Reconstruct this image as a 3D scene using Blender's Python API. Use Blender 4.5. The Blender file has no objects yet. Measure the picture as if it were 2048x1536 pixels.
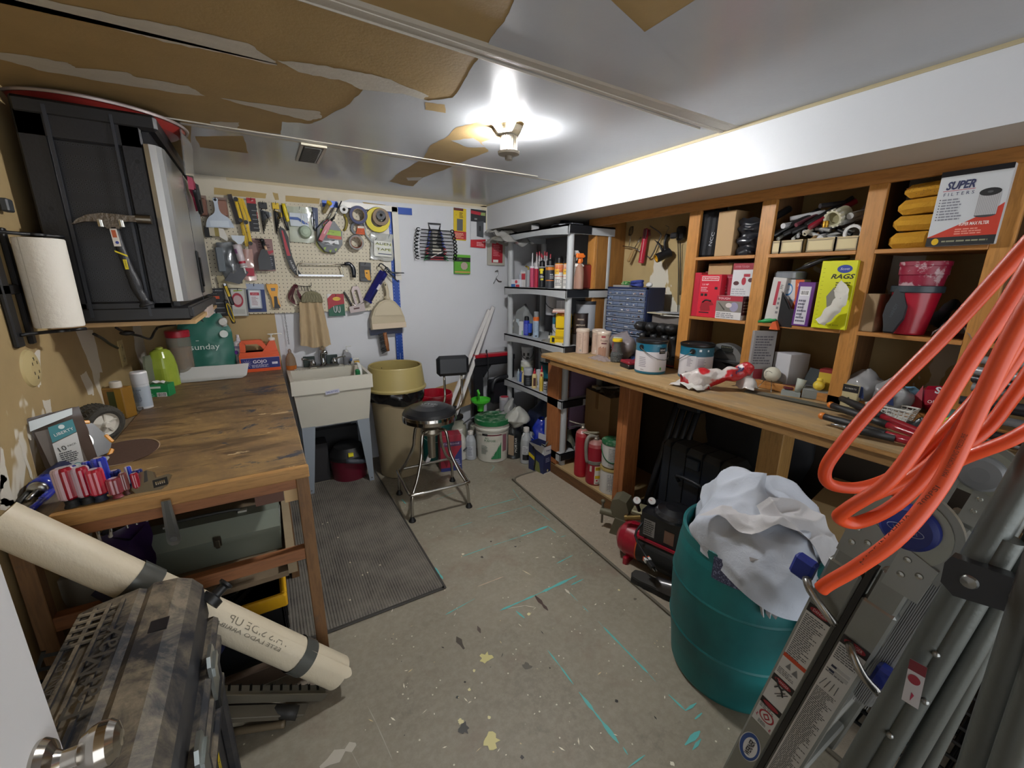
import bpy, bmesh, math, random
from mathutils import Vector, Matrix, noise
from math import sin,cos
O3=(0,0,0);ZU=(0,0,1);XU=(1,0,0);YU=(0,-1,0);V=Vector;PI=math.pi;R=math.radians
rg=range;rng=random.Random(7);ru=rng.uniform
def sP(u): return sin(math.pi*u)
def MC(c): return MB(Matrix.Translation(c))
C=bpy.context.scene.collection
# ------------------------------------------------------------------ camera model
CF,CA,CB,CG,CH=832.2,-0.53664,0.24778,0.008467,1.5
def _rot():
 ca,sa=cos(CA),sin(CA);cb,sb=cos(CB),sin(CB);cg,sg=cos(CG),sin(CG)
 R0=Matrix(((1,0,0),(0,0,-1),(0,1,0)))
 Ry=Matrix(((ca,0,sa),(0,1,0),(-sa,0,ca)));Rx=Matrix(((1,0,0),(0,cb,-sb),(0,sb,cb)));Rz=Matrix(((cg,-sg,0),(sg,cg,0),ZU))
 return Rz@Rx@Ry@R0
CR=_rot();EYE=V((0,0,CH))
def ray(x,y): return CR.transposed()@V(((x-1024)/CF,(y-768)/CF,1))
def P(x,y,ax,v):
 i='xyz'.index(ax);d=ray(x,y);return EYE+d*((v-EYE[i])/d[i])
def PV(x,y,p):
 d=ray(x,y);n=V((p[0],p[1],0));t=n.dot(V((p[0],p[1],0)))/V((d.x,d.y,0)).dot(n);return EYE+d*t
cd=bpy.data.cameras.new('camera');cam=bpy.data.objects.new('camera',cd);C.objects.link(cam)
cd.sensor_fit='HORIZONTAL';cd.sensor_width=36;cd.lens=36*CF/2048;cd.clip_start=.02
w=CR.transposed()@Matrix(((1,0,0),(0,-1,0),(0,0,-1)))
cam.matrix_world=Matrix.Translation(EYE)@w.to_4x4()
bpy.context.scene.camera=cam
# ------------------------------------------------------------------ materials
def lin(h):
 h=h.lstrip('#');o=[]
 for i in (0,2,4):
  c=int(h[i:i+2],16)/255;o.append(c/12.92 if c<=.04045 else ((c+.055)/1.055)**2.4)
 return tuple(o)
_m={}
def Mt(h,r=.5,m=0.,bump=0.,bs=60.,var=0.,tr=0.,em=0.,coat=0.,alpha=1.,sh=0.):
 k=(h,r,m,bump,bs,var,tr,em,coat,alpha,sh)
 if k in _m: return _m[k]
 M=bpy.data.materials.new('mat_'+h.strip('#'));M.use_nodes=True;nt=M.node_tree;b=nt.nodes['Principled BSDF']
 c=lin(h);b.inputs['Base Color'].default_value=(*c,1);b.inputs['Roughness'].default_value=r;b.inputs['Metallic'].default_value=m
 if tr: b.inputs['Transmission Weight'].default_value=tr;b.inputs['IOR'].default_value=1.2
 if coat: b.inputs['Coat Weight'].default_value=coat;b.inputs['Coat Roughness'].default_value=.15
 if alpha<1: b.inputs['Alpha'].default_value=alpha
 if sh: b.inputs['Sheen Weight'].default_value=sh
 if em: b.inputs['Emission Color'].default_value=(*c,1);b.inputs['Emission Strength'].default_value=em
 if var:
  tc=nt.nodes.new('ShaderNodeTexCoord');n=nt.nodes.new('ShaderNodeTexNoise');n.inputs['Scale'].default_value=bs*.25;n.inputs['Detail'].default_value=5
  mx=nt.nodes.new('ShaderNodeMix');mx.data_type='RGBA';mx.inputs[6].default_value=(*[x*(1-var) for x in c],1);mx.inputs[7].default_value=(*[min(1,x*(1+var)) for x in c],1)
  nt.links.new(tc.outputs['Object'],n.inputs['Vector']);nt.links.new(n.outputs['Fac'],mx.inputs[0]);nt.links.new(mx.outputs[2],b.inputs['Base Color'])
 if bump:
  tc=nt.nodes.new('ShaderNodeTexCoord');n=nt.nodes.new('ShaderNodeTexNoise');n.inputs['Scale'].default_value=bs;n.inputs['Detail'].default_value=4
  bp=nt.nodes.new('ShaderNodeBump');bp.inputs['Strength'].default_value=bump;bp.inputs['Distance'].default_value=.01
  nt.links.new(tc.outputs['Object'],n.inputs['Vector']);nt.links.new(n.outputs['Fac'],bp.inputs['Height']);nt.links.new(bp.outputs['Normal'],b.inputs['Normal'])
 _m[k]=M;return M
class NT:
 def __init__(s,name,r=.6,m=0.):
  s.M=bpy.data.materials.new(name);s.M.use_nodes=True;s.t=s.M.node_tree;s.b=s.t.nodes['Principled BSDF'];s.b.inputs['Roughness'].default_value=r;s.b.inputs['Metallic'].default_value=m
  s.tc=s.t.nodes.new('ShaderNodeTexCoord');s.v=s.tc.outputs['Object']
 def L(s,a,b): s.t.links.new(a,b)
 def N(s,ty,**k):
  n=s.t.nodes.new(ty)
  for a,b in k.items(): setattr(n,a,b)
  return n
 def sock(s,i,v):
  if hasattr(v,'is_output') or hasattr(v,'links'): s.L(v,i)
  else: i.default_value=v
 def math(s,op,a,b=0.,c=None):
  n=s.N('ShaderNodeMath',operation=op);s.sock(n.inputs[0],a);s.sock(n.inputs[1],b)
  if c is not None: s.sock(n.inputs[2],c)
  return n.outputs[0]
 def mapv(s,sc=(1,1,1),loc=(0,0,0),rot=(0,0,0),v=None):
  n=s.N('ShaderNodeMapping');s.L(v or s.v,n.inputs[0]);n.inputs[1].default_value=loc;n.inputs[2].default_value=rot;n.inputs[3].default_value=sc;return n.outputs[0]
 def noise(s,scale,detail=5,v=None,rough=.55,dist=0.,out='Fac'):
  n=s.N('ShaderNodeTexNoise');s.L(v or s.v,n.inputs['Vector']);n.inputs['Scale'].default_value=scale;n.inputs['Detail'].default_value=detail;n.inputs['Roughness'].default_value=rough;n.inputs['Distortion'].default_value=dist;return n.outputs[out]
 def ramp(s,f,st,interp='LINEAR'):
  n=s.N('ShaderNodeValToRGB');s.L(f,n.inputs[0]);cr=n.color_ramp;cr.interpolation=interp
  while len(cr.elements)>1: cr.elements.remove(cr.elements[-1])
  for i,(p,c) in enumerate(st):
   e=cr.elements[0] if i==0 else cr.elements.new(p)
   e.position=p;e.color=(*lin(c),1) if isinstance(c,str) else ((c,c,c,1) if not isinstance(c,tuple) else (*c,1))
  return n.outputs[0]
 def mix(s,f,a,b,bt='MIX'):
  n=s.N('ShaderNodeMix',data_type='RGBA',blend_type=bt);s.sock(n.inputs[0],f)
  for i,q in ((6,a),(7,b)):
   if isinstance(q,str): n.inputs[i].default_value=(*lin(q),1)
   else: s.L(q,n.inputs[i])
  return n.outputs[2]
 def xyz(s,v=None):
  n=s.N('ShaderNodeSeparateXYZ');s.L(v or s.v,n.inputs[0]);return n.outputs
 def col(s,c): s.L(c,s.b.inputs['Base Color']);return s
 def bump(s,h,st=.3,d=.01):
  n=s.N('ShaderNodeBump');n.inputs['Strength'].default_value=st;n.inputs['Distance'].default_value=d;s.L(h,n.inputs['Height']);s.L(n.outputs[0],s.b.inputs['Normal']);return s
 def between(s,x,a,b): return s.math('MULTIPLY',s.math('GREATER_THAN',x,a),s.math('LESS_THAN',x,b))
# ------------------------------------------------------------------ mesh builder
def fr(o,rt=(1,0,0),up=(0,0,1)):
 rt=V(rt).normalized();up=V(up);up=(up-rt*up.dot(rt)).normalized();z=rt.cross(up)
 return Matrix(((rt.x,up.x,z.x,o[0]),(rt.y,up.y,z.y,o[1]),(rt.z,up.z,z.z,o[2]),(0,0,0,1)))
def T(x=0,y=0,z=0): return Matrix.Translation((x,y,z))
def RX(a): return Matrix.Rotation(R(a),4,'X')
def RY(a): return Matrix.Rotation(R(a),4,'Y')
def RZ(a): return Matrix.Rotation(R(a),4,'Z')
I4=Matrix.Identity(4)
def ztube(p0,p1):
 d=V(p1)-V(p0);return Matrix.Translation(p0)@d.to_track_quat('Z','Y').to_matrix().to_4x4(), d.length
_fontcache={}
class MB:
 def __init__(s,F=None): s.b=bmesh.new();s.mats=[];s.F=F or I4
 def mi(s,m):
  if isinstance(m,str): m=Mt(m)
  if m not in s.mats: s.mats.append(m)
  return s.mats.index(m)
 def add(s,vs,fs,m,F=None,sm=False):
  F=s.F@F if F is not None else s.F;k=s.mi(m)
  bv=[s.b.verts.new(F@V(v)) for v in vs];out=[]
  for f in fs:
   if len(set(f))<3: continue
   try: q=s.b.faces.new([bv[i] for i in f]);q.material_index=k;q.smooth=sm;out.append(q)
   except ValueError: pass
  return bv
 def box(s,x0,x1,y0,y1,z0,z1,m,F=None,bev=0.):
  if bev<=0:
   vs=[(x,y,z) for x in (x0,x1) for y in (y0,y1) for z in (z0,z1)]
   s.add(vs,[(0,1,3,2),(4,6,7,5),(0,4,5,1),(2,3,7,6),(0,2,6,4),(1,5,7,3)],m,F);return s
  b=min(bev,.49*(x1-x0),.49*(y1-y0),.49*(z1-z0));vs=[];ix={}
  for a,(x,sx) in enumerate(((x0,1),(x1,-1))):
   for c,(y,sy) in enumerate(((y0,1),(y1,-1))):
    for d,(z,sz) in enumerate(((z0,1),(z1,-1))):
     for e,p in enumerate(((x,y+sy*b,z+sz*b),(x+sx*b,y,z+sz*b),(x+sx*b,y+sy*b,z))):
      ix[(a,c,d,e)]=len(vs);vs.append(p)
  f=[]
  for a in (0,1): f.append([ix[(a,c,d,0)] for c,d in ((0,0),(0,1),(1,1),(1,0))]);f.append([ix[(c,a,d,1)] for c,d in ((0,0),(0,1),(1,1),(1,0))]);f.append([ix[(c,d,a,2)] for c,d in ((0,0),(0,1),(1,1),(1,0))])
  for a in (0,1):
   for c in (0,1):
    f.append([ix[(a,c,0,0)],ix[(a,c,1,0)],ix[(a,c,1,1)],ix[(a,c,0,1)]])
    f.append([ix[(a,0,c,0)],ix[(a,1,c,0)],ix[(a,1,c,2)],ix[(a,0,c,2)]])
    f.append([ix[(0,a,c,1)],ix[(1,a,c,1)],ix[(1,a,c,2)],ix[(0,a,c,2)]])
    for d in (0,1): f.append([ix[(a,c,d,0)],ix[(a,c,d,1)],ix[(a,c,d,2)]])
  s.add(vs,f,m,F);return s
 def pm(s,pts,z0,z1,m,F=None,m2=None,sm=False,taper=0.):
  n=len(pts);cx=sum(p[0] for p in pts)/n;cy=sum(p[1] for p in pts)/n
  vs=[(x,y,z0) for x,y in pts]+[(cx+(x-cx)*(1-taper),cy+(y-cy)*(1-taper),z1) for x,y in pts]
  s.add(vs,[tuple(rg(n))[::-1]]+[(i,(i+1)%n,(i+1)%n+n,i+n) for i in rg(n)],m,F,sm)
  s.add(vs[n:],[tuple(rg(n))],m2 or m,F);return s
 def py(s,pts,m,z=0.,F=None): s.add([(x,y,z) for x,y in pts],[tuple(rg(len(pts)))],m,F);return s
 def rc(s,x0,x1,y0,y1,m,z=0.,F=None): return s.py([(x0,y0),(x1,y0),(x1,y1),(x0,y1)],m,z,F)
 def ell(s,cx,cy,rx,ry,m,z=0.,F=None,n=24,a0=0,a1=360):
  pts=[(cx+rx*cos(R(a0+(a1-a0)*i/n)),cy+ry*sin(R(a0+(a1-a0)*i/n))) for i in rg(n if a1-a0==360 else n+1)]
  return s.py(pts,m,z,F)
 def lt(s,prof,m,F=None,n=28,cp=True,sx=1.,sy=1.,ms=None,a0=0.,a1=360.):
  full=abs(a1-a0)>=360;k=n if full else n+1
  rings=[[(r*cos(R(a0+(a1-a0)*i/n))*sx,r*sin(R(a0+(a1-a0)*i/n))*sy,z) for i in rg(k)] for r,z in prof]
  for j in rg(len(prof)-1):
   (ra,za),(rb,zb)=prof[j],prof[j+1]
   vs=rings[j]+rings[j+1];mm=ms[j] if ms and ms[j] is not None else m
   s.add(vs,[(i,(i+1)%k,(i+1)%k+k,i+k) for i in rg(n if full else n)],mm,F,True)
  if cp:
   if prof[0][0]>1e-5: s.add(rings[0],[tuple(rg(k))[::-1]],(ms[0] if ms and ms[0] is not None else m),F)
   if prof[-1][0]>1e-5: s.add(rings[-1],[tuple(rg(k))],(ms[-1] if ms and ms[-1] is not None else m),F)
  return s
 def cyl(s,p0,p1,r0,m,r1=None,n=20,F=None,cp=True):
  G,l=ztube(p0,p1);r1=r0 if r1 is None else r1
  return s.lt([(r0,0),(r1,l)],m,(F@G if F is not None else G),n,cp)
 def ball(s,c,r,m,F=None,n=18,sc=(1,1,1)):
  G=T(*c)@Matrix.Diagonal((*sc,1));G=F@G if F is not None else G
  return s.lt([(r*sin(PI*i/n),-r*cos(PI*i/n)) for i in rg(n+1)],m,G,n*2,False)
 def tb(s,pts,r,m,n=10,F=None,closed=False,sm=3,cp=True,flat=1.):
  pts=[V(p) for p in pts]
  if sm>1 and len(pts)>2:
   q=[];N=len(pts)
   for i in rg(N if closed else N-1):
    a,b,c,d=(pts[(i-1)%N] if closed or i>0 else pts[0]*2-pts[1]),pts[i],pts[(i+1)%N],(pts[(i+2)%N] if closed or i+2<N else pts[-1]*2-pts[-2])
    for k in rg(sm):
     t=k/sm;q.append(.5*((2*b)+(c-a)*t+(2*a-5*b+4*c-d)*t*t+(3*b-a-3*c+d)*t**3))
   if not closed: q.append(pts[-1])
   pts=q
  N=len(pts);rr=r if isinstance(r,(list,tuple)) else None;vs=[];up=None
  for i in rg(N):
   a=pts[(i-1)%N] if closed else pts[max(i-1,0)];b=pts[(i+1)%N] if closed else pts[min(i+1,N-1)]
   d=(b-a)
   if d.length<1e-9: d=V((0,0,1))
   d.normalize()
   if up is None: up=V((0,0,1)) if abs(d.z)<.9 else V((0,1,0))
   sd=d.cross(up)
   if sd.length<1e-6: sd=d.orthogonal()
   sd.normalize();up=sd.cross(d).normalized()
   R_=(rr[min(int(i*(len(rr)-1)/max(N-1,1)+.5),len(rr)-1)] if rr else r)
   for j in rg(n): a_=2*PI*j/n;vs.append(pts[i]+sd*(cos(a_)*R_)+up*(sin(a_)*R_*flat))
  fs=[]
  for i in rg(N if closed else N-1):
   for j in rg(n): fs.append((i*n+j,i*n+(j+1)%n,((i+1)%N)*n+(j+1)%n,((i+1)%N)*n+j))
  if cp and not closed: fs+= [tuple(rg(n))[::-1],tuple(rg((N-1)*n,N*n))]
  s.add(vs,fs,m,F,True);return s
 def grid(s,f,nu,nv,m,F=None,sm=True,th=0.,wrap=False):
  vs=[V(f(i/nu,j/nv)) for i in rg(nu+1) for j in rg(nv+1)]
  fs=[(i*(nv+1)+j,(i+1)*(nv+1)+j,(i+1)*(nv+1)+j+1,i*(nv+1)+j+1) for i in rg(nu) for j in rg(nv)]
  s.add(vs,fs,m,F,sm);return s
 def tx(s,t,x,y,h,m,z=.0006,F=None,sx=1.,al='CENTER',rot=0.,shear=0.,bold=0.,sp=1.,w=None):
  k=(t,al,shear,bold,sp)
  if k not in _fontcache:
   c=bpy.data.curves.new('t','FONT');c.body=t;c.align_x=al;c.align_y='CENTER';c.size=1.;c.shear=shear;c.offset=bold;c.space_character=sp;c.resolution_u=2
   o=bpy.data.objects.new('t',c);C.objects.link(o);dg=bpy.context.evaluated_depsgraph_get();dg.update()
   me=bpy.data.meshes.new_from_object(o.evaluated_get(dg));bpy.data.objects.remove(o);bpy.data.curves.remove(c)
   _fontcache[k]=([tuple(v.co) for v in me.vertices],[tuple(p.vertices) for p in me.polygons]);bpy.data.meshes.remove(me)
  vs,fs=_fontcache[k]
  if not vs: return s
  sc=h/.7;ex=sx
  if w: ext=max(v[0] for v in vs)-min(v[0] for v in vs);ex=w/(ext*sc)
  G=T(x,y,z)@RZ(rot)@Matrix.Diagonal((sc*ex,sc,1,1))
  s.add(vs,fs,m,(F@G if F is not None else G));return s
 def ln(s,x0,x1,y0,y1,n,m,z=.0005,F=None,seed=1,fill=.5):
  rr=random.Random(seed);dy=(y1-y0)/n
  for i in rg(n):
   y=y1-dy*(i+.5);x=x0;e=x0+(x1-x0)*(rr.uniform(.6,1) if n>1 else 1)
   while x<e-1e-6:
    l=min(rr.uniform(.08,.25)*(x1-x0),e-x);s.rc(x,x+l*.85,y-dy*fill/2,y+dy*fill/2,m,z,F);x+=l
  return s
 def bars(s,x0,x1,y0,y1,m='#111111',z=.0006,F=None,seed=3):
  rr=random.Random(seed);s.rc(x0-.06*(x1-x0),x1+.06*(x1-x0),y0,y1,'#eeeeee',z,F);x=x0
  while x<x1: l=rr.choice((1,1,2))*(x1-x0)/40;s.rc(x,min(x+l,x1),y0+(y1-y0)*.12,y1-(y1-y0)*.12,m,z+.0002,F);x+=l+rr.choice((1,2))*(x1-x0)/40
  return s
 def cl(s,f,nu,nv,amp,fr_,m,seed=0,F=None,wrap=False):
  o=V((seed*7.3,seed*3.1,seed*1.7))
  def g(u,v):
   p=V(f(u,v));q=p*fr_+o;return p+V((noise.noise(q),noise.noise(q+V((9,0,0))),noise.noise(q+V((0,9,0)))))*amp
  return s.grid(g,nu,nv,m,F)
 def bd(s,name,parent=None,org=None,label=None,weld=False):
  if weld: bmesh.ops.remove_doubles(s.b,verts=s.b.verts,dist=1e-5)
  me=bpy.data.meshes.new(name)
  if org is None:
   org=V((0,0,0))
   if s.b.verts:
    xs=[v.co for v in s.b.verts];org=V(((min(v.x for v in xs)+max(v.x for v in xs))/2,(min(v.y for v in xs)+max(v.y for v in xs))/2,min(v.z for v in xs)))
  if parent is not None and parent.name in TOPS: org=V(TOPS[parent.name])
  org=V(org);bmesh.ops.translate(s.b,verts=s.b.verts,vec=-org)
  s.b.to_mesh(me);s.b.free()
  for m in s.mats: me.materials.append(m)
  o=bpy.data.objects.new(name,me);C.objects.link(o);o.location=org
  TOPS[o.name]=tuple(org)
  if parent is not None: o.parent=parent;o.location=(0,0,0)
  if label: o['label']=label
  return o
TOPS={}
def tag(o,label,cat,group=None,kind=None):
 if label: o['label']=label
 if cat: o['category']=cat
 if group: o['group']=group
 if kind: o['kind']=kind
 return o
def Th(name,label,cat,loc,group=None,kind=None):
 o=bpy.data.objects.new(name,None);o.empty_display_size=.05;C.objects.link(o);o.location=loc;TOPS[o.name]=tuple(loc)
 return tag(o,label,cat,group,kind)
def So(mb,name,label,cat,group=None,kind=None): return tag(mb.bd(name),label,cat,group,kind)
def struct(mb,name,label=None,cat=None):
 o=mb.bd(name);o['kind']='structure'
 if label: o['label']=label
 if cat: o['category']=cat
 return o
def sD(xl,xr,yb,yt,z,pushed=True):
 a=ray(xl,yb).normalized();b=ray(xr,yb).normalized();th=a.angle(b)/2
 p=P((xl+xr)/2,yb,'z',z);r=0.
 for _ in rg(6):
  n=V((p.x,p.y,0)).normalized();c=p+n*r;r=(c-EYE).length*sin(th)
 q=PV((xl+xr)/2,yt,c);return c,r,q.z-z
WX,BY,LX,RXW,ZC=1.785,3.45,-.67,2.37,2.118   # soffit face, back wall, left wall, right wall, ceiling
def paint_wall(name,tan,white,thr,seed,sc=1.2,stretch=(1,1,1)):
 n=NT(name,.7);f=n.noise(sc,4,n.mapv(stretch,(seed,seed*2,0)),.6,.6)
 c1=n.mix(n.noise(9,6),tan,tuple_shift(tan,.88));m=n.ramp(f,[(thr,0.),(thr+.012,1.)]);n.col(n.mix(m,c1,white))
 n.bump(n.noise(90,4),.12,.004);return n
def tuple_shift(h,k):
 h=h.lstrip('#');return '#'+''.join('%02x'%min(255,int(int(h[i:i+2],16)*k)) for i in (0,2,4))
TAN='#a88c5c';TAN2='#c0a878';MUD='#c9c4b8';WHITE='#d4d6da'
tan_c=paint_wall('ceiling_board',TAN,'#b39c70',.68,3,.9).M
white_c=NT('ceiling_paint',.22);white_c.col(white_c.mix(white_c.noise(2.2,5),'#a4a7aa','#b4b6b9'));white_c.bump(white_c.noise(60,3),.1,.003);white_c=white_c.M
mud_c=NT('joint_compound',.55);mud_c.col(mud_c.mix(mud_c.noise(12,6,mud_c.mapv((1,3,1))),'#b2aca0','#c8c2b6'));mud_c.bump(mud_c.noise(60,4),.15,.004);mud_c=mud_c.M
def outline(px,ax,v,jit=.0,seed=1,sub=3):
 rr=random.Random(seed);q=[P(x,y,ax,v) for x,y in px];o=[]
 for i in rg(len(q)):
  a,b=q[i],q[(i+1)%len(q)]
  for k in rg(sub):
   p=a.lerp(b,k/sub)
   if k and jit: p=p+V((rr.uniform(-jit,jit),rr.uniform(-jit,jit),rr.uniform(-jit,jit)))
   o.append(p)
 return o
n=NT('concrete',.55)
big=n.noise(1.6,6,rough=.65);fine=n.noise(38,6,rough=.7);base=n.mix(n.ramp(big,[(.3,0.),(.7,1.)]),'#7b7465','#948d7d')
base=n.mix(n.math('MULTIPLY',n.ramp(fine,[(.42,0.),(.62,1.)]),.35),base,'#a39c8c')
base=n.mix(n.math('MULTIPLY',n.ramp(n.noise(3.1,5,n.mapv((1,1,1),(5,2,0))),[(.56,0.),(.66,1.)]),.5),base,'#7a6658')
base=n.mix(n.math('MULTIPLY',n.ramp(n.noise(5,6,n.mapv((1,1,1),(1,8,0)),.7),[(.6,0.),(.72,1.)]),.55),base,'#5d584d')
vo=n.N('ShaderNodeTexVoronoi');n.L(n.v,vo.inputs['Vector']);vo.inputs['Scale'].default_value=26
base=n.mix(n.math('MULTIPLY',n.math('LESS_THAN',vo.outputs['Distance'],.085),n.math('GREATER_THAN',n.noise(4,2,n.mapv((1,1,1),(3,3,0))),.5)),base,'#cfc9b4')
n.col(base);n.bump(fine,.18,.004);conc=n.M
m=MB()
m.box(-1.3,3.2,-1.6,BY+.1,-.06,0,conc)
m.bd('floor',org=(0,0,0));F_=bpy.data.objects['floor'];F_['kind']='structure';F_['label']='stained grey concrete floor with cyan paint lines'
def stroke(mb,pts,w,mt,ax='z',v=.0012,seed=1):
 q=[P(x,y,ax,v) for x,y in pts];rr=random.Random(seed)
 for a,b in zip(q,q[1:]):
  N=max(2,int((b-a).length/.02));d=(b-a).normalized();s=V((-d.y,d.x,0));A=[];B=[]
  for i in rg(N+1):
   p=a.lerp(b,i/N);k=w*(.35+.65*abs(noise.noise(V((p.x*18,p.y*18,seed)))*2.2+.3));k=min(k,w*1.4)*(.25 if i in(0,N) else 1);A.append(p+s*k);B.append(p-s*k)
  for i in rg(N): mb.add([A[i],A[i+1],B[i+1],B[i]],[(0,1,2,3)],mt)
m=MB();cy='#5fb3b0'
for i,(pp,w) in enumerate(([((1000,1221),(1078,1187),(1154,1151)),.006],[((1142,1170),(1167,1158)),.005],[((924,1113),(985,1091),(1040,1073)),.0025],[((1040,1073),(1096,1052)),.006],[((1096,1052),(1112,1066)),.006],
  [((952,1019),(1032,997)),.004],[((975,1034),(1063,1010)),.003],[((1025,978),(1044,1004)),.002],[((1060,1011),(1100,1041)),.003],[((1113,1127),(1146,1110)),.004],[((1121,1074),(1132,1071)),.005],
  [((1095,1300),(1120,1332),(1147,1369)),.004],[((1158,1384),(1238,1487)),.006],[((1246,1494),(1256,1510)),.005],[((1139,1185),(1156,1203)),.002],[((1165,1212),(1177,1224)),.004],[((1196,1242),(1206,1253)),.0015],[((1207,1254),(1296,1346)),.007],
  [((1296,1346),(1312,1364)),.0015],[((1337,1389),(1371,1421),(1393,1406)),.007],[((1370,1490),(1400,1462)),.01],[((1390,1438),(1404,1426)),.008],[((1255,1536),(1290,1510)),.003],[((1032,1222),(1049,1236)),.012],[((890,1230),(950,1197)),.0025],[((870,1135),(886,1158)),.006],[((803,998),(812,1008)),.005],[((870,1000),(912,984)),.002],[((902,1057),(946,1044)),.002],[((980,944),(989,933),(983,930)),.003],[((1385,1500),(1402,1478)),.008])):
 stroke(m,pp,w,cy,seed=i)
for i,(pp,w,c) in enumerate(([((1070,1191),(1096,1221)),.009,'#4a3a34'],[((913,1273),(928,1298)),.012,'#4d463d'],[((955,1252),(961,1266)),.01,'#54483f'],[((955,1173),(1007,1153)),.004,'#c2a78f'],[((1015,1217),(1050,1211),(1072,1215),(1066,1219)),.0025,'#d8cfbb'],
  [((640,1536),(690,1500),(712,1488)),.022,'#b9b3a6'],[((704,1505),(722,1540),(735,1560),(780,1536)),.0015,'#a69f90'],[((735,1412),(752,1445),(785,1520)),.002,'#a9a294'],[((1130,1178),(1140,1188)),.006,'#cfc8ba'],[((1044,1140),(1062,1150)),.003,'#d4c4a4'],[((880,1020),(912,1008)),.004,'#8d8676'])):
 stroke(m,pp,w,c,seed=40+i)
rr=random.Random(5)
for (x,y,r,c) in [(982,1083,.006,'#2e2a26'),(1031,1093,.007,'#2e2a26'),(964,1114,.008,'#2e2a26'),(1040,1083,.004,'#2e2a26'),(972,1316,.026,'#d2c98a'),(982,1482,.026,'#d2c98a'),(1054,1333,.018,'#5c574d'),(928,1457,.02,'#3f3f3c'),(921,1443,.01,'#dcd3a0'),(948,1341,.006,'#dcd3a0'),(939,1379,.006,'#dcd3a0'),(978,1435,.006,'#dcd3a0'),(1058,1228,.008,'#dcd3a0'),(1233,1402,.006,'#26221e'),(1100,1336,.004,'#26221e'),(930,1364,.005,'#2f2c28'),(915,1394,.006,'#343a38'),(1044,1515,.006,'#26221e'),(1345,1527,.007,'#e4e0cf'),(1270,1198,.008,'#5b5549'),(926,1108,.008,'#e2dcc8'),(1107,1114,.007,'#d9d3c0'),(1238,1180,.006,'#d8cc9a')]:
 c0=P(x,y,'z',.0014);N=14
 m.add([c0+V((cos(2*PI*i/N),sin(2*PI*i/N),0))*r*rr.uniform(.6,1.25) for i in rg(N)],[tuple(rg(N))],c)
chips=['#e6e0cc','#d8cfb8','#f0ead8','#c9b48c','#2a2622']
for i in rg(110):
 x=rr.uniform(700,1330);y=rr.uniform(985,1530);c0=P(x,y,'z',.0016)
 if c0.x>1.45 or (c0.x<.62 and c0.y>1.7) or c0.x<.12: continue
 a=rr.uniform(0,PI);l=rr.choice((.003,.004,.008,.012));w_=rr.uniform(.0012,.003);d=V((cos(a),sin(a),0));s=V((-d.y,d.x,0))
 m.add([c0-d*l-s*w_*.3,c0-s*w_,c0+d*l,c0+s*w_],[(0,1,2,3)],rr.choice(chips))
o=m.bd('trim_1');o['kind']='structure';o['label']='cyan guide lines, paint drips and chips on the concrete'
m=MB();m.box(LX-.1,RXW+.3,-1.6,BY+.1,ZC,ZC+.05,tan_c)
def area(px,mt,lev,seed,jit=.006,ax='z',v=ZC,off=-1):
 q=outline(px,ax,v,jit,seed,5);i='xyz'.index(ax)
 for p in q: p[i]=v+off*.0006*lev
 m.add(q,[tuple(rg(len(q)))],mt)
def cpx(L,ox): return [(x/2.926+ox,y/2.926) for x,y in L]
m.add([V((.93,-1.6,ZC-.0006)),V((RXW,-1.6,ZC-.0006)),V((RXW,BY,ZC-.0006)),V((1.3,BY,ZC-.0006)),V((.93,1.35,ZC-.0006))],[(0,1,2,3,4)],white_c)
area([(1045,-40),(1180,-40),(1480,255),(974,410),(380,349),(383,247),(562,268),(564,243),(620,247),(640,240),(700,207),(727,178),(737,168),(790,182),(857,201),(905,195),(935,150),(960,109),(990,65),(1018,25)],white_c,1.5,1,.004)
area([(390,272),(486,271),(497,306),(400,294)],tan_c,2,2,.003)
area(cpx([(850,690),(720,720),(620,745),(565,800),(470,850),(420,930),(300,1000),(230,1060),(300,1080),(370,1090),(420,1040),(570,985),(650,950),(810,885),(770,830),(1060,760),(1050,735),(960,690)],700),tan_c,2,3,.005)
area(cpx([(440,597),(555,610),(560,660),(440,640)],700),tan_c,2,4,.002)
area(cpx([(590,820),(720,805),(800,860),(690,860)],700),white_c,3,5,.004)
area(cpx([(330,1038),(420,1035),(410,1055),(340,1055)],700),mud_c,3,6,.003)
area(cpx([(-60,0),(250,-10),(800,110),(1100,170),(1450,250),(1600,350),(1620,380),(1250,300),(1000,250),(800,200),(400,90),(0,-20)],0),mud_c,2,7,.006)
area(cpx([(1620,350),(1820,370),(2048,410),(2200,440),(2300,470),(2510,560),(2470,580),(2140,490),(2048,480),(1900,450),(1750,420)],0),mud_c,2.2,8,.005)
area(cpx([(-40,300),(200,330),(400,365),(440,395),(740,420),(800,450),(1100,500),(1200,560),(1050,545),(700,490),(280,420),(0,345)],0),mud_c,2,9,.005)
area(cpx([(1290,570),(1700,630),(1870,650),(1880,690),(1800,705),(1600,655),(1380,600)],0),mud_c,2,10,.005)
area(cpx([(0,430),(60,470),(180,500),(330,520),(300,545),(60,520),(-80,450)],700),mud_c,2.4,11,.004)
area(cpx([(1230,710),(1400,715),(1390,760),(1260,750)],0),mud_c,2,12,.004)
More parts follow.
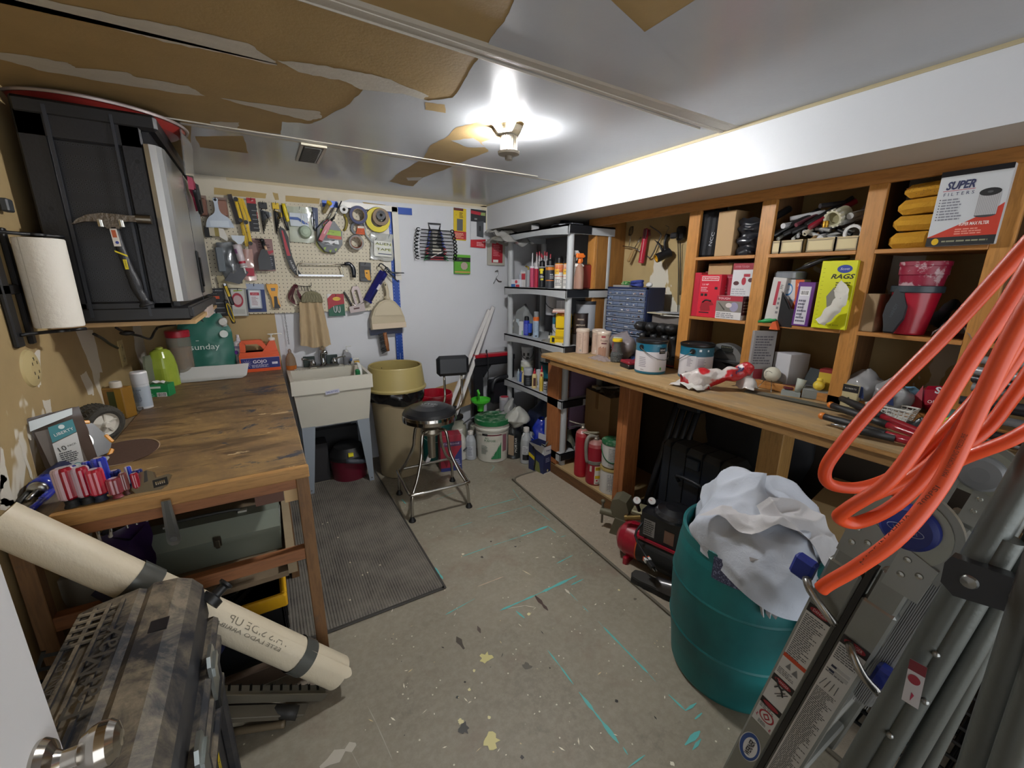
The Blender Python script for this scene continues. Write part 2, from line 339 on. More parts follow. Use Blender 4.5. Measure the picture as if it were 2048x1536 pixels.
for (a,b,w_,h) in (((640,-6),(1480,262),.035,.004),((700,12),(1440,262),.012,.006),((383,250),(1110,362),.014,.003),((383,243),(1075,352),.006,.004),((640,8),(1400,255),.002,.007)):
 A=P(*a,'z',ZC);B=P(*b,'z',ZC);B=B+(B-A)*(.06 if w_>.01 else .0);A=A+(A-B)*.5 if a[1]<20 else A+(A-B)*.2;d=(B-A).normalized();s=V((-d.y,d.x,0));L_=(B-A).length;NN=40
 mt=Mt('#b3ada1',.5,bump=.2,bs=40);prev=None
 for i in rg(NN):
  p=A+d*L_*i/NN;q=A+d*L_*(i+1)/NN
  m.add([p+s*w_,q+s*w_,q-s*w_,p-s*w_]+[v+V((0,0,-h)) for v in (p+s*w_*.6,q+s*w_*.6,q-s*w_*.6,p-s*w_*.6)],[(4,5,6,7),(0,1,5,4),(2,3,7,6)],mt)
o=m.bd('ceiling',org=(0,0,0));o['kind']='structure'
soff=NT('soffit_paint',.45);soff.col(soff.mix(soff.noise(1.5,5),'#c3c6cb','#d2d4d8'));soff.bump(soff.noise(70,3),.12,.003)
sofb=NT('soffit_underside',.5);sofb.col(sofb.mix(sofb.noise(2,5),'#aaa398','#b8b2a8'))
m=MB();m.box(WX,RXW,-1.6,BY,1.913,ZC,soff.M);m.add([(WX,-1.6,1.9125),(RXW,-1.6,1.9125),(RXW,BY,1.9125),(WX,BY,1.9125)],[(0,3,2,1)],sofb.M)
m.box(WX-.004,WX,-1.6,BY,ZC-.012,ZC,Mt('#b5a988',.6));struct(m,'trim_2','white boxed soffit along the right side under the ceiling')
tan_w=paint_wall('wall_board','#ac9468','#cfc8b8',.63,8,1.6).M;wb=NT('wall_paint',.5);wb.col(wb.mix(wb.noise(1.8,5),'#c3c5ca','#cdcfd3'));wb.bump(wb.noise(80,3),.1,.003);wb=wb.M
m=MB();m.box(LX-.1,RXW+.1,BY,BY+.08,0,ZC,wb)
def warea(px,mt,lev,seed,jit=.004): area(px,mt,lev,seed,jit,'y',BY,-1)
warea([(200,560),(330,600),(545,600),(566,742),(566,900),(300,900)],Mt('#ac9468',.7,var=.1,bs=30),1,21,.001)
warea([(200,340),(400,349),(974,411),(974,419),(700,398),(640,415),(400,400),(200,390)],Mt('#cdc4b0',.6,var=.08,bs=40),1,22,.003)
for q_ in ([(428,375),(480,381),(533,387),(531,397),(428,389)],[(545,385),(556,387),(558,400),(550,400)],[(571,391),(640,397),(638,408),(571,403)],[(723,404),(771,410),(770,414),(735,411)]): warea(q_,Mt('#b09660',.7,var=.08,bs=40),2,23,.001)
m.add([(-.1,BY-.0012,ZC-.02),(WX,BY-.0012,ZC-.02),(WX,BY-.0012,ZC),(-.1,BY-.0012,ZC)],[(0,1,2,3)],Mt('#c2b393',.6))
warea([(962,412),(973,412),(974,460),(968,460)],Mt('#c9bfa6',.6),2,24,.001)
struct(m,'wall_back')
m=MB();m.box(LX-.08,LX,-1.6,BY,0,ZC,tan_w)
def larea(px,mt,lev,seed,jit=.004): area(px,mt,lev,seed,jit,'x',LX,1)
mw=Mt('#cfc9bc',.6,bump=.15,bs=60)
for i,q_ in enumerate(([(60,710),(80,700),(82,770),(76,775)],[(84,800),(100,798),(104,826),(92,828)],[(160,750),(176,790),(188,790),(186,770),(172,742)],[(0,895),(6,900),(15,950),(30,1010),(0,1010)],[(36,880),(46,885),(66,960),(60,955)],[(0,950),(14,955),(8,965),(0,990)],[(0,1000),(30,1000),(60,1020),(0,1020)],[(150,660),(185,660),(205,745),(185,745)],[(265,650),(290,650),(300,700),(285,745),(270,700)])): larea(q_,mw,1,30+i)
struct(m,'wall_left')
m=MB();m.box(RXW,RXW+.08,-1.6,BY,0,ZC,paint_wall('right_wall_board','#b39c6e','#c9c4b6',.56,14,2.4,(1,1,.7)).M);struct(m,'wall_right')
m=MB();a=P(597,288,'z',ZC);b=P(640,325,'z',ZC);m.box(.262,.352,2.40,2.72,ZC-.012,ZC-.002,Mt('#20201f',.6))
for i in rg(22): m.box(.268,.346,2.415+i*.0135,2.42+i*.0135,ZC-.016,ZC-.010,'#4a4844')
m.box(.25,.262,2.39,2.73,ZC-.012,ZC,'#b9b4aa');m.box(.352,.364,2.39,2.73,ZC-.012,ZC,'#c9c4ba');m.box(.25,.364,2.385,2.40,ZC-.012,ZC,'#d6cfba')
So(m,'ceiling_vent','small slotted metal vent let into the ceiling above the pegboard','vent')
m=MB();m.box(-.345,-.31,-.12,.69,.01,2.03,Mt('#d3d3d4',.42,bump=.03,bs=20));o=struct(m,'door_1','white painted door standing open at the left')
kc=V((-.31,.635,.895));m=MB(F:=fr(kc,(0,1,0),ZU))
chrome=Mt('#b9b4ac',.16,1.)
m.lt([(.0,.0),(.034,.0),(.034,.004),(.029,.011),(.016,.016),(.0115,.022),(.0115,.036),(.02,.040),(.0265,.05),(.0285,.058),(.027,.068),(.021,.075),(.010,.079),(0,.0795)],chrome,n=40)
k=m.bd('door_knob',o,label='round satin chrome knob')
m=MB();m.box(-.333,-.322,.6895,.692,.86,.93,chrome);m.bd('latch_plate',o)
n=NT('rubber_mat',.75);x_,y_,z_=n.xyz();fx=n.math('FRACT',n.math('MULTIPLY',x_,1/.0125));dust=n.noise(5,6,rough=.7)
n.col(n.mix(n.ramp(dust,[(.35,0.),(.75,1.)]),n.mix(n.math('LESS_THAN',fx,.35),'#67625b','#3b3733'),'#807b70'));n.bump(n.ramp(fx,[(0.,0.),(.3,0.),(.42,1.),(.9,1.),(1.,0.)]),.9,.004)
m=MB();m.box(-.10,.615,1.69,3.17,.001,.012,n.M,bev=.004);m.box(-.10,.62,1.675,1.70,.001,.008,'#35332f',bev=.003);m.box(.605,.628,1.675,3.17,.001,.008,'#3a3834',bev=.003)
for (x,y) in ((645,1048),(676,1075),(700,1125),(725,1150),(760,1130),(640,1150),(700,1200),(655,1045),(735,1145)):
 p=P(x,y,'z',.0125);m.ball(p,.004,'#cfc6a8',n=5,sc=(1,1.4,.3))
So(m,'ribbed_floor_mat','dark grey ribbed rubber mat on the concrete beside the workbench','mat')
m=MB();n=NT('carpet_runner',.95);n.col(n.mix(n.noise(45,5,rough=.7),'#8a7f70','#a89c8a'));n.bump(n.noise(220,3),.4,.003)
pts=[P(x,y,'z',0) for x,y in ((1035,968),(1040,985),(1332,1234))]
xs=1.50;m.pm([(1.53,2.50),(1.505,2.47),(1.50,2.42),(1.455,1.0),(1.40,-.6),(2.36,-.6),(2.36,2.52),(1.60,2.52)],.001,.009,n.M)
m.tb([(1.84,2.525,.008),(1.60,2.525,.008),(1.53,2.505,.008),(1.503,2.46,.008),(1.497,2.38,.008),(1.452,1.0,.008),(1.40,-.6,.008)],.0075,Mt('#625c50',.7),sm=4)
for i in rg(150):
 x,y=rr.uniform(1.54,1.83),rr.uniform(.9,2.45);a=rr.uniform(0,PI);l=rr.uniform(.003,.009);d=V((cos(a),sin(a),0));s=V((-d.y,d.x,0))*.0012;c0=V((x,y,.0098));m.add([c0-d*l,c0-s,c0+d*l,c0+s],[(0,1,2,3)],rr.choice(('#3a2c1e','#4d3f2e','#ddd6c0','#5a4a38')))
So(m,'carpet_runner','flat brown carpet runner with a corded edge laid along the cabinet base','rug')
LP=V((.985,1.70,ZC));lm=Th('ceiling_lamp','bright white LED ceiling lamp with three hinged wing panels','lamp',LP)
m=MB(T(*LP));m.lt([(.0,0),(.062,0),(.064,-.006),(.055,-.020),(.035,-.026),(.022,-.03),(.0,-.03)][::-1],Mt('#cfc9b4',.5));m.bd('base_plate',lm)
m=MB(T(*LP));m.lt([(.0,-.125),(.015,-.125),(.015,-.11),(.045,-.104),(.047,-.094),(.034,-.088),(.030,-.03)],Mt('#8d867a',.5))
for i in rg(24):
 a=2*PI*i/24;m.box(.028,.036,-.0008,.0008,-.088,-.035,'#b9b2a0',RZ(a*180/PI))
m.bd('heat_sink',lm)
for i,az in enumerate((-140,-20,100)):
 G=T(*LP)@RZ(az)@T(.045,0,-.03)@RY(22)@RY(90)@RZ(90)   # local x across, y down the wing, z outward
 m=MB(G);pts=[(-.030,.0),(.030,.0),(.052,.03),(.052,.075),(.030,.088),(.012,.083),(0,.088),(-.012,.083),(-.030,.088),(-.052,.075),(-.052,.03)]
 m.pm(pts,-.005,0,Mt('#bdb8ae',.4,.3))
 for k in rg(9): m.box(-.046+k*.0115,-.0445+k*.0115,.03,.08,-.012,-.005,'#c9c4ba')
 w_=m.bd('wing_panel',lm)
 m=MB(G);m.pm([(x*.86,y*.86+.005) for x,y in pts],0,.003,Mt('#ffffff',.4,em=1500.));m.bd('light_emitting_face',w_,label='glowing white LED face')
W=bpy.data.worlds.new('world');bpy.context.scene.world=W;W.use_nodes=True;bg=W.node_tree.nodes['Background'];bg.inputs[0].default_value=(.93,.96,1,1);bg.inputs[1].default_value=1.0
vs_=bpy.context.scene.view_settings;vs_.view_transform='Standard';vs_.look='None';vs_.exposure=1.3;vs_.gamma=1;vs_.use_curve_mapping=False
def woodmat(name,a,b,sc=1.,axis=0,rough=.6,dirt=None,th=.55):
 n=NT(name,rough);s=[9,9,9];s[axis]=.9;v=n.mapv(tuple(k*sc for k in s));f=n.noise(2.,6,v,.6,.8)
 c=n.mix(n.ramp(f,[(.3,0.),(.7,1.)]),a,b);g=n.noise(14*sc,3,n.mapv(tuple(k*sc for k in s)),.6)
 c=n.mix(n.math('MULTIPLY',n.ramp(g,[(.5,0.),(.6,1.)]),.25),c,tuple_shift(a,.6))
 if dirt: c=n.mix(n.ramp(n.noise(3.2,6,rough=.7),[(th,0.),(th+.12,.85)]),c,dirt)
 n.col(c);n.bump(g,.15,.003);return n.M
W_END=woodmat('bench_front_board','#9a6f3c','#b58a52',1.,0);W_RAIL=woodmat('bench_rail_wood','#7d4f30','#96633c',1.,0);W_LEG=woodmat('bench_leg_wood','#6a4a2c','#83603a',1.,2,dirt='#4f4234')
n=NT('bench_top_surface',.55);f1=n.noise(1.1,6,n.mapv((1.6,.7,1)),.68,.4);f2=n.noise(3.,6,n.mapv((1,3.2,1),(4,1,0)),.65,.6);f3=n.noise(7.,5,n.mapv((1,2,1),(9,1,0)),.7)
c=n.mix(n.ramp(f3,[(.3,0.),(.7,1.)]),'#7d6647','#a68555')
c=n.mix(n.math('MULTIPLY',n.ramp(f1,[(.42,0.),(.55,1.)]),.75),c,'#6b5540')
c=n.mix(n.math('MULTIPLY',n.ramp(f2,[(.5,0.),(.60,1.)]),.8),c,'#54412f')
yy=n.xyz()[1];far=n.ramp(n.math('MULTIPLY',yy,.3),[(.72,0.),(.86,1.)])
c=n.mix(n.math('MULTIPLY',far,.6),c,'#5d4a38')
spl=n.noise(5,6,n.mapv((1,2.4,1),(2,7,0)),.72,.9);c=n.mix(n.ramp(spl,[(.63,0.),(.66,1.)]),c,'#c3ab83')
sb=n.noise(4,6,n.mapv((1,1,1),(8,3,0)),.75,.5);xx=n.xyz()[0];near=n.ramp(n.math('ADD',xx,.5),[(.45,0.),(.56,1.)])
c=n.mix(n.math('MULTIPLY',n.ramp(sb,[(.55,0.),(.6,1.)]),near),c,'#3e4048')
n.col(c);n.bump(f3,.2,.004);BT=n.M
BX0,BX1,BF,BZ=-.565,.071,1.497,.867
bench=Th('workbench','long stained wooden workbench against the left wall','workbench',(-.25,2.45,0))
m=MB();m.box(BX0,BX1,BF+.02,BY-.005,.825,BZ,BT,bev=.004);m.box(BX0-.105,BX0-.003,BF+.02,BY-.005,.805,.857,woodmat('bench_rear_board','#6d6252','#8a7c66',1.,1));m.bd('worktop',bench,weld=False)
m=MB();m.box(BX0,BX1+.003,BF,BF+.02,.825,BZ+.001,W_END,bev=.003);m.box(BX0-.1,BX0-.002,BF+.005,BF+.02,.81,.857,W_END);m.bd('front_edge_board',bench)
m=MB();m.box(BX0-.08,.031,BF+.015,BF+.05,.785,.825,W_RAIL,bev=.002);m.bd('apron',bench)
m=MB();m.box(BX0-.08,.032,1.515,1.55,.50,.545,W_RAIL,bev=.002);m.bd('shelf_rail',bench)
m=MB();m.box(BX0-.08,.032,1.515,1.55,.03,.10,Mt('#4a3a2c',.7),bev=.002);m.bd('bottom_rail',bench)
for (x0,x1,y0,y1) in ((.031,.071,1.51,1.55),(.028,.066,3.38,3.42),(-.66,-.62,1.51,1.55),(-.03,.005,2.12,2.16)):
 m=MB();m.box(x0,x1,y0,y1,0,.826,W_LEG,bev=.002);m.bd('leg',bench)
m=MB();m.box(-.665,-.03,1.55,3.40,.43,.448,Mt('#6d5d48',.8,var=.2));m.bd('shelf_board',bench)
m=MB();m.box(-.03,.0,1.56,3.4,.43,.50,Mt('#8a7a60',.8,var=.2));m.bd('side_rail',bench)
m=MB();m.box(-.01,.035,1.575,1.60,.71,.80,'#c9a878');m.box(-.1,-.012,1.575,1.60,.72,.80,'#5b3a2a');m.bd('corner_block',bench)
m=MB();c0=P(248,904,'z',BZ);c0.z=BZ+.001;n=NT('sanding_disc_grit',.85);n.col(n.mix(n.noise(120,3),'#4b362c','#5e463a'))
m.lt([(0,0),(.098,0),(.1,.0015),(0,.0015)],n.M,T(*c0)@RZ(10),n=40,sy=1.35);m.lt([(.1,0),(.103,.0),(.103,.0012),(.1,.0012)],'#b8a088',T(*c0),n=40,sy=1.35,cp=0)
So(m,'sanding_disc','dark brown round sanding disc lying on the bench behind the screwdrivers','sanding disc')
def screwdriver(x,y,h,r,c1,c2,coll,label,glass=True,cap=None):
 b=P(x,y,'z',BZ);t=Th('screwdriver',label,'screwdriver',(b.x,b.y,BZ),'screwdrivers standing in holes along the bench edge')
 G=T(b.x,b.y,BZ);lean=RX(-3)@RY(-3);G=G@lean
 m=MB(G);k=h*.22;m.lt([(r*.55,0.001),(r*.78,.002),(r*.6,k*.45),(r*.62,k*.8),(r*.8,k)],Mt(coll,.6),n=18);m.bd('collar',t)
 m=MB(G);N=8;pr=[]
 for z,s in ((k,.8),(k+h*.05,1.),(h*.93,1.),(h*.985,.86),(h,.55)): pr.append((z,s))
 vs=[];
 for z,s in pr:
  for i in rg(N*3):
   a=2*PI*i/(N*3);rr_=r*s*(1. if i%3 else .90);vs.append((rr_*cos(a),rr_*sin(a),z))
 M1=Mt(c1,.12,coat=.6);M2=Mt(c2,.12,coat=.6)
 for j in rg(len(pr)-1):
  for i in rg(N*3): m.add([vs[j*N*3+i],vs[j*N*3+(i+1)%(N*3)],vs[(j+1)*N*3+(i+1)%(N*3)],vs[(j+1)*N*3+i]],[(0,1,2,3)],M1 if (i//6)%2 else M2)
 m.add(vs[-N*3:],[tuple(rg(N*3))],Mt(cap or '#c9b8c0',.1,coat=.5));m.bd('handle',t)
 m=MB(G);m.cyl((0,0,-.1),(0,0,.002),.0032,Mt('#9a9a9a',.3,1.));m.bd('shaft',t)
S=[(147,1013,.118,.0235,'#8d1024','#bfa5ae','#16181b','thick red and clear screwdriver at the left end of the bench edge row'),
(178,1006,.112,.0215,'#96102a','#b59aa6','#16181b','thick red and clear screwdriver second from the left on the bench edge'),
(204,1001,.098,.021,'#a51a30','#c23c4e','#1c2438','red translucent screwdriver with a clear domed cap, third along the bench edge'),
(163,1003,.112,.016,'#3a3f8f','#c7bfae','#1c2438','blue and clear screwdriver standing behind the two thick red ones'),
(216,985,.112,.018,'#1f2f9c','#3a4cc4','#222a66','tall royal blue screwdriver behind the red domed one'),
(190,985,.100,.010,'#2a3bb5','#4a58d0','#1c2468','slim blue screwdriver peeking out behind the second red one'),
(237,995,.062,.0175,'#7a3038','#a0525a','#7a3038','stubby brownish red screwdriver in the middle of the edge row'),
(239,978,.062,.014,'#1d2a66','#2f3f8a','#1d2a66','short dark blue screwdriver behind the stubby red one'),
(256,989,.070,.0095,'#6b3836','#8c524c','#4a2826','slim brown screwdriver right of the stubby one'),
(277,983,.060,.0095,'#8d1024','#a52a3c','#7a1020','small dark red screwdriver next to the adjustable wrench'),
(266,975,.070,.009,'#3045b8','#c7bfc9','#3a4a90','small blue and clear screwdriver behind the small red one'),
(283,972,.055,.012,'#24306e','#35458c','#1c2452','short navy screwdriver just left of the adjustable wrench')]
for s in S: screwdriver(*s)
w0=P(303,975,'z',BZ);t=Th('adjustable_wrench','chrome adjustable wrench hanging head up through a slot in the bench edge','wrench',(w0.x,w0.y,BZ))
st=Mt('#a8a8a4',.28,1.,bump=.05)
G=fr((w0.x+.004,w0.y-.012,BZ+.012),(1,0,.12),(0,.5,.85))
m=MB(G);m.pm([(-.045,.0),(-.040,.030),(-.022,.046),(-.002,.048),(.012,.038),(.014,.018),(.045,.020),(.052,.016),(.046,.006),(.036,-.012),(.02,-.024),(-.012,-.03),(-.034,-.02)],-.008,.008,st)
m.pm([(-.014,.012),(-.008,.046),(-.002,.047),(-.004,.014)],.0081,.0095,'#3a3a38');m.bd('head',t)
m=MB(G);
for i in rg(5): m.cyl((.012+i*.005,.0,0),(.015+i*.005,.0,0),.0095,Mt('#c9c9c4',.2,1.),n=12)
m.rc(.006,.042,-.012,.012,'#1c1c1b',.0082);m.bd('adjusting_screw',t)
hb=P(336,1000,'y',1.485);he=P(345,1085,'y',1.485);G=fr((hb+he)/2,(1,0,0),(hb-he));L_=(hb-he).length/2
m=MB(G);m.pm([(-.015,-L_),(-.017,-L_+.012),(-.011,L_),(.011,L_),(.017,-L_+.012),(.015,-L_),(.007,-L_-.008),(-.007,-L_-.008)],-.004,.004,st);m.pm([(-.008,-L_+.03),(-.005,L_),(.005,L_),(.008,-L_+.03)],.0041,.0048,Mt('#6e6e6a',.4,1.));m.ell(0,-L_+.012,.009,.009,'#4a4a48',.0045);m.bd('handle',t)
a=P(128,935,'z',.90);b=P(62,990,'z',.885);t=Th('crimping_tool','dark blue gripped crimping tool lying on the rear board beside the wall','pliers',(a.x,a.y,.857))
m=MB();m.tb([a,a.lerp(b,.35),a.lerp(b,.6)],[.024,.027,.026],Mt('#1f2547',.5),n=14);m.bd('grip',t)
m=MB();m.tb([a.lerp(b,.55),a.lerp(b,.78)],.0275,Mt('#2436a0',.25,coat=.5),n=14);m.bd('body',t)
m=MB();m.tb([a.lerp(b,.74),a.lerp(b,.86)],[.026,.022],st,n=14);q=P(55,1000,'z',.88);m.tb([a.lerp(b,.8),q],.006,st);q2=P(40,1008,'z',.872);m.tb([a.lerp(b,.7)+V((-.02,0,0)),q2+V((-.005,0,0))],.007,'#2b2b28');m.bd('jaw',t)
a=P(118,962,'z',.872);b=P(55,1020,'z',.868);t=Th('locking_pliers','pliers with bright blue ribbed handles on the rear board in front of the crimping tool','pliers',(b.x,b.y,.857))
m=MB();m.tb([a+V((.01,.0,0)),a.lerp(b,.5)+V((.012,0,.002)),b+V((.008,0,0))],[.009,.011,.008],Mt('#1f2c9c',.2,coat=.7),n=12)
for i in rg(7): m.ball(a.lerp(b,.15+.1*i)+V((.011,0,.008)),.006,Mt('#2c3cc0',.15,coat=.7),n=6)
m.bd('handle',t);m=MB();m.tb([a.lerp(b,.9),b+(b-a)*.12],.007,st);m.ball(b+(b-a)*.13,.009,st,n=8);m.bd('jaw',t)
c0=P(152,938,'z',.87);m=MB(T(c0.x,c0.y,.857)@RX(70));m.lt([(.017,-.011),(.030,-.011),(.030,.011),(.017,.011),(.017,-.011)],Mt('#d8c7a6',.25,coat=.5),cp=0,n=26);m.F=I4
o=So(m,'tape_roll','roll of clear tape standing behind the leftmost screwdrivers','tape roll')
m=MB();c0=P(175,925,'z',.875);m.box(c0.x-.03,c0.x+.05,c0.y-.01,c0.y+.03,.868,.878,'#b9bab6',bev=.003);So(m,'steel_plate','small pale metal plate beside the clear pouch on the bench','plate')
F1=fr(P(100,915,'y',1.86),(1,.25,.06),(-.1,.14,1))
t=Th('glove_pouch','clear and brown pouch with a teal label reading 10 pack leaning on the left wall','pouch',P(110,925,'z',.857))
F1=fr(V((-.655,1.80,.862)),(1,.35,.12),(-.09,.12,1))
m=MB(F1);brn=Mt('#4a3c34',.35,coat=.4);cl=Mt('#8d8a86',.2,coat=.6)
def pf(u,v):
 x=.005+.118*u+.012*v;y=.205*v;z=.026*sP(u)*sin(PI*min(1,v*1.05)+.0)*(1-v*.5)+.002;return (x,y,z)
m.cl(pf,14,18,.004,30,brn,2);m.cl(lambda u,v:(pf(u,v)[0],pf(u,v)[1],-pf(u,v)[2]*.5),10,12,.003,30,brn,3)
m.py([(.012,.165),(.112,.185),(.118,.206),(.018,.196)],Mt('#c9d3d6',.2,coat=.5),.017);m.rc(.02,.10,.0,.16,'#6b635c',.0265);m.bd('bag',t)
m=MB(F1);m.py([(.045,.115),(.105,.13),(.108,.172),(.05,.165)],'#3f8a94',.030);m.py([(.035,.02),(.092,.03),(.105,.128),(.044,.112)],'#d3d6d6',.0305)
m.tx('LIBERTY',.078,.139,.009,'#e8eef0',.031,rot=9,w=.046);m.ell(.078,.157,.007,.007,'#d5e6e8',.031);m.tx('10',.058,.088,.016,'#26292b',.0315,rot=9);m.tx('PACK',.083,.093,.006,'#26292b',.0315,rot=9)
m.ln(.048,.09,.04,.078,6,'#3a3d40',.0315,seed=4);m.ell(.075,.022,.011,.011,'#3f8a94',.0315);m.ell(.075,.022,.009,.009,'#c9dcde',.032);m.bd('label',t)
F2=fr(P(200,885,'z',.86),(.75,.62,.0),(-.12,.1,1));F2=fr(V((-.60,1.90,.862)),(.62,.75,.05),(-.38,.25,.9))
t=Th('tape_measure_case','black case with yellow corners holding a round steel blade on the rear board','blade case',V((-.6,1.95,.857)))
m=MB(F2);m.pm([(-.02,0),(.09,-.0),(.12,.04),(.10,.125),(.04,.15),(-.03,.12),(-.045,.05)],-.008,.012,Mt('#17181c',.35),taper=.06);m.bd('case',t)
m=MB(F2);
for (x,y,rt) in ((-.03,.118,30),(.075,.135,-20),(.11,.05,-80),(.085,.0,-140),(-.035,.04,100),(.03,.148,10)): m.box(-.018,.018,-.007,.007,-.009,.015,Mt('#e0951c',.35),T(x,y,0)@RZ(rt),bev=.003)
m.bd('yellow_clip',t,label='yellow corner clips')
m=MB(F2);m.lt([(.005,0),(.036,0),(.036,.0015),(.005,.0015)],Mt('#b5b5b0',.2,1.),T(.03,.075,.0125),n=36);m.ell(.03,.075,.011,.011,'#2a2b2e',.0145);m.bd('steel_blade',t)
m=MB(F2@T(-.035,-.01,.02));m.box(0,.06,0,.07,0,.03,Mt('#121419',.4),bev=.008);m.rc(.008,.05,.055,.06,'#c24a2a',.0305);So(m,'bit_holder','small black tool holder with an orange stripe in front of the blade case','tool holder')
def wheel(c,ax,lab):
 t=Th('rubber_wheel',lab,'wheel',(c[0],c[1],.857),'small rubber tyred wheels on the rear board');G=ztube(c,V(c)+V(ax))[0]
 n=NT('tyre_tread',.85);tx=n.N('ShaderNodeTexBrick');n.L(n.mapv((30,30,30)),tx.inputs['Vector']);n.col(n.mix(n.noise(40,3),'#2b2a27','#4a4740'));n.bump(n.noise(90,2),.6,.006)
 m=MB(G);m.lt([(.046,-.022),(.056,-.026),(.068,-.022),(.072,-.01),(.073,0),(.072,.01),(.068,.022),(.056,.026),(.046,.022)],n.M,n=40,cp=0)
 for i in rg(36):
  for z,s in ((-.013,1),(.005,-1)):
   m.box(-.0008,.0008,.0715,.0745,z,z+.011,'#55524a',RZ(i*10)@T(0,0,0)@RY(25*s))
 m.bd('tyre',t);m=MB(G);m.lt([(.0,.014),(.012,.014),(.012,.018),(.040,.013),(.047,.021),(.047,-.02),(.038,-.012),(.012,-.016),(0,-.016)],Mt('#d3cfc4',.4),n=36,cp=0)
 for i in rg(5): m.box(-.003,.003,.01,.043,.012,.019,'#c2beb2',RZ(i*72))
 m.bd('rim',t);m=MB(G);m.lt([(0,.034),(.010,.034),(.012,.030),(.012,.012)],Mt('#dcd8cd',.35),n=20,cp=0);m.bd('hub',t)
wheel((-.60,2.17,.93),(.62,-.60,-.12),'ribbed rubber wheel with a cream rim facing the bench');wheel((-.635,2.215,.93),(.62,-.60,-.12),'ribbed rubber wheel half hidden behind the cream rimmed wheel')
t=Th('solvent_tin','rectangular amber solvent tin with a white cap by the left wall','tin',(-.64,2.55,.857));m=MB(T(-.62,2.52,.857)@RZ(-28));m.box(-.05,.045,-.03,.03,0,.145,Mt('#8a6426',.35,var=.2),bev=.004);m.rc(-.02,.02,.02,.13,'#3d4a24',.0,fr((-.0,-.0305,0),XU,ZU));m.rc(.012,.043,.01,.14,'#b08a30',.0,fr((0,-.0306,0),XU,ZU));m.bd('body',t)
m=MB(T(-.62,2.52,.857)@RZ(-28));m.lt([(.022,.145),(.022,.168),(.019,.172),(0,.172)],'#c9c3b8',n=22,F=T(.0,0,0));m.bd('cap',t)
t=Th('spray_can','white spray can with a grey label between the solvent tin and green box','spray can',(-.56,2.60,.857));c0=V((-.555,2.62,.857))
m=MB(T(*c0));m.lt([(.03,0),(.032,.003),(.032,.13),(.032,.131),(.033,.133),(.033,.185),(.030,.192),(0,.193)],Mt('#c6c9cc',.3),n=30,ms=[None,None,None,None,None]+[Mt('#e2e3e4',.3)]*2);m.bd('can',t)
m=MB(T(*c0));m.lt([(.0324,.02),(.0324,.12)],Mt('#a9b4bf',.4),n=30,cp=0);Fq=fr((.0,-.033,0),XU,ZU);m.F=T(*c0)@RZ(-20);m.bars(-.012,.012,.008,.024,z=.0,F=Fq);m.ln(-.018,.018,.045,.11,9,'#6b7480',.0006,Fq,seed=2);m.bd('label',t)
t=Th('wipes_box','green box of white wipes at the far end of the rear board','box',(-.5,2.85,.86));G=T(-.53,2.86,.858)@RZ(-14)
m=MB(G);m.box(-.055,.055,-.035,.035,0,.075,Mt('#1e8a50',.4),bev=.002);Fq=fr((0,-.0352,0),XU,ZU);m.bars(0,.04,.008,.032,z=.0,F=Fq);m.rc(-.03,.02,.055,.066,'#d8e6dc',.0003,Fq);m.ln(-.05,-.01,.01,.05,4,'#8ad0a8',.0004,Fq,seed=3);m.bd('carton',t)
m=MB(G);m.cl(lambda u,v:(-.035+.07*u,-.02+.04*v,.076+.022*sP(u)*(.6+.4*sin(9*u))),14,10,.012,40,Mt('#dfe0dc',.8),5);m.bd('wipes',t)
t=Th('green_jug','large translucent jug with lime green liquid in the far corner of the bench','jug',(-.54,3.15,.86));c0=V((-.545,3.12,.858))
n=NT('lime_fluid',.2);n.col(n.mix(n.noise(14,3),'#8aa32e','#a9b84a'));lime=n.M
m=MB(T(*c0));N=10;prof=[(.062,0),(.068,.01),(.066,.12),(.058,.18),(.045,.215),(.03,.225)]
for j in rg(len(prof)-1):
 for i in rg(40):
  def pt(r,z,i): a=2*PI*i/40;k=1+.05*cos(5*a);return (r*k*cos(a),r*k*sin(a),z)
  m.add([pt(*prof[j],i),pt(*prof[j],i+1),pt(*prof[j+1],i+1),pt(*prof[j+1],i)],[(0,1,2,3)],lime,sm=False)
m.add([pt(*prof[-1],i) for i in rg(40)],[tuple(rg(40))],lime);m.bd('jug_body',t);m=MB(T(*c0));m.lt([(.018,.225),(.018,.235),(.010,.24),(0,.24)],'#a5b04a',n=16);m.bd('cap',t)
t=Th('plastic_jar','clear plastic jar with a red screw lid behind the green jug','jar',(-.47,3.32,.86));c0=V((-.475,3.30,.867))
gl=Mt('#c9c2b4',.12,tr=.7);m=MB(T(*c0));m.lt([(.055,0),(.062,.006),(.062,.24),(.058,.27)],gl,n=30);m.lt([(.05,.003),(.05,.2),(0,.2)],Mt('#8a5a2e',.6,var=.5),n=14);m.bd('jar_body',t);m=MB(T(*c0));m.lt([(.061,.262),(.063,.265),(.063,.30),(.060,.304),(0,.304)],Mt('#a32030',.35),n=30);m.bd('lid',t)
m=MB(fr((-.612,3.0,.862),(.3,1,0),ZU));m.pm([(0,0),(.07,0),(.085,.14),(.07,.2),(.02,.2),(.005,.14)],0,.012,Mt('#9aa08e',.15,tr=.5));So(m,'plastic_sheet','clear plastic package leaning on the wall beside the green jug','package')
m=MB(T(-.30,3.22,BZ));m.cl(lambda u,v:(-.22+.36*u+.04*v,-.09+.13*v-.02*u,.004+.045*max(0,v-.55)**1.2*4),14,12,.004,14,Mt('#cbcbc8',.6),8);
for i in rg(7): m.rc(-.10,.02,-.0,.004,'#77777a',0,T(0,.0+i*.006,.012+i*.0045)@RX(30))
So(m,'paper_flyer','white printed flyer lying under the red scrub brush','paper')
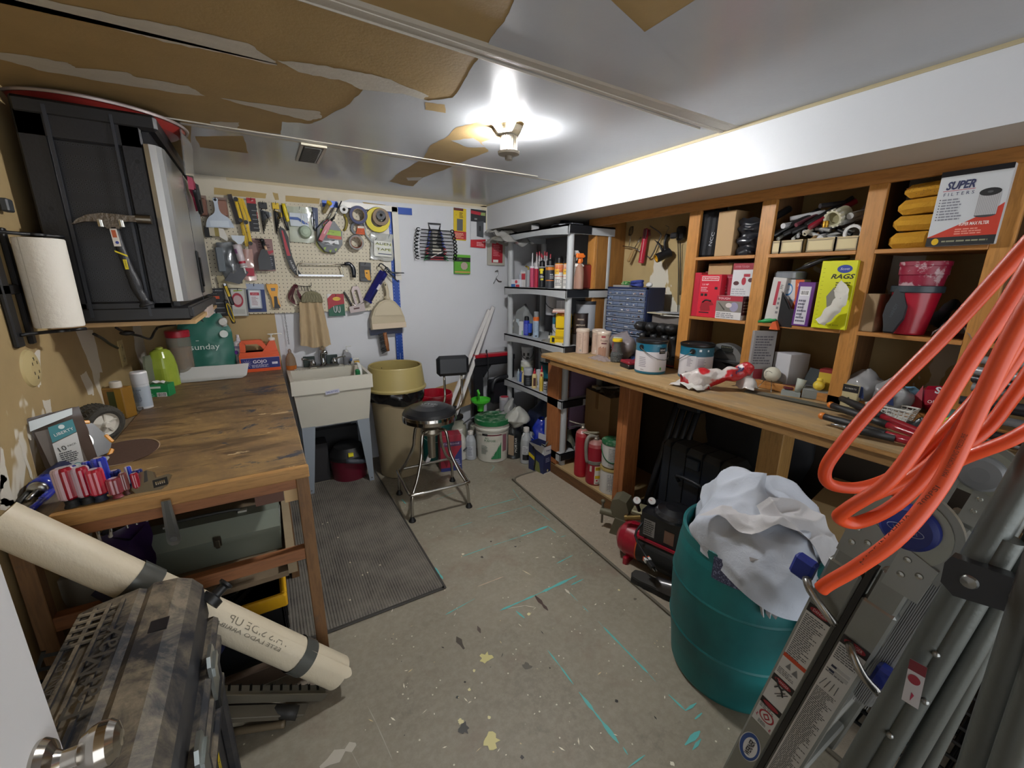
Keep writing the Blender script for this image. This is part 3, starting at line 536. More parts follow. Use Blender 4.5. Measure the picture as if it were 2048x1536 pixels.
t=Th('scrub_brush','long red handled scrub brush with worn yellow bristles on the flyer','brush',P(345,750,'z',.87));a=P(360,746,'z',.905);b=P(405,742,'z',.885);c_=P(445,735,'z',.90);d=P(476,720,'z',.93)
m=MB();m.tb([a,b,c_,d],[.013,.010,.011,.012],Mt('#a02438',.35),n=12,flat=.7);m.ball(a,.022,Mt('#a02438',.35),sc=(1.6,1,.7));m.bd('handle',t)
m=MB();q=P(338,744,'z',.905)
for i in rg(260):
 u=ru(-1,1);v=ru(-1,1);p=q+V((u*.034,v*.016,.0));tp=p+V((-.01+u*.012,-.012,.034+ru(-.004,.004)));m.cyl(p,tp,.0014,rng.choice(('#c9bc68','#d6cb84','#b5a85a','#3a382c')),n=4,cp=0)
m.box(-.036,.036,-.018,.018,-.012,.002,'#8d2030',T(*q)@RY(-14),bev=.006);m.bd('bristle_block',t,label='worn yellow bristles')
F3=fr((-.335,3.33,BZ+.003),(1,0,0),(0,.06,1));g1=Mt('#2c6b5d',.4,var=.12,bs=30,coat=.1)
t=Th('fertilizer_pouch','dark green stand-up pouch lettered sunday with a handle slot and white spout','pouch',(-.335,3.33,BZ))
m=MB(F3);prof=lambda v:.155+(.005 if v<.7 else .0)
def sf(s):
 def f(u,v):
  w_=(.142 if v<.72 else .142-(v-.72)*.16);x=(-w_+2*w_*u);z=s*(.045*sP(u)**.7*(1-v)**.6+.004);return (x-(.012*v if x<0 else .0),.395*v,z)
 return f
m.cl(sf(1),18,26,.008,16,g1,4);m.cl(sf(-.6),10,12,.006,16,g1,5);m.bd('pouch_body',t)
m=MB(F3);m.pm([(-.062,.345),(-.055,.362),(-.005,.362),(.002,.345),(-.005,.336),(-.055,.336)],.0,.016,'#14352f');m.bd('handle_slot',t)
m=MB(F3);m.lt([(.024,0),(.024,.03),(.02,.034),(0,.034)],Mt('#d2d2cc',.4),fr((.105,.345,.01),(1,-.1,0),ZU)@RX(-90)@RX(12),n=24);m.cyl((.108,.31,.01),(.105,.347,.012),.016,'#aeb2ae');m.bd('spout_cap',t)
m=MB(F3);m.tx('sunday',-.01,.185,.036,'#c9d6d0',.052,w=.155);m.rc(-.052,-.036,.225,.229,'#c9d6d0',.052);m.lt([(.0105,0),(.0235,0),(.0235,.001),(.0105,.001)],'#d5ddd8',T(.1,.262,.037));m.ln(-.06,.06,.05,.058,1,'#a9c4bc',.058,seed=2);m.bd('lettering',t)
t=Th('squeeze_bottle','white squeeze bottle with purple bands behind the orange jug','bottle',(-.17,3.37,BZ));m=MB(T(-.165,3.37,BZ));m.lt([(.034,0),(.036,.004),(.036,.18),(.03,.2),(.012,.21),(.012,.225),(.009,.23),(.009,.25),(0,.25)],Mt('#d4cfd6',.35),n=26);m.bd('bottle_body',t)
m=MB(T(-.165,3.37,BZ)@RZ(-10));m.lt([(.0364,.168),(.0364,.174)],'#5a2c86',n=26,cp=0);m.lt([(.0364,.16),(.0364,.163)],'#5a2c86',n=26,cp=0);m.lt([(.0364,.02),(.0364,.024)],'#5a2c86',n=26,cp=0);Fq=fr((0,-.0367,0),XU,ZU);m.tx('USE',.006,.11,.012,'#5a2c86',.0,F=Fq);m.ell(-.012,.135,.012,.014,'#5a2c86',.0,F=Fq);m.tx('LAND',.0,.075,.012,'#5a2c86',.0,F=Fq);m.bd('label',t)
t=Th('hand_cleaner_jug','orange hand cleaner jug with a cut-out handle, navy label and white pump','jug',(-.055,3.36,BZ));og=Mt('#d9521c',.35);F4=fr((-.05,3.34,BZ),XU,ZU)
m=MB(F4);
m.pm([(-.118,0),(.112,0),(.116,.006),(.116,.115),(-.122,.115),(-.122,.006)],-.05,.05,og)
m.pm([(-.120,.115),(.114,.115),(.110,.135),(-.114,.135)],-.048,.048,og)
m.pm([(-.114,.135),(.110,.135),(.100,.198),(.094,.205),(.068,.205),(.020,.135)],-.04,.04,og)
m.pm([(-.112,.135),(-.08,.135),(-.076,.19),(-.098,.21),(-.110,.195)],-.03,.03,og)
m.pm([(-.098,.212),(-.080,.187),(-.01,.187),(.012,.17),(.035,.135),(.06,.145),(.02,.21),(.005,.214)],-.025,.03,og);m.bd('jug_body',t)
m=MB(F4);m.rc(-.114,.114,.022,.094,'#232a6e',.0508);m.rc(-.114,.114,.094,.0955,'#c9c2d4',.051);m.tx('GOJO',-.005,.068,.021,'#e6e2ea',.0512,bold=.02,w=.083);m.ln(-.055,.055,.028,.05,4,'#b9b4cc',.0512,seed=6);m.rc(.066,.10,.046,.06,'#e6e2ea',.0512);m.tx('ORANGE',.083,.053,.006,'#232a6e',.0515)
for i in rg(12): m.py([(-.08,.058),(-.08+.033*cos(2*PI*i/12),.058+.033*sin(2*PI*i/12)),(-.08+.016*cos(2*PI*(i+.5)/12),.058+.016*sin(2*PI*(i+.5)/12))],'#8a86b0',.0511)
m.bd('label',t);m=MB(F4@T(.082,.205,0)@RX(-90));wp=Mt('#e0ded6',.35);m.lt([(.021,0),(.021,.012),(.018,.016),(.008,.017),(.005,.02),(.005,.036),(.012,.037),(.012,.042),(0,.042)],wp,n=22);m.bd('pump_collar',t);m=MB(F4);m.tb([(.09,.246,0),(.14,.248,.01),(.145,.243,.012)],.0035,wp);m.box(.06,.098,.2435,.25,-.006,.006,wp,bev=.003);m.bd('pump_nozzle',t)
t=Th('metal_toolbox','long pale green metal toolbox with a sloped lid and latch on the bench shelf','toolbox',(-.27,1.86,.448));G=T(-.275,1.80,.449)@RZ(-2)
gm=Mt('#7d8478',.45,.3,bump=.05,var=.12,bs=20);m=MB(G@fr((-.235,0,0),(0,1,0),ZU)@RY(0));
F5=G@fr((-.235,0,0),(0,1,0),ZU);m=MB(F5);m.pm([(-.075,0),(.075,0),(.075,.085),(-.075,.085)],0,.47,gm);m.bd('box_body',t)
m=MB(F5);m.pm([(-.078,.08),(.078,.08),(.078,.10),(.035,.155),(-.035,.155),(-.078,.10)],-.003,.473,gm);m.bd('lid',t)
m=MB(G);m.box(.02,.046,-.0815,-.076,.075,.115,Mt('#8d8c82',.3,1.),bev=.002);m.box(.026,.040,-.085,-.08,.068,.1,Mt('#a9a89c',.3,1.),bev=.002);m.bd('latch',t)
m=MB(G);m.tb([(-.10,0,.155),(-.09,0,.17),(.09,0,.17),(.10,0,.155)],.006,'#2b2b28');m.box(-.13,-.10,-.008,.008,.154,.162,'#a9a89c');m.box(.10,.13,-.008,.008,.154,.162,'#a9a89c');m.bd('carry_handle',t)
m=MB(G);m.tb([(.237,-.06,.1),(.239,0,.145),(.237,.06,.1)],.004,'#5b5f58');m.bd('end_loop',t)
m=MB(T(-.46,1.66,.449)@RZ(8));m.cl(lambda u,v:(-.055+.11*u,.03*sP(u),.26*v),8,12,.02,14,Mt('#2f1c44',.3,coat=.3),3);m.cl(lambda u,v:(-.055+.11*u,.06*v,.26-.05*sP(u)),8,6,.02,20,Mt('#1a1420',.4),4);So(m,'purple_bag','dark purple bag hanging by the metal toolbox under the bench','bag')
m=MB(T(-.58,1.72,.449)@RZ(-20));m.box(-.08,.07,-.03,.03,0,.11,Mt('#a39e92',.7),F=RY(-10),bev=.002);So(m,'paper_box','crumpled pale paper box on the shelf left of the purple bag','box')
for i,(x,h) in enumerate(((-.56,.10),(-.53,.08),(-.50,.12),(-.47,.06),(-.585,.09))):
 m=MB();m.tb([(x,1.56,.80),(x+.004,1.555,.80-h*.5),(x-.003,1.56,.80-h)],.004,Mt('#b9b0a4',.4));m.ball((x-.003,1.56,.80-h),.006,'#c4beb4',n=6);tag(m.bd('screwdriver_shaft'),'thin bright blade tip poking down below the bench edge','tool tip','blade tips under the bench edge')
def tote(x0,x1,y0,y1,z0,h,lab,name='storage_tote'):
 t=Th(name,lab,'storage bin',((x0+x1)/2,(y0+y1)/2,z0));k=Mt('#121418',.4);ye=Mt('#cf9d14',.4);m=MB()
 for a,b,c,d in ((x0,x1,y0,y0+.006),(x0,x1,y1-.006,y1),(x0,x0+.006,y0,y1),(x1-.006,x1,y0,y1)): m.box(a,b,c,d,z0,z0+h-.03,k)
 m.box(x0,x1,y0,y1,z0,z0+.006,k)
 for i in rg(6): m.box(x1-.002,x1+.006,y0+.03+i*(y1-y0-.06)/5,y0+.04+i*(y1-y0-.06)/5,z0,z0+h-.05,k)
 m.bd('bin',t);m=MB()
 for a,b,c,d in ((x0-.018,x1+.018,y0-.018,y0+.004),(x0-.018,x1+.018,y1-.004,y1+.018),(x0-.018,x0+.004,y0,y1),(x1-.004,x1+.018,y0,y1)): m.box(a,b,c,d,z0+h-.055,z0+h,ye,bev=.006)
 m.bd('yellow_rim',t,label='yellow rim');return t
tote(-.52,-.065,1.60,2.05,.002,.33,'black storage bin with a thick yellow rim on the floor under the bench')
m=MB(T(-.3,1.8,.2));
for i in rg(9):
 a=ru(0,180);m.box(-.09,.09,-.012,.012,-.01,.01,rng.choice(('#1c1e22','#2c2e2c','#5b5a48','#15171a')),T(ru(-.1,.1),ru(-.12,.12),ru(-.02,.07))@RZ(a)@RY(ru(-25,25)),bev=.003)
So(m,'loose_tools','jumble of dark tools lying in the yellow rimmed bin','tools',kind='stuff')
pb=V((.085,1.40,.062));pt=V((-.615,1.405,.925));G,L_=ztube(pb,pt);G=G
n=NT('brown_kraft_wrap',.5);n.col(n.mix(n.noise(3,4),'#c9bb9e','#d6cdb8'));n.bump(n.noise(55,4,n.mapv((1,1,.6))),.35,.006);kw=n.M
t=Th('paper_roll','long cream roll of floor protection paper leaning diagonally in front of the workbench','paper roll',(pb.x,pb.y,0))
m=MB(G);m.lt([(.0,.03),(.04,.03),(.04,0),(.054,0),(.057,.004),(.048,L_)],kw,n=40,cp=0);m.lt([(.048,L_),(0,L_)],kw,n=40,cp=0);m.bd('roll',t)
m=MB(G);m.grid(lambda u,v:((.072+.004*u)*cos(R(v_a(u,v))),(.072+.004*u)*sin(R(v_a(u,v))),.0+v*.9),8,20,kw) if False else None
def camang(p):
 q=G.inverted()@EYE;return math.degrees(math.atan2(q.y,q.x))
ca=camang(None)
m.grid(lambda u,v:((.0585-.005*v+.004*u*(1-v))*cos(R(ca-8+34*u)),(.0585-.005*v+.004*u*(1-v))*sin(R(ca-8+34*u)),-.016*sP(u)+v*.62),8,16,kw);m.bd('loose_flap',t)
dk=Mt('#5a5c58',.28,.3)
for (z,w_,an) in ((.155,.05,0),(.60*L_+.06,.062,0)):
 m=MB(G);m.lt([(.0595-.009*z/L_+.002,z),(.0595-.009*(z+w_)/L_+.002,z+w_)],dk,n=40,cp=0);m.bd('grey_tape_band',t,label='grey tape band')
m=MB(G)
def curved_text(s,z0,z1,off,h,c,mir=True):
 m2=MB();m2.tx(s,0,0,h,c,0,w=(z1-z0));
 for f in m2.b.faces:
  vs=[]
  for v in f.verts:
   x,y=v.co.x,v.co.y;zz=(z0+z1)/2+x;rq=.0598-.009*zz/L_;a=R(ca+off)+y/rq;vs.append((rq*cos(a),rq*sin(a),zz))
  m.add(vs,[tuple(rg(len(vs)))],c)
 m2.b.free()
curved_text('THIS SIDE UP',.27,.50,14,.021,'#77705f');curved_text('ESTE LADO ARRIBA',.29,.53,-9,.011,'#77705f');m.bd('printed_lettering',t)
a=P(650,1382,'z',.02);b=V((-.62,1.30,.50));d=(b-a);F6=fr(a,d,(0,-.3,1));L6=d.length;m=MB(F6);hm=Mt('#8a8578',.4,.7)
m.box(0,L6,-.002,.002,-.02,.02,hm);m.box(0,L6,-.022,.018,-.021,-.018,hm)
for i in rg(24): m.pm([(.02+i*.034,-.008),(.04+i*.034,-.008),(.03+i*.034,.010)],.0021,.0205,'#15140f') if i*.034+.05<L6 else None
for i in rg(20): m.py([(.02+i*.04,-.004),(.045+i*.04,-.004),(.033+i*.04,.009)],'#1a1915',.0206)
So(m,'slotted_steel_rail','long thin slotted steel rail leaning under the paper roll','steel rail')
m=MB(F6@T(-.02,-.06,-.03));m.box(0,.72,-.012,.012,-.02,.02,Mt('#5d574a',.6,var=.2),bev=.002);So(m,'wooden_batten','dusty batten lying just below the slotted steel rail','batten')
m=MB();q=V((-.12,1.36,.0));m.tb([V((-.30,1.42,.10)),V((-.16,1.38,.06)),V((-.06,1.34,.03))],.022,Mt('#22211e',.6),n=10);m.tb([V((-.28,1.40,.02)),V((-.14,1.345,.02)),V((-.10,1.33,.02))],.012,'#6a5d48');So(m,'tool_end','dark rod end lying on the floor beside the tool chest','rod')
m=MB();m.tb([(-.5,1.5,.62),(-.36,1.44,.46),(-.25,1.40,.33)],.03,Mt('#171d3c',.45),n=12);So(m,'dark_blue_tube','dark navy tube under the paper roll beside the door','tube')
m=MB(T(-.56,1.40,.36)@RZ(20)@RY(24));
for i in rg(5):
 m.box(-.12,.14,-.02+i*.001,-.015,.0+i*.035,.01+i*.035,'#2a2925')
 for k in rg(7): m.box(-.12+k*.04,-.112+k*.04,-.022,-.016,0,.16,'#2f2e2a') if i==0 else None
So(m,'black_crate','black plastic lattice crate behind the door edge','crate')
t=Th('tool_chest','dusty black plastic tool chest with silver latches in the lower left foreground','tool chest',(-.37,1.03,0))
n=NT('dusty_black_plastic',.5);du=n.noise(7,6,rough=.72,dist=.6);du2=n.noise(26,5,rough=.7);k=n.math('MULTIPLY',n.ramp(du,[(.40,0.),(.58,1.)]),n.ramp(du2,[(.3,.35),(.6,1.)]));zz=n.N('ShaderNodeNewGeometry');nz=n.math('MAXIMUM',n.xyz(zz.outputs['Normal'])[2],0.);k=n.math('MULTIPLY',k,n.math('ADD',n.math('MULTIPLY',nz,.85),.12));n.col(n.mix(k,'#22252c','#8a7f6c'));n.bump(du2,.1,.003);DP=n.M
X0,X1,Y0,Y1,H1=-.505,-.235,.62,1.30,.70
m=MB();m.pm([(X0+.02,Y0+.03),(X1-.015,Y0+.03),(X1-.015,Y1-.03),(X0+.02,Y1-.03)],0,.52,DP);
m.box(X1-.025,X1+.02,Y0+.02,Y1-.01,.46,.50,DP,bev=.01);m.box(X1-.02,X1+.012,Y0+.03,Y1-.02,.34,.375,DP,bev=.008);m.box(X1-.02,X1+.022,Y0+.02,Y1-.01,.53,.56,DP,bev=.01)
m.box(X1-.02,X1+.01,Y1-.07,Y1-.035,.0,.46,DP,bev=.008);m.box(X1-.02,X1+.01,.95,.985,.0,.46,DP,bev=.008);m.bd('bin_body',t)
m=MB();pr=[(X0,.56),(X0,.64),(X0+.02,.675),(X0+.05,.685),(X0+.14,.70),(X0+.155,.692),(X0+.17,.704),(X1-.05,.70),(X1-.02,.685),(X1,.655),(X1,.56)]
F7=fr((0,Y1,0),XU,ZU);m.pm([(x,z) for x,z in pr],0,Y1-Y0,DP,F7);
for i in rg(7): m.box(X0+.03,X0+.135,Y1-.05-i*.026,Y1-.038-i*.026,.690,.698,DP,bev=.003) if i<5 else None
for i in rg(4): m.box(X0+.03+i*.027,X0+.038+i*.027,.80,1.27,.688+i*.003,.694+i*.003,DP)
m.box(X0+.19,X1-.045,1.10,1.14,.700,.703,Mt('#16181d',.4));m.bd('lid',t)
m=MB();Fl=fr(O3,(0,1,0),(-1,0,.15));m.tx('FatMax',1.04,.385,.048,Mt('#3f3d3a',.5),.0,F=T(0,0,.645)@fr(O3,(0,1,0),(-1,0,-.0))@T(0,0,.062),w=.24);m.tx('STANLEY',1.04,.45,.018,Mt('#3f3d3a',.5),.0,F=T(0,0,.645)@fr(O3,(0,1,0),(-1,0,-.0))@T(0,0,.055),w=.13);m.bd('embossed_lettering',t)
al=Mt('#a9b0ae',.3,.9)
for y in (.86,1.10):
 m=MB(fr((X1+.018,y,.55),(0,1,0),ZU));m.pm([(-.035,-.07),(.035,-.07),(.035,.03),(.022,.05),(-.022,.05),(-.035,.03)],0,.008,al);m.pm([(-.035,.0),(.035,.0),(.03,.02),(-.03,.02)],.008,.014,al);m.box(-.03,.03,-.105,-.07,-.004,.012,Mt('#15171a',.4),bev=.004);m.bd('latch',t,label='silver metal latch')
m=MB(fr((X1+.013,1.02,.30),(0,1,0),ZU));m.rc(-.012,.012,-.08,.06,'#c9b01c',0);m.tx('STANLEY',0,-.01,.014,'#1a1a14',.0006,rot=90,w=.12);m.bd('yellow_label',t,label='yellow brand sticker')
m=MB();m.lt([(0,0),(.028,0),(.028,.02),(.014,.024),(.014,.05),(.02,.055),(.02,.062),(0,.062)],Mt('#17191c',.4),T(X1+.005,Y1-.01,.60)@RY(60)@RX(-30),n=18);m.bd('extension_handle_knob',t)
m=MB();m.tb([(X1+.02,.70,.50),(X1+.05,.74,.42),(X1+.055,.80,.33),(X1+.04,.84,.25)],.016,Mt('#1b1d20',.45),flat=.7);m.bd('side_grip',t)
CYN,CYF,CX0,CX1,CZ0,CZ1=2.12,3.17,-.62,-.25,1.328,2.062
bk=Mt('#1b1c20',.42,bump=.08,bs=120);bk2=Mt('#121316',.5);sv=NT('brushed_silver',.32,.85);sv.col(sv.mix(sv.noise(4,3),'#a9abac','#c2c3c2'));sv=sv.M
t=Th('wall_cabinet','large black plastic wall cabinet with a silver front hung above the workbench','cabinet',(-.435,2.65,CZ0))
m=MB();m.box(CX0,CX1-.03,CYN+.02,CYF,CZ0+.03,CZ1-.03,bk);F=fr((0,CYN,0),XU,ZU)
for (a,b,c,d) in ((CX0,CX0+.075,CZ0,CZ1),(CX1-.115,CX1-.05,CZ0,CZ1),(CX0,CX1-.05,CZ0,CZ0+.075),(CX0,CX1-.05,CZ1-.12,CZ1)): m.box(a,b,c,d,-.02,0,bk,F,bev=.006)
m.box(CX0+.075,CX0+.085,CZ0+.02,CZ1-.02,0,.006,Mt('#2c2f36',.4),F);m.box(CX1-.128,CX1-.12,CZ0+.02,CZ1-.02,0,.006,Mt('#2c2f36',.4),F)
for z in (1.45,1.70,1.9): m.ell(CX1-.075,z,.007,.007,'#060606',.0005,F)
m.ell(CX0+.04,1.72,.007,.007,'#060606',.0005,F);m.bd('side_frame',t)
n=NT('perforated_panel',.45);X_,Y_,Z_=n.xyz();fx=n.math('SUBTRACT',n.math('FRACT',n.math('MULTIPLY',X_,1/.0125)),.5);fz=n.math('SUBTRACT',n.math('FRACT',n.math('MULTIPLY',Z_,1/.0125)),.5)
d=n.math('ADD',n.math('MULTIPLY',fx,fx),n.math('MULTIPLY',fz,fz));band=n.math('LESS_THAN',n.math('FRACT',n.math('MULTIPLY',n.math('ADD',Z_,.003),1/.075)),.66);hole=n.math('MULTIPLY',n.math('LESS_THAN',d,.055),band);edge=n.math('MULTIPLY',n.between(d,.055,.09),band)
n.col(n.mix(edge,n.mix(hole,'#1b1c20','#030303'),'#3a3c40'));n.bump(band,.5,.004)
m=MB();m.box(CX0+.08,CX1-.12,CZ0+.075,CZ1-.12,-.018,-.012,n.M,F)
o=m.bd('perforated_side_panel',t)
o.data.transform(Matrix.Translation((0,0,0)))
m=MB();m.box(CX0,CX1,CYN-.004,CYF+.02,CZ1-.055,CZ1,Mt('#191a1d',.4),bev=.01);m.bd('top_cap',t)
m=MB();m.box(CX0,CX1+.004,CYN-.004,CYF+.02,CZ0,CZ0+.055,Mt('#1c1d20',.4),bev=.008);m.box(CX1-.06,CX1+.012,CYN-.002,CYF+.02,CZ0+.012,CZ0+.05,Mt('#2a2b2e',.5,bump=.2,bs=200),bev=.004);m.bd('bottom_cap',t)
m=MB();pts=[(-.30,CYN-.002),(-.285,CYN-.008),(-.265,CYN+.0),(-.252,CYN+.022),(-.247,CYN+.05),(-.247,CYF),(-.30,CYF)];m.pm(pts,CZ0+.075,CZ1-.10,sv);m.bd('front_shutter',t,label='silver front')
m=MB();m.box(-.248,-.2455,2.62,2.623,CZ0+.06,CZ1-.09,'#2a2b2d');m.bd('shutter_seam',t)
m=MB();m.box(-.247,-.238,2.60,2.66,1.42,1.62,Mt('#1a1b1d',.35),bev=.004);m.box(-.238,-.232,2.615,2.645,1.45,1.59,'#050505',bev=.003);m.bd('handle_recess',t)
m=MB();m.box(-.66,-.24,2.13,3.2,CZ0-.017,CZ0-.001,woodmat('plywood_edge','#b08a5a','#c9a878',1,0));m.box(-.25,-.235,2.6,2.9,CZ0-.03,CZ0+.02,'#c4b2a8');So(m,'support_board','thin plywood board under the black wall cabinet','board')
t=Th('headlamp_strap','dark red and black headlamp strap hung on the cabinet front','strap',(-.23,2.75,1.8));F=fr(P(383,385,'x',-.235),(0,1,0),ZU)
m=MB(F);m.pm([(-.09,.06),(.02,.055),(.07,.0),(.09,-.05),(.07,-.08),(.0,-.02),(-.06,-.01),(-.10,.0)],0,.02,Mt('#8d2340',.6),taper=.08);m.bd('band',t);m=MB(F);m.pm([(.02,.05),(.07,.0),(.09,-.05),(.07,-.09),(.03,-.06),(0,-.03)],.018,.032,Mt('#141518',.5),taper=.1);m.tb([(-.09,0,.02),(-.02,-.045,.02),(.05,-.09,.02),(.085,-.06,.02)],.008,'#15161a');m.bd('pad',t)
t=Th('round_pan','wide shallow red enamelled pan resting on top of the wall cabinet under the ceiling','pan',(-.42,2.45,CZ1));
G=T(-.455,2.42,CZ1+.003)@RX(2.)@RY(1.5);rd=NT('worn_red_enamel',.35);rd.col(rd.mix(rd.noise(6,4),'#6d1f1c','#93302a'));rd=rd.M
m=MB(G);m.lt([(0,.0),(.20,.0),(.235,.012),(.262,.036),(.266,.038)],rd,n=64,cp=0);m.bd('pan_bowl',t)
m=MB(G);m.lt([(.264,.035),(.272,.034),(.274,.041),(.268,.046),(.262,.040)],Mt('#9a8f8c',.4,.5),n=64,cp=0);m.bd('rim',t,label='worn metal rim')
m=MB();m.ball(P(352,270,'y',2.5),.03,Mt('#d8481e',.3),sc=(1,1.6,.45));So(m,'orange_disc','small bright orange lid sticking out beside the red pan','lid')
a=P(385,362,'y',3.30);b=P(330,240,'y',2.9)
m=MB();c0=P(388,353,'x',-.2);q=[P(360,240,'x',-.20),P(383,245,'x',-.20),P(388,352,'x',-.20),P(372,350,'x',-.20)];m.add([v for v in q]+[v+V((-.004,0,0)) for v in q],[(0,1,2,3),(7,6,5,4),(0,4,5,1),(1,5,6,2),(2,6,7,3),(3,7,4,0)],Mt('#a9aaa8',.12,tr=.75));So(m,'acrylic_sheet','clear acrylic sheet standing on end beside the wall cabinet top','acrylic sheet')
q=[P(385,262,'y',3.2),P(409,266,'y',3.2),P(388,285,'y',3.2)];m=MB();m.add(q+[v+V((0,.003,0)) for v in q],[(0,1,2),(5,4,3),(0,3,4,1),(1,4,5,2),(2,5,3,0)],'#a39a98');So(m,'paper_scrap','torn paper corner sticking out behind the acrylic sheet','paper')
F=fr(P(222,437,'y',2.085),(1,0,.05),ZU);t=Th('claw_hammer','claw hammer with a black rubber grip hanging on the cabinet side','hammer',F.translation)
hd=Mt('#6e665c',.45,.9,bump=.4,bs=80)
m=MB(F);m.pm([(-.105,-.022),(-.09,-.006),(-.06,.010),(-.02,.017),(.02,.014),(.05,.010),(.075,.010),(.075,-.012),(.05,-.010),(.03,-.012),(.018,-.035),(-.016,-.035),(-.03,-.012),(-.07,-.012)],-.012,.012,hd);m.cyl((.07,0,0),(.112,-.002,0),.0165,Mt('#8a857c',.3,1.));m.bd('head',t)
m=MB(F);hp=[(.002,-.03),(.004,-.10),(.012,-.18),(.018,-.22),(.020,-.25),(.030,-.285),(.036,-.31)];m.tb([(x,y,0) for x,y in hp],[.014,.014,.0145,.017,.0185,.016,.015,.024],Mt('#1b1c20',.45,bump=.2,bs=200),n=14);m.bd('grip',t,label='black rubber grip')
m=MB(F);m.box(-.009,.010,-.095,-.035,.0135,.0152,'#d6cfc6');m.rc(-.006,.006,-.065,-.04,'#b0552e',.0155);m.ell(.002,-.082,.005,.005,'#2a3a8a',.0156);m.py([(-.012,-.108),(.020,-.125),(.021,-.132),(-.011,-.114)],'#d8c41c',.0158);m.box(.004,.014,-.175,-.14,.0145,.0162,'#d8c41c',bev=.0005);m.tx('STANLEY',.009,-.157,.005,'#1a1a18',.0166,rot=-90,w=.026);m.bd('label',t)
for x in (-.028,.028): m=MB(F);m.cyl((x,-.012,-.06),(x,-.012,.022),.0085,Mt('#b9b8b2',.25,1.));m.cyl((x,-.03,.018),(x,-.008,.018),.009,Mt('#b9b8b2',.25,1.));tag(m.bd('hammer_peg'),'steel peg on the cabinet side holding up the hammer head','peg','pegs under the hammer head')
c0=V((-.588,1.975,1.332));t=Th('paper_towel_roll','white paper towel roll standing upright between the arms of a black wall holder','paper towels',c0)
n=NT('paper_towel',.9);n.col(n.mix(n.noise(4,2),'#d9d4c8','#e4e0d6'));n.bump(n.noise(60,4),.35,.006)
m=MB(T(*c0));m.lt([(.02,0),(.058,0),(.060,.003),(.060,.277),(.058,.28),(.02,.28)],n.M,n=44,cp=0);m.add([(.0605*cos(a_),.0605*sin(a_),z) for a_ in (R(-120),R(-118)) for z in (.0,.28)],[(0,1,3,2)],'#b9b3a4');m.bd('towel_layers',t);m=MB(T(*c0));m.lt([(.019,-.002),(.021,-.002),(.021,.282),(.019,.282)],'#a89470',n=24,cp=0);m.bd('cardboard_core',t)
t=Th('towel_holder','black metal paper towel holder screwed to the left wall','holder',(-.66,1.9,1.3));bm_=Mt('#16171a',.4)
m=MB();m.box(-.669,-.655,1.86,1.905,1.28,1.64,bm_,bev=.004);m.box(-.669,-.655,1.96,1.985,1.28,1.64,bm_,bev=.003);m.box(-.669,-.655,1.86,1.985,1.44,1.47,bm_,bev=.003);m.bd('wall_bar',t)
for z in (1.318,1.623): m=MB();m.tb([(-.655,1.885,z),(-.63,1.93,z),(-.588,1.975,z),(-.54,2.02,z)],.007,bm_,flat=.8);m.lt([(0,0),(.02,0),(.02,.006),(0,.006)],bm_,T(-.588,1.975,z-.003));m.bd('arm',t)
cream=Mt('#b9a878',.4)
m=MB(fr((LX,1.93,1.205),(0,1,0),ZU));m.lt([(0,.014),(.03,.014),(.058,.006),(.062,0)][::-1],cream,n=36);
for (x,y) in ((-.016,.016),(.016,.016),(-.016,-.014),(.016,-.014),(0,.03),(0,-.03)): m.box(x-.002,x+.002,y-.005,y+.005,.0125,.0146,'#2a2418')
So(m,'round_outlet','round cream wall outlet plate on the left wall below the towel holder','outlet')
m=MB(fr((LX,2.93,1.10),(0,1,0),ZU));m.box(-.045,.045,-.07,.07,0,.006,cream,bev=.003)
for y in (.03,-.03):
 m.box(-.018,.018,y-.018,y+.018,.006,.009,tuple_shift('#b9a878',.9),bev=.003)
 for x in (-.007,.007): m.box(x-.0015,x+.0015,y-.004,y+.006,.0085,.0096,'#1a1a14')
So(m,'double_outlet','cream double wall outlet on the left wall above the white spray can','outlet')
m=MB(fr((LX,2.42,1.30),(0,1,0),ZU));m.box(-.07,.10,-.018,.018,0,.03,Mt('#c4b8a4',.4),bev=.005);m.box(.02,.05,-.005,.005,.03,.0315,'#2a2620');So(m,'power_strip','cream power strip on the left wall under the wall cabinet','power strip')
m=MB();m.tb([P(188,668,'x',-.62),P(205,677,'x',-.62),P(220,688,'x',-.63),P(235,696,'x',-.64)],.006,'#1d1a17');So(m,'black_plug_cord','short black cord hanging from the power strip to the outlet','cord')
m=MB();m.tb([P(232,655,'y',2.3),P(250,665,'y',2.35),P(280,672,'y',2.4),P(300,678,'y',2.5),P(308,665,'y',2.5),P(315,655,'y',2.45)],.005,'#141414');m.ball(P(254,666,'y',2.35),.014,'#141414',sc=(1.8,1,.8));m.tb([P(316,655,'y',2.45),P(330,652,'y',2.4),P(350,650,'y',2.35)],.005,'#141414');So(m,'hanging_cord','black power cord with an inline switch dangling under the wall cabinet','cord')
m=MB();q=P(4,410,'x',LX+.01);m.box(q.x,q.x+.02,q.y-.02,q.y+.02,q.z-.02,q.z+.02,'#35393c',bev=.004);So(m,'wall_clip','small dark metal clip on the left wall at the picture edge','clip')
YB=BY-.0
n=NT('pegboard_face',.55);X_,Y_,Z_=n.xyz();fx=n.math('SUBTRACT',n.math('FRACT',n.math('MULTIPLY',X_,1/.0254)),.5);fz=n.math('SUBTRACT',n.math('FRACT',n.math('MULTIPLY',Z_,1/.0254)),.5)
d=n.math('ADD',n.math('MULTIPLY',fx,fx),n.math('MULTIPLY',fz,fz));n.col(n.mix(n.math('LESS_THAN',d,.0135),n.mix(n.noise(3,4),'#c4bba3','#d0c7b0'),'#14120e'));PEG=n.M
pA=P(400,391,'y',3.43);pB=P(786,415,'y',3.43);pC=P(738,621,'y',3.43)
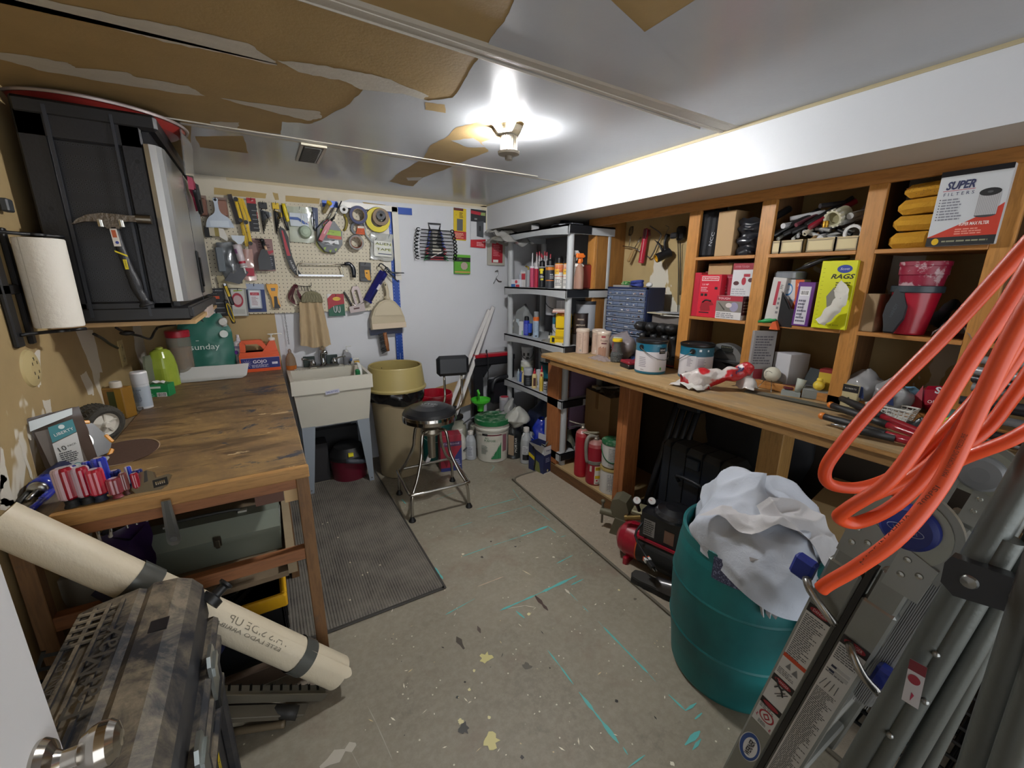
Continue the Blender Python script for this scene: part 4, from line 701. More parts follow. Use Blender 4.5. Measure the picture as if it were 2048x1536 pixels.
m=MB();m.box(-.36,pB.x,3.428,3.434,pC.z,pA.z-.004,PEG);m.box(-.36,pB.x,3.434,3.448,pC.z,pC.z+.02,'#8a7a60');m.box(pB.x-.10,pB.x,3.4275,3.428,1.06,pA.z-.01,Mt('#d2cdbf',.4));m.box(-.38,-.36,3.42,3.449,pC.z-.1,pA.z,'#7a5a38')
So(m,'pegboard','cream pegboard covered with hanging tools on the back wall','pegboard')
PY=3.427
def at_back(x0,y0,x1,y1,off=0.,y=None,rot=0.):
 y=(PY if y is None else y)-off;cx,cy=(x0+x1)/2,(y0+y1)/2
 c=P(cx,cy,'y',y);w=(P(x1,cy,'y',y)-P(x0,cy,'y',y)).length;h=(P(cx,y0,'y',y)-P(cx,y1,'y',y)).length
 return fr(c,XU,ZU)@RZ(rot),w,h
def hook(F,x,y,L=.03):
 m=MB(F);m.tb([(x,y-.004,0),(x,y,L),(x,y+.012,L)],.0018,Mt('#2c2c2e',.4,.8),n=6);tag(m.bd('pegboard_hook'),'thin dark metal hook in the pegboard','hook','hooks in the pegboard')
def card(name,lab,cat,box,th,col,draw=None,off=.002,rot=0,group=None,y=None,r=.5,Fz=None,hk=True,hook_y=None):
 F,w,h=at_back(*box,off=off,y=y,rot=rot) if Fz is None else Fz
 m=MB(F);M_=Mt(col,r) if isinstance(col,str) else col;m.box(-w/2,w/2,-h/2,h/2,0,th,M_,bev=min(.0015,th/3))
 t=Th(name,lab,cat,F.translation,group);m.bd('backing_card',t)
 if draw:
  m=MB(F@T(0,0,th));draw(m,w,h,t,F@T(0,0,th));
  if len(m.b.verts): m.bd('printed_front',t)
  else: m.b.free()
 if hk and y is None: hook(F@RZ(-rot),0,h/2-.012,max(th+.015,.02))
 return t
blk=Mt('#16171a',.4);steel=Mt('#a9abad',.25,1.);red=Mt('#a81c2c',.4);yel=Mt('#d8b20c',.4);clr=Mt('#aeb0ae',.15,tr=.6);clr2=Mt('#c9ccca',.12,tr=.8)
def blister(n_,lab,bx,col,th=.05):
 F,w,h=at_back(*bx);t=Th(n_,lab,'blister pack',F.translation);m=MB(F);m.box(-w/2,w/2,-h/2,h/2,.002,th,Mt(col,.6,var=.1),bev=.008);m.bd('sponge_block',t);m=MB(F);m.box(-w/2-.004,w/2+.004,-h/2-.004,h/2+.02,0,.002,Mt('#8a7468',.3));m.bd('clear_backing',t)
blister('sanding_sponge','pinkish brown sanding sponge at the far left edge of the pegboard',(398,398,414,432),'#7c5648');blister('sanding_sponge','pinkish brown sanding sponge between the white spreader and the folding ruler',(434,402,455,434),'#8d6455')
F,w,h=at_back(407,397,464,456,off=.055);sp=Mt('#b9c3cf',.4,tr=.0)
pts=[(-.5,-.48),(.5,-.48),(.47,-.35),(.42,-.24),(.33,-.13),(.20,-.05),(.13,-.0),(.09,.07),(.07,.15),(.07,.36),(.10,.46),(.06,.5),(-.06,.5),(-.10,.46),(-.07,.36),(-.07,.15),(-.09,.07),(-.13,0),(-.20,-.05),(-.33,-.13),(-.42,-.24),(-.47,-.35)]
t=Th('plastic_spreader','large translucent pale plastic spreader with a narrow neck on the pegboard','spreader',F.translation);m=MB(F@RZ(2));m.pm([(x*w,y*h) for x,y in pts],0,.003,sp);m.rc(-.33*w,.33*w,-.44*h,-.25*h,'#c9d2da',.0035);m.box(-.03*w,-.015*w,-.1*h,.2*h,.003,.0045,sp);m.box(.015*w,.03*w,-.1*h,.2*h,.003,.0045,sp);m.ell(0,.44*h,.05*w,.05*w,'#1a1a1c',.0036);m.bd('blade',t);hook(F,0,.44*h,.02)
F,w,h=at_back(410,456,455,475,off=.01);m=MB(F);m.box(-w/2,-.2*w,-h/2,h*.5,0,.02,Mt('#1b1a18',.4));m.box(-.28*w,-.05*w,-.4*h,.5*h,.02,.035,'#b9b09a');m.box(-.05*w,.14*w,-.4*h,.5*h,.02,.033,'#8a7a3a');m.pm([(.14*w,-.45*h),(.45*w,-.9*h),(.5*w,-.5*h),(.35*w,.4*h),(.14*w,.5*h)],.02,.028,Mt('#d2cec4',.4));So(m,'scraper_stack','stack of small scrapers and putty knives hanging under the white spreader','scrapers')
t=Th('angle_template_tool','bright yellow folding template ruler with black knobs hanging on the left of the pegboard','template ruler',P(485,440,'y',PY));y0=.075
def bar(a,b,wd,z,mb):
 A=P(*a,'y',PY-z);B=P(*b,'y',PY-z);G=fr(A,(B-A),(0,0,1) if abs((B-A).normalized().z)<.9 else (1,0,0));up=V((B-A).z and (0,-1,0));
 d=(B-A);G=fr(A,d,V((0,-1,0)).cross(d));L=d.length;mb.box(-wd*.5,L+wd*.5,-wd/2,wd/2,-.002,.002,Mt('#d3ad08',.35),G,bev=.0015)
 for i in rg(int(L/.008)): mb.rc(i*.008,i*.008+.001,-wd/2,-wd/2+(.008 if i%4==0 else .005),'#4a3c06',.0022,G)
for i,(a,b,z) in enumerate((((471,399),(482,438),.05),((482,438),(497,487),.045),((478,398),(493,445),.055),((493,445),(502,487),.06),((484,400),(499,440),.048),((484,450),(493,490),.04))):
 m=MB();bar(a,b,.017,z,m);m.bd('yellow_bar',t)
for (x,y) in ((472,399),(481,441),(492,445),(501,487)):
 m=MB();c0=P(x,y,'y',PY-.055);m.cyl(c0,c0+V((0,-.022,0)),.0125,blk,n=16);m.bd('clamp_knob',t)
def dr(m,w,h,t,F):
 m.rc(-w/2,w/2,.34*h,.5*h,'#a81c28',.0004);m.tx('SET',.12*w,.42*h,.006,'#e8d8d0',.0008);m.rc(-w/2,w/2,-h/2,.34*h,'#191b1f',.0003)
 for i in rg(5): m.rc(-.1*w,.42*w,-.4*h+i*.13*h,-.38*h+i*.13*h,'#77797c',.0007)
 m.rc(.42*w,.52*w,-.1*h,.1*h,'#9a2a28',.0006)
card('drill_bit_card','black and red drill accessory card behind the yellow folding ruler','tool card',(497,397,515,463),.004,'#191b1f',dr)
m=MB(at_back(464,398,472,440,off=.004)[0]);m.box(-.012,.012,-.09,.09,0,.012,Mt('#2a1f1e',.4),F=RZ(8));So(m,'dark_case','narrow dark red case left of the yellow folding ruler','case')
def hexset(bx,top,lab,name='hex_key_set'):
 F,w,h=at_back(*bx,off=.004);t=Th(name,lab,'hex keys',F.translation);m=MB(F);m.box(-.42*w,.2*w,.30*h,.5*h,0,.012,top,bev=.002);m.pm([(-.4*w,.28*h),(.45*w,.18*h),(.45*w,.08*h),(-.3*w,-.08*h),(-.36*w,-.08*h)],0,.012,Mt('#9a9ea4',.4) if top is blk else top);m.bd('holder',t)
 for i in rg(8):
  m=MB(F);x=-.34*w+i*.085*w;m.tb([(x+.3*w*(.4-i*.04),.30*h-i*.012,.016),(x,.22*h,.016),(x+.02*w,-.5*h+i*.016,.012)],.0028-.0002*i,Mt('#202226',.35,.6),n=6,sm=1);m.bd('hex_key',t)
 hook(F,-.1*w,.46*h)
hexset((519,406,545,468),blk,'black and grey hex key set hanging second from left group on the pegboard');hexset((546,407,567,468),yel,'hex key set in a yellow holder beside the black hex key set')
F,w,h=at_back(564,408,578,460,off=.03);t=Th('folding_saw','folding saw with a bright yellow grip beside the yellow hex key set','saw',F.translation);m=MB(F);m.tb([(-.1*w,.5*h,0),(.1*w,.15*h,0),(.25*w,-.1*h,0),(.0,-.12*h,0)],[.012,.013,.012,.006],Mt('#d8c01c',.4),n=10,flat=.7);m.bd('yellow_grip',t);m=MB(F);m.tb([(-.3*w,.45*h,-.01),(-.2*w,0,-.01),(.2*w,-.5*h,-.01)],.008,blk,n=8,flat=.6);m.bd('frame',t)
F,w,h=at_back(563,455,597,553,off=.02);t=Th('pruning_saw','curved pruning saw in a black and red sheath lettered on the side on the pegboard','saw',F.translation)
m=MB(F);m.pm([(-.50*w,.42*h),(-.40*w,.5*h),(-.18*w,.46*h),(.0,.30*h),(.02*w,.08*h),(.10*w,-.1*h),(.28*w,-.32*h),(.52*w,-.46*h),(.4*w,-.5*h),(.18*w,-.47*h),(-.1*w,-.34*h),(-.26*w,-.12*h),(-.34*w,.1*h)],0,.016,blk,taper=.02);m.bd('sheath',t)
m=MB(F);m.pm([(-.36*w,.42*h),(-.28*w,.42*h),(-.16*w,.2*h),(.0,-.08*h),(-.2*w,-.08*h),(-.28*w,.1*h)],.016,.0185,red);m.bd('red_panel',t);m=MB(F);m.tx('HUSKY',.06*w,-.28*h,.012,'#d8d8d8',.0175,rot=-70,w=.075);m.bd('lettering',t)
F,w,h=at_back(577,415,627,485,off=.01);t=Th('mask_packet','clear packet holding a pale green dust mask cup on the pegboard','dust mask pack',F.translation);m=MB(F);m.cl(lambda u,v:(-w/2+w*u,-h/2+h*v,.008*sP(u)),10,12,.006,20,Mt('#b5baa8',.25,coat=.4),3);m.rc(-.42*w,.3*w,-.05*h,.32*h,'#c2cbd2',.02);m.py([(-.45*w,.2*h),(-.1*w,.2*h),(.3*w,.02*h),(.1*w,.02*h),(-.1*w,.12*h),(-.45*w,.13*h)],'#33569a',.0205);m.tx('3M',.28*w,.07*h,.007,'#b02a2a',.021);m.bd('packet',t)
m=MB(F);g=[(0,.05),(.018,.047),(.034,.034),(.042,.012),(.045,0)];m.lt([(r_,z) for r_,z in g][::-1],Mt('#b4c4ae',.8,bump=.2,bs=80),T(.12*w,-.2*h,.015),n=30,sx=.95,cp=0);m.bd('mask_cup',t);hook(F,0,.45*h)
m=MB(F);m.tb([(.15*w,.0,.06),(.05*w,.4*h,.03),(.0,.0,.05)],.0012,'#c9c4b0');m.bd('elastic_strap',t)
def dr(m,w,h,t,F):
 m.tx('LOCKING',.1*w,.1*h,.006,'#c9d2e0',.0005,rot=-90,w=.07);q=MB(F);q.tb([(-.15*w,.3*h,.006),(-.2*w,0,.008),(-.05*w,-.45*h,.006)],[.006,.009,.005],steel,n=8);q.tb([(.05*w,.0,.006),(.1*w,-.2*h,.008),(.12*w,-.48*h,.006)],.005,steel,n=8);q.bd('pliers',t)
card('pliers_card','navy card with small chrome locking pliers beside the dust mask pack','tool card',(618,415,636,462),.003,'#26385f',dr,rot=-4)
F,w,h=at_back(632,440,686,508,off=.022);t=Th('trimmer_line_kit','octagonal dark grey and lime kit with a clear window of parts on the pegboard','kit',F.translation);oc=[(.5*cos(R(22.5+45*i)),.5*sin(R(22.5+45*i))) for i in rg(8)];dg=Mt('#3a4044',.4)
m=MB(F@RZ(-4));m.pm([(x*w*1.04,y*h*1.04) for x,y in oc],0,.03,dg,taper=.06);m.bd('tray',t)
m=MB(F@RZ(-4)@T(0,0,.031));m.rc(-.36*w,.40*w,.05*h,.2*h,'#8fae2a',0);m.tx('RAPTOR',.04*w,.13*h,.008,'#15180c',.0005,w=.04);m.rc(-.1*w,.42*w,-.05*h,.04*h,'#b0452a',0)
for i in rg(16): m.py([(-.4*w+ru(0,.75)*w,-.26*h+ru(0,.2)*h) for _ in rg(3)],rng.choice(('#d5d8da','#2a2c2e','#8a8d90')),.0003*i/16)
for k,(a,b) in enumerate(((-.2,-.34),(0,-.4),(.2,-.34),(-.2,.33),(.0,.38))): m.py([(a*w-.05*w,b*h),(a*w+.05*w,b*h+.02*h),(a*w,b*h-.08*h)],'#8fae2a',.0004)
m.bd('printed_front',t)
F=at_back(634,450,660,510,off=.03)[0];m=MB(F);m.tb([(-.01,.03,0),(-.045,-.01,0),(-.04,-.05,0),(.0,-.085,0),(.035,-.08,0)],.0016,Mt('#c9d43a',.4),n=6);So(m,'yellow_line','loop of yellow string hanging around the octagonal kit','string')
F,w,h=at_back(672,455,684,466,off=.03);m=MB(F);m.box(-w/2,w/2,-h*.35,h*.35,0,.002,yel,F=RZ(-30));m.rc(-.3*w,.3*w,-.004,.002,'#3a2c10',.0024,RZ(-30));So(m,'price_tag','small yellow tag above the octagonal kit','tag')
t=Th('gas_lighter','long nosed red gas lighter hanging tilted across the octagonal kit','lighter',P(655,450,'y',3.33));a=P(640,482,'y',3.345);b=P(662,441,'y',3.345);c_=P(668,434,'y',3.345);d=P(683,402,'y',3.345);dl=(b-a);G=fr((a+b)/2,dl,V((0,-1,0)).cross(dl));L_=dl.length
m=MB(G);m.pm([(-.5*L_,-.014),(.1*L_,-.018),(.5*L_,-.012),(.52*L_,.008),(.2*L_,.02),(-.1*L_,.018),(-.5*L_,.014)],-.009,.009,Mt('#a01c30',.3,coat=.3),taper=.08);m.rc(-.15*L_,.05*L_,-.004,.004,'#c9a0a8',.0095);m.bd('body',t)
m=MB(G);m.tb([(.15*L_,.012,0),(.22*L_,.03,0),(.45*L_,.02,0)],.0025,Mt('#a01c30',.3));m.bd('trigger_guard',t)
m=MB();m.tb([b,c_],[.009,.006],blk);m.tb([c_,c_.lerp(d,.55)],.0042,steel);m.tb([c_.lerp(d,.55),d],.0045,Mt('#3a3a3e',.4,.8));m.bd('nozzle',t)
def roll(px,Rr,ri,depth,m_out,m_face,lab,name='tape_roll',off=.03,tilt=(10,-8),inner='#8a7458',cat='tape roll',grp=None):
 c0=P(px[0],px[1],'y',PY-off-depth);t=Th(name,lab,cat,c0,grp);G=fr(c0,XU,ZU)@RX(tilt[0])@RY(tilt[1])
 m=MB(G);m.lt([(Rr,-depth),(Rr,0)],m_out,n=40,cp=0);m.lt([(ri,-.0002),(Rr-.0015,.0),(Rr,-.0015)],m_face,n=40,cp=0);m.lt([(Rr,-depth),(ri,-depth)],m_out,n=40,cp=0);m.bd('tape_body',t)
 m=MB(G);m.lt([(ri,-depth),(ri,.0005),(ri-.003,.0005),(ri-.003,-depth)],Mt(inner,.7),n=40,cp=0);m.bd('core',t);return t,G
roll((688,419),.0285,.0105,.05,Mt('#c9c9c4',.3),Mt('#d8d8d4',.4),'white roll of tape with a small dark core hanging left of the blue tape','tape_roll',.01,inner='#2a2624')
roll((717,430),.062,.042,.055,Mt('#242a52',.3),Mt('#2c3260',.4),'dark blue masking tape roll with a wide core on the pegboard',inner='#a08458')
t,G=roll((715,457),.048,.030,.022,Mt('#5b5f62',.3),Mt('#6a6e72',.4),'grey tape roll with a torn orange label under the dark blue tape',off=.005)
m=MB(G@T(.02,-.012,.004));m.pm([(-.035,-.025),(.03,-.03),(.028,.03),(-.02,.032),(-.022,.01)],0,.001,Mt('#cf5a2a',.6));m.rc(-.018,.026,.016,.03,'#d8cfc0',.0013);m.ln(-.02,.02,-.02,.01,3,'#a8421c',.0013,seed=3);m.bd('torn_label',t)
t,G=roll((756,440),.088,.05,.03,Mt('#3c4044',.4),Mt('#d8c80c',.35),'yellow faced reel with smaller tape rolls nested in front on the pegboard','cable_reel',.02,cat='reel')
roll((762,434),.06,.036,.032,Mt('#b89a2a',.4),Mt('#8a7660',.6),'brown tape roll sitting in front of the yellow reel',off=.055,inner='#1c1c20')
roll((762,430),.034,.011,.02,Mt('#3f4146',.5),Mt('#4b4d52',.5),'small black tape roll nested at the centre of the brown tape roll',off=.07,inner='#0c0c0e')
m=MB();q=P(756,450,'y',3.40);m.tb([q+V((-.1,0,.02)),q+V((-.09,.0,-.08)),q+V((-.02,0,-.14)),q+V((.05,0,-.12)),q+V((.09,0,-.06))],.005,Mt('#9aa0a2',.3));So(m,'grey_cable','grey cable looping below the yellow reel','cable')
roll((713,485),.052,.040,.05,Mt('#7c7a78',.35),Mt('#8d8b88',.4),'grey duct tape roll with a reddish brown core hanging alone on the pegboard',inner='#8a4a34')
t=Th('tape_stick','narrow tape roll on a tube with a yellow end cap above the lighter','tape roll',P(656,415,'y',3.38));m=MB();a=P(648,424,'y',3.41);b=P(658,407,'y',3.35);m.cyl(a,b,.014,Mt('#9a8a60',.5));m.bd('tube',t);m=MB();m.cyl(b,b+(b-a)*.12,.0185,Mt('#d8b41c',.4));m.bd('end_cap',t)
m=MB();m.tb([P(667,415,'y',3.40),P(652,444,'y',3.40)],.004,steel);So(m,'metal_rod','thin pale metal rod leaning left of the lighter tip','rod')
F,w,h=at_back(683,428,696,462,off=.01);m=MB(F);m.tb([(0,h/2,0),(.3*w,.1*h,.01),(.1*w,-.3*h,.01),(-.2*w,-.48*h,.0)],.008,Mt('#8a7c2c',.5),n=8,flat=.5);m.tb([(.25*w,.3*h,.01),(.3*w,-.2*h,.01)],.006,Mt('#b8a24a',.5),flat=.4);So(m,'webbing_strap','olive yellow strap hanging below the white tape roll','strap')
F,w,h=at_back(741,467,785,521,off=.01);t=Th('tape_pouch','clear pouch lettered ALIEN TAPE hanging under the yellow reel','pouch',F.translation);m=MB(F@RZ(-3));m.cl(lambda u,v:(-w/2+w*u,-h/2+h*v,.02*sP(u)*sP(v)+.01),14,16,.010,24,Mt('#b5b7b2',.18,coat=.7),6);m.bd('clear_pouch',t);m=MB(F@RZ(-3)@T(0,0,.036));m.rc(-.38*w,.40*w,-.36*h,.2*h,Mt('#c4c6bc',.4),-.002);m.tx('ALIEN',.03*w,.1*h,.017,'#1c2a14',.0006,w=.8*w*.85);m.tx('TAPE',.05*w,-.1*h,.017,'#1c2a14',.0006,w=.62*w)
m.tx('ALIEN',.035*w,.09*h,.019,'#c9cf5a',-.0003,w=.72*w);m.tx('TAPE',.055*w,-.11*h,.019,'#c9cf5a',-.0003,w=.66*w);m.rc(-.2*w,.4*w,-.28*h,-.25*h,'#22345a',.0006);m.bd('label',t);m=MB(F);m.lt([(.02,0),(.055,0),(.055,.02),(.02,.02)],Mt('#3a3c3c',.3),T(.0,.12*h,-.004),n=30);m.bd('black_roll',t)
m=MB();a=P(675,404,'y',3.40);b=P(786,414,'y',3.40);wm=Mt('#cfccc2',.3,bump=.1,bs=90)
m.box(a.x,b.x+.03,3.395,3.40,b.z-.035,b.z+.005,wm);c_=P(790,560,'y',3.40);m.box(b.x-.012,b.x+.035,3.395,3.40,c_.z,b.z,wm)
for i in rg(20): m.rc(a.x+.01+i*.016,a.x+.011+i*.016,b.z-.035,b.z-.025,'#55534c',0,fr((0,3.3945,0),XU,ZU))
So(m,'framing_square','worn white square ruler behind the tape rolls at the pegboard corner','square')
bl=Mt('#1c4496',.35,.2);Fq=fr((0,3.4385,0),XU,ZU);a=P(785,421,'y',BY-.01);b=P(824,428,'y',BY-.01);t=Th('drywall_square','tall blue T-square standing behind the pegboard edge','T-square',(a.x,BY-.01,.7))
m=MB();m.box(a.x-.5,b.x,BY-.012,BY-.006,a.z-.022,a.z+.028,bl);m.bd('head_rule',t);m=MB();c_=P(794,600,'y',BY-.02);m.box(c_.x-.03,c_.x+.026,BY-.024,BY-.020,.74,a.z,bl)
for i in rg(44):
 for s in (-.022,.018): m.rc(c_.x+s,c_.x+s+.004,.77+i*.0254,.774+i*.0254,'#a9c0e8',0,fr((0,BY-.0245,0),XU,ZU))
m.tx('1/8 SCALE SQUARE',c_.x,.83,.006,'#b9cdec',0,F=fr((0,BY-.0245,0),XU,ZU),rot=90,w=.12);m.bd('long_blade',t)
for i in rg(6): q=a.x+.075+i*.013
t=Th('hacksaw','silver framed hacksaw with a black pistol grip hanging level on the pegboard','hacksaw',P(650,540,'y',3.39));Yh=3.385
m=MB();cr=Mt('#c9c4b8',.25,1.);A=P(596,535,'y',Yh);B=P(690,529,'y',Yh);m.tb([P(596,552,'y',Yh),P(594,540,'y',Yh),P(597,530,'y',Yh),P(604,528,'y',Yh),P(690,529,'y',Yh)],.0048,cr,n=8);m.tb([P(682,530,'y',Yh),P(686,544,'y',Yh),P(687,551,'y',Yh)],.0045,cr);m.bd('frame',t)
m=MB();a=P(596,552,'y',Yh);b=P(688,550,'y',Yh);m.box(a.x,b.x,Yh-.001,Yh+.001,(a.z+b.z)/2-.006,(a.z+b.z)/2+.006,steel);m.bd('saw_blade',t)
m=MB();m.tb([P(689,528,'y',Yh),P(700,528,'y',Yh),P(707,540,'y',Yh),P(708,555,'y',Yh)],[.011,.012,.0155,.013],Mt('#141a24',.25,coat=.3),n=12,flat=1.1);m.bd('pistol_grip',t);hook(fr(P(604,524,'y',3.427)),0,0)
def dr(m,w,h,t,F):
 m.rc(-.4*w,.4*w,-.35*h,.3*h,'#16181b',.0006);m.py([(-.1*w,.1*h),(.35*w,.12*h),(.45*w,-.42*h),(.2*w,-.42*h),(-.05*w,-.25*h)],'#d99a14',.001);m.py([(-.45*w,-.1*h),(-.1*w,-.1*h),(-.1*w,-.28*h),(-.4*w,-.28*h)],'#2a2c2e',.0012);m.ell(.1*w,-.05*h,.08*w,.06*w,'#3a2c14',.0014)
card('blade_pack','black and yellow spare blade pack hanging right of the hacksaw','blade pack',(719,525,741,563),.02,'#3a3c40',dr,rot=-3)
t=Th('caulk_gun','blue barrelled caulk gun hanging at an angle on the right of the pegboard','caulk gun',P(765,560,'y',3.36));a=P(736,604,'y',3.37);b=P(769,545,'y',3.36);nb=Mt('#1c2070',.35)
m=MB();m.tb([a,b],.0225,Mt('#2a2c5c',.35),n=18);m.bd('cartridge',t,label='dark cartridge');m=MB();m.tb([a.lerp(b,.78),b],.026,nb,n=18);G,L_=ztube(a,b);m.box(-.027,.027,-.004,.004,0,L_,nb,G@RZ(35)@T(0,.022,0));m.lt([(.027,0),(.029,.002),(.029,.014),(.027,.016)],nb,G);m.bd('barrel_frame',t);m=MB(G@RZ(-60));m.box(-.010,.010,-.024,-.0235,L_*.45,L_*.62,'#d0ccd0');m.bd('label',t)
m=MB();m.cyl(a,a+(a-b)*.09,.014,Mt('#d0ccc0',.4),.006);m.bd('nozzle',t)
m=MB();e=P(773,535,'y',3.36);m.tb([b,e],.012,steel);m.tb([e,P(785,545,'y',3.35),P(808,546,'y',3.35)],[.009,.007,.004],Mt('#4a5058',.35,.9),n=8);m.tb([P(775,542,'y',3.35),P(785,552,'y',3.35),P(796,564,'y',3.35)],[.008,.007,.004],Mt('#4a5058',.35,.9),n=8);m.tb([e,P(762,527,'y',3.37),P(757,533,'y',3.37)],.005,Mt('#2c2e32',.4,.8));m.bd('trigger_handles',t)
def dr(m,w,h,t,F):
 m.rc(-w/2,w/2,.36*h,.5*h,'#22242a',.0003);m.rc(-.42*w,-.34*w,.38*h,.46*h,'#b0342a',.0008);m.tx('BLACK&DECKER',.08*w,.42*h,.007,'#d0d2d4',.0008,w=.72*w);m.tx('WALL FIX KIT',-.1*w,.30*h,.004,'#c9c9c9',.0008,w=.4*w);m.rc(-w/2,.2*w,.12*h,.22*h,'#c8502a',.0005)
 for i in rg(3): m.rc(-.4*w,-.15*w,-.12*h-i*.18*h,.03*h-i*.18*h,'#c4c6c6',.0006);m.rc(-.05*w,.4*w,-.04*h-i*.18*h,-.01*h-i*.18*h,'#8a8d90',.0007)
card('jigsaw_blade_card','black and orange wall tool card at the lower left of the pegboard','tool card',(414,577,452,632),.004,'#1b1c20',dr)
def dr(m,w,h,t,F):
 m.py([(-.45*w,.45*h),(.35*w,.48*h),(.4*w,-.48*h),(-.45*w,-.5*h)],'#b9bab4',.0004);m.ell(-.1*w,.08*h,.36*w,.26*h,'#9a2436',.0008);m.ell(-.1*w,.08*h,.26*w,.17*h,'#b9a0a0',.0012);m.rc(-.4*w,.3*w,-.42*h,-.25*h,'#a8a8a2',.0008);m.py([(-.3*w,.38*h),(.25*w,.42*h),(.25*w,.45*h),(-.3*w,.43*h)],'#8aa02a',.0012)
card('cutting_wheel_pack','clear pack with a round red cutting wheel left of the blue card','blister pack',(463,577,495,632),.012,'#8d8d88',dr,rot=-2)
for k,(x0,y0,x1,y1,sc,lab) in enumerate(((449,567,466,610,1.,'yellow and black folding knife hanging with its tip up over the black card'),(451,600,468,647,1.1,'yellow and black utility knife with a looped handle hanging below the folding knife'))):
 t=Th('utility_knife',lab,'knife',P(x0,y0,'y',3.39));A=P(x0,y0,'y',3.39);B=P(x1,y1,'y',3.385);dl=B-A;G=fr((A+B)/2,dl,V((0,-1,0)).cross(dl));L_=dl.length;m=MB(G);m.box(-L_/2,L_/2,-.011*sc,.011*sc,-.007,.007,blk,bev=.005);m.bd('black_body',t);m=MB(G)
 if k==0: m.box(-.38*L_,.1*L_,-.007,.007,.007,.009,Mt('#d0ae14',.4),bev=.002);m.tx('STANLEY',-.15*L_,0,.004,'#2a2410',.0095,w=.04);m.box(-.5*L_,-.4*L_,-.006,.006,.004,.010,steel)
 else: m.tb([(-.3*L_,.008,.008),(.1*L_,.012,.008),(.45*L_,.004,.008),(.1*L_,-.008,.008),(-.3*L_,-.004,.008)],.003,Mt('#d0ae14',.4),closed=True)
 m.bd('yellow_inlay',t)
def dr(m,w,h,t,F):
 m.rc(-w/2,w/2,.3*h,.5*h,'#98a2b4',.0003);q=MB(F);q.box(-.36*w,.3*w,-.38*h,.3*h,0,.028,Mt('#9aa2ac',.15,coat=.5),bev=.006);q.bd('blister',t);m.F=m.F@T(0,0,.029);m.rc(-.24*w,.2*w,-.3*h,.26*h,'#d0cfd4',.0);m.rc(-.24*w,.2*w,.10*h,.2*h,'#a82438',.0004);m.tx('silver',-.02*w,.15*h,.006,'#e0d8dc',.0006,w=.07*.5);m.ln(-.2*w,.14*w,-.26*h,.06*h,7,'#9a7880',.0006,seed=8)
card('adhesive_pack','navy card with a white and red boxed item in a clear blister on the pegboard','blister pack',(491,568,531,624),.003,'#26386a',dr,rot=-1)
F,w,h=at_back(535,568,560,617,off=.004);t=Th('stud_finder','yellow stud finder with a small grey screen hanging on the pegboard','stud finder',F.translation);ym=Mt('#dc9a10',.35);m=MB(F);m.pm([(-.5*w,.5*h),(-.44*w,.5*h),(.40*w,.5*h),(.46*w,.4*h),(.3*w,-.02*h),(.46*w,-.42*h),(.4*w,-.48*h),(-.18*w,-.48*h),(-.2*w,-.1*h),(-.5*w,.36*h)],0,.025,ym,taper=.05);m.bd('body',t);m=MB(F);m.pm([(-.18*w,.34*h),(.2*w,.34*h),(.16*w,.22*h),(-.14*w,.22*h)],.024,.0265,Mt('#4a4e50',.2));m.bd('screen',t);m=MB(F);m.pm([(-.1*w,-.48*h),(.42*w,-.48*h),(.36*w,-.36*h),(.26*w,-.3*h),(.24*w,.0),(.0,.0),(-.04*w,-.34*h)],.02,.028,blk);m.bd('grip',t)
m=MB();
for i in rg(7): m.tb([P(588+i,569,'y',3.40),P(577+i*1.5,590,'y',3.40-.004*i),P(580+i*1.5,601,'y',3.40),P(594-i*.3,610,'y',3.40),P(604,604,'y',3.40),P(601-i,590,'y',3.39),P(589+i,570,'y',3.40)],.0022,rng.choice(('#5a1c28','#2a1418','#6d2430','#1a1012')),n=6)
So(m,'coiled_test_leads','coil of dark red and black wire left of the hanging towel','wire coil')
m=MB();zz=P(590,571,'y',3.42);m.tb([zz,P(620,573,'y',3.40),P(622,565,'y',3.40)],.0022,Mt('#2a2a2e',.4,.8));
for i in rg(5): q=P(596+i*6,572,'y',3.41);m.tb([q,q+V((0,-.02,-.03)),q+V((0,-.035,-.028))],.0018,Mt('#2a2a2e',.4,.8))
So(m,'key_rail','small dark wire rail of hooks above the hanging towel','hook rail')
t=Th('hanging_towel','beige cotton hand towel with a quilted olive top hanging from the pegboard','towel',P(632,640,'y',3.38));tw=Mt('#b09a78',.9,bump=.25,bs=160,sh=.2)
def tf(u,v):
 x0=598+2*(1-v) ;x1=644+19*(1-v);px=x0+(x1-x0)*u;py=604+86*(1-v)+5*sP(u)*(1-v);p=P(px,py,'y',3.375);p.y-=.016*sin(u*PI*5.5+.6)*(1-v*.55)+.004;return p
m=MB();m.cl(tf,46,26,.005,22,tw,2);m.bd('towel_cloth',t)
m=MB();Fq,w,h=at_back(602,582,645,605,off=.055);pts=[(-.5*w,-.5*h)]+[(-.5*w+.5*w*(1-cos(PI*i/12)),-.25*h+.75*h*sin(PI*i/12)) for i in rg(13)]+[(.5*w,-.5*h)];m.F=Fq;m.pm(pts,0,.010,Mt('#7f7a60',.85,bump=.3,bs=60),taper=.05)
for i in rg(7): m.tb([(-.45*w+i*.15*w,-.45*h,.0105),(-.2*w+i*.1*w,.3*h,.0105)],.0008,'#5a563f',n=4);m.tb([(.45*w-i*.15*w,-.45*h,.0105),(.2*w-i*.1*w,.3*h,.0105)],.0008,'#5a563f',n=4)
m.bd('quilted_top',t);m=MB();m.tb([P(617,584,'y',3.38),P(619,573,'y',3.395),P(623,584,'y',3.38)],.002,'#8a856a');m.bd('hanging_loop',t)
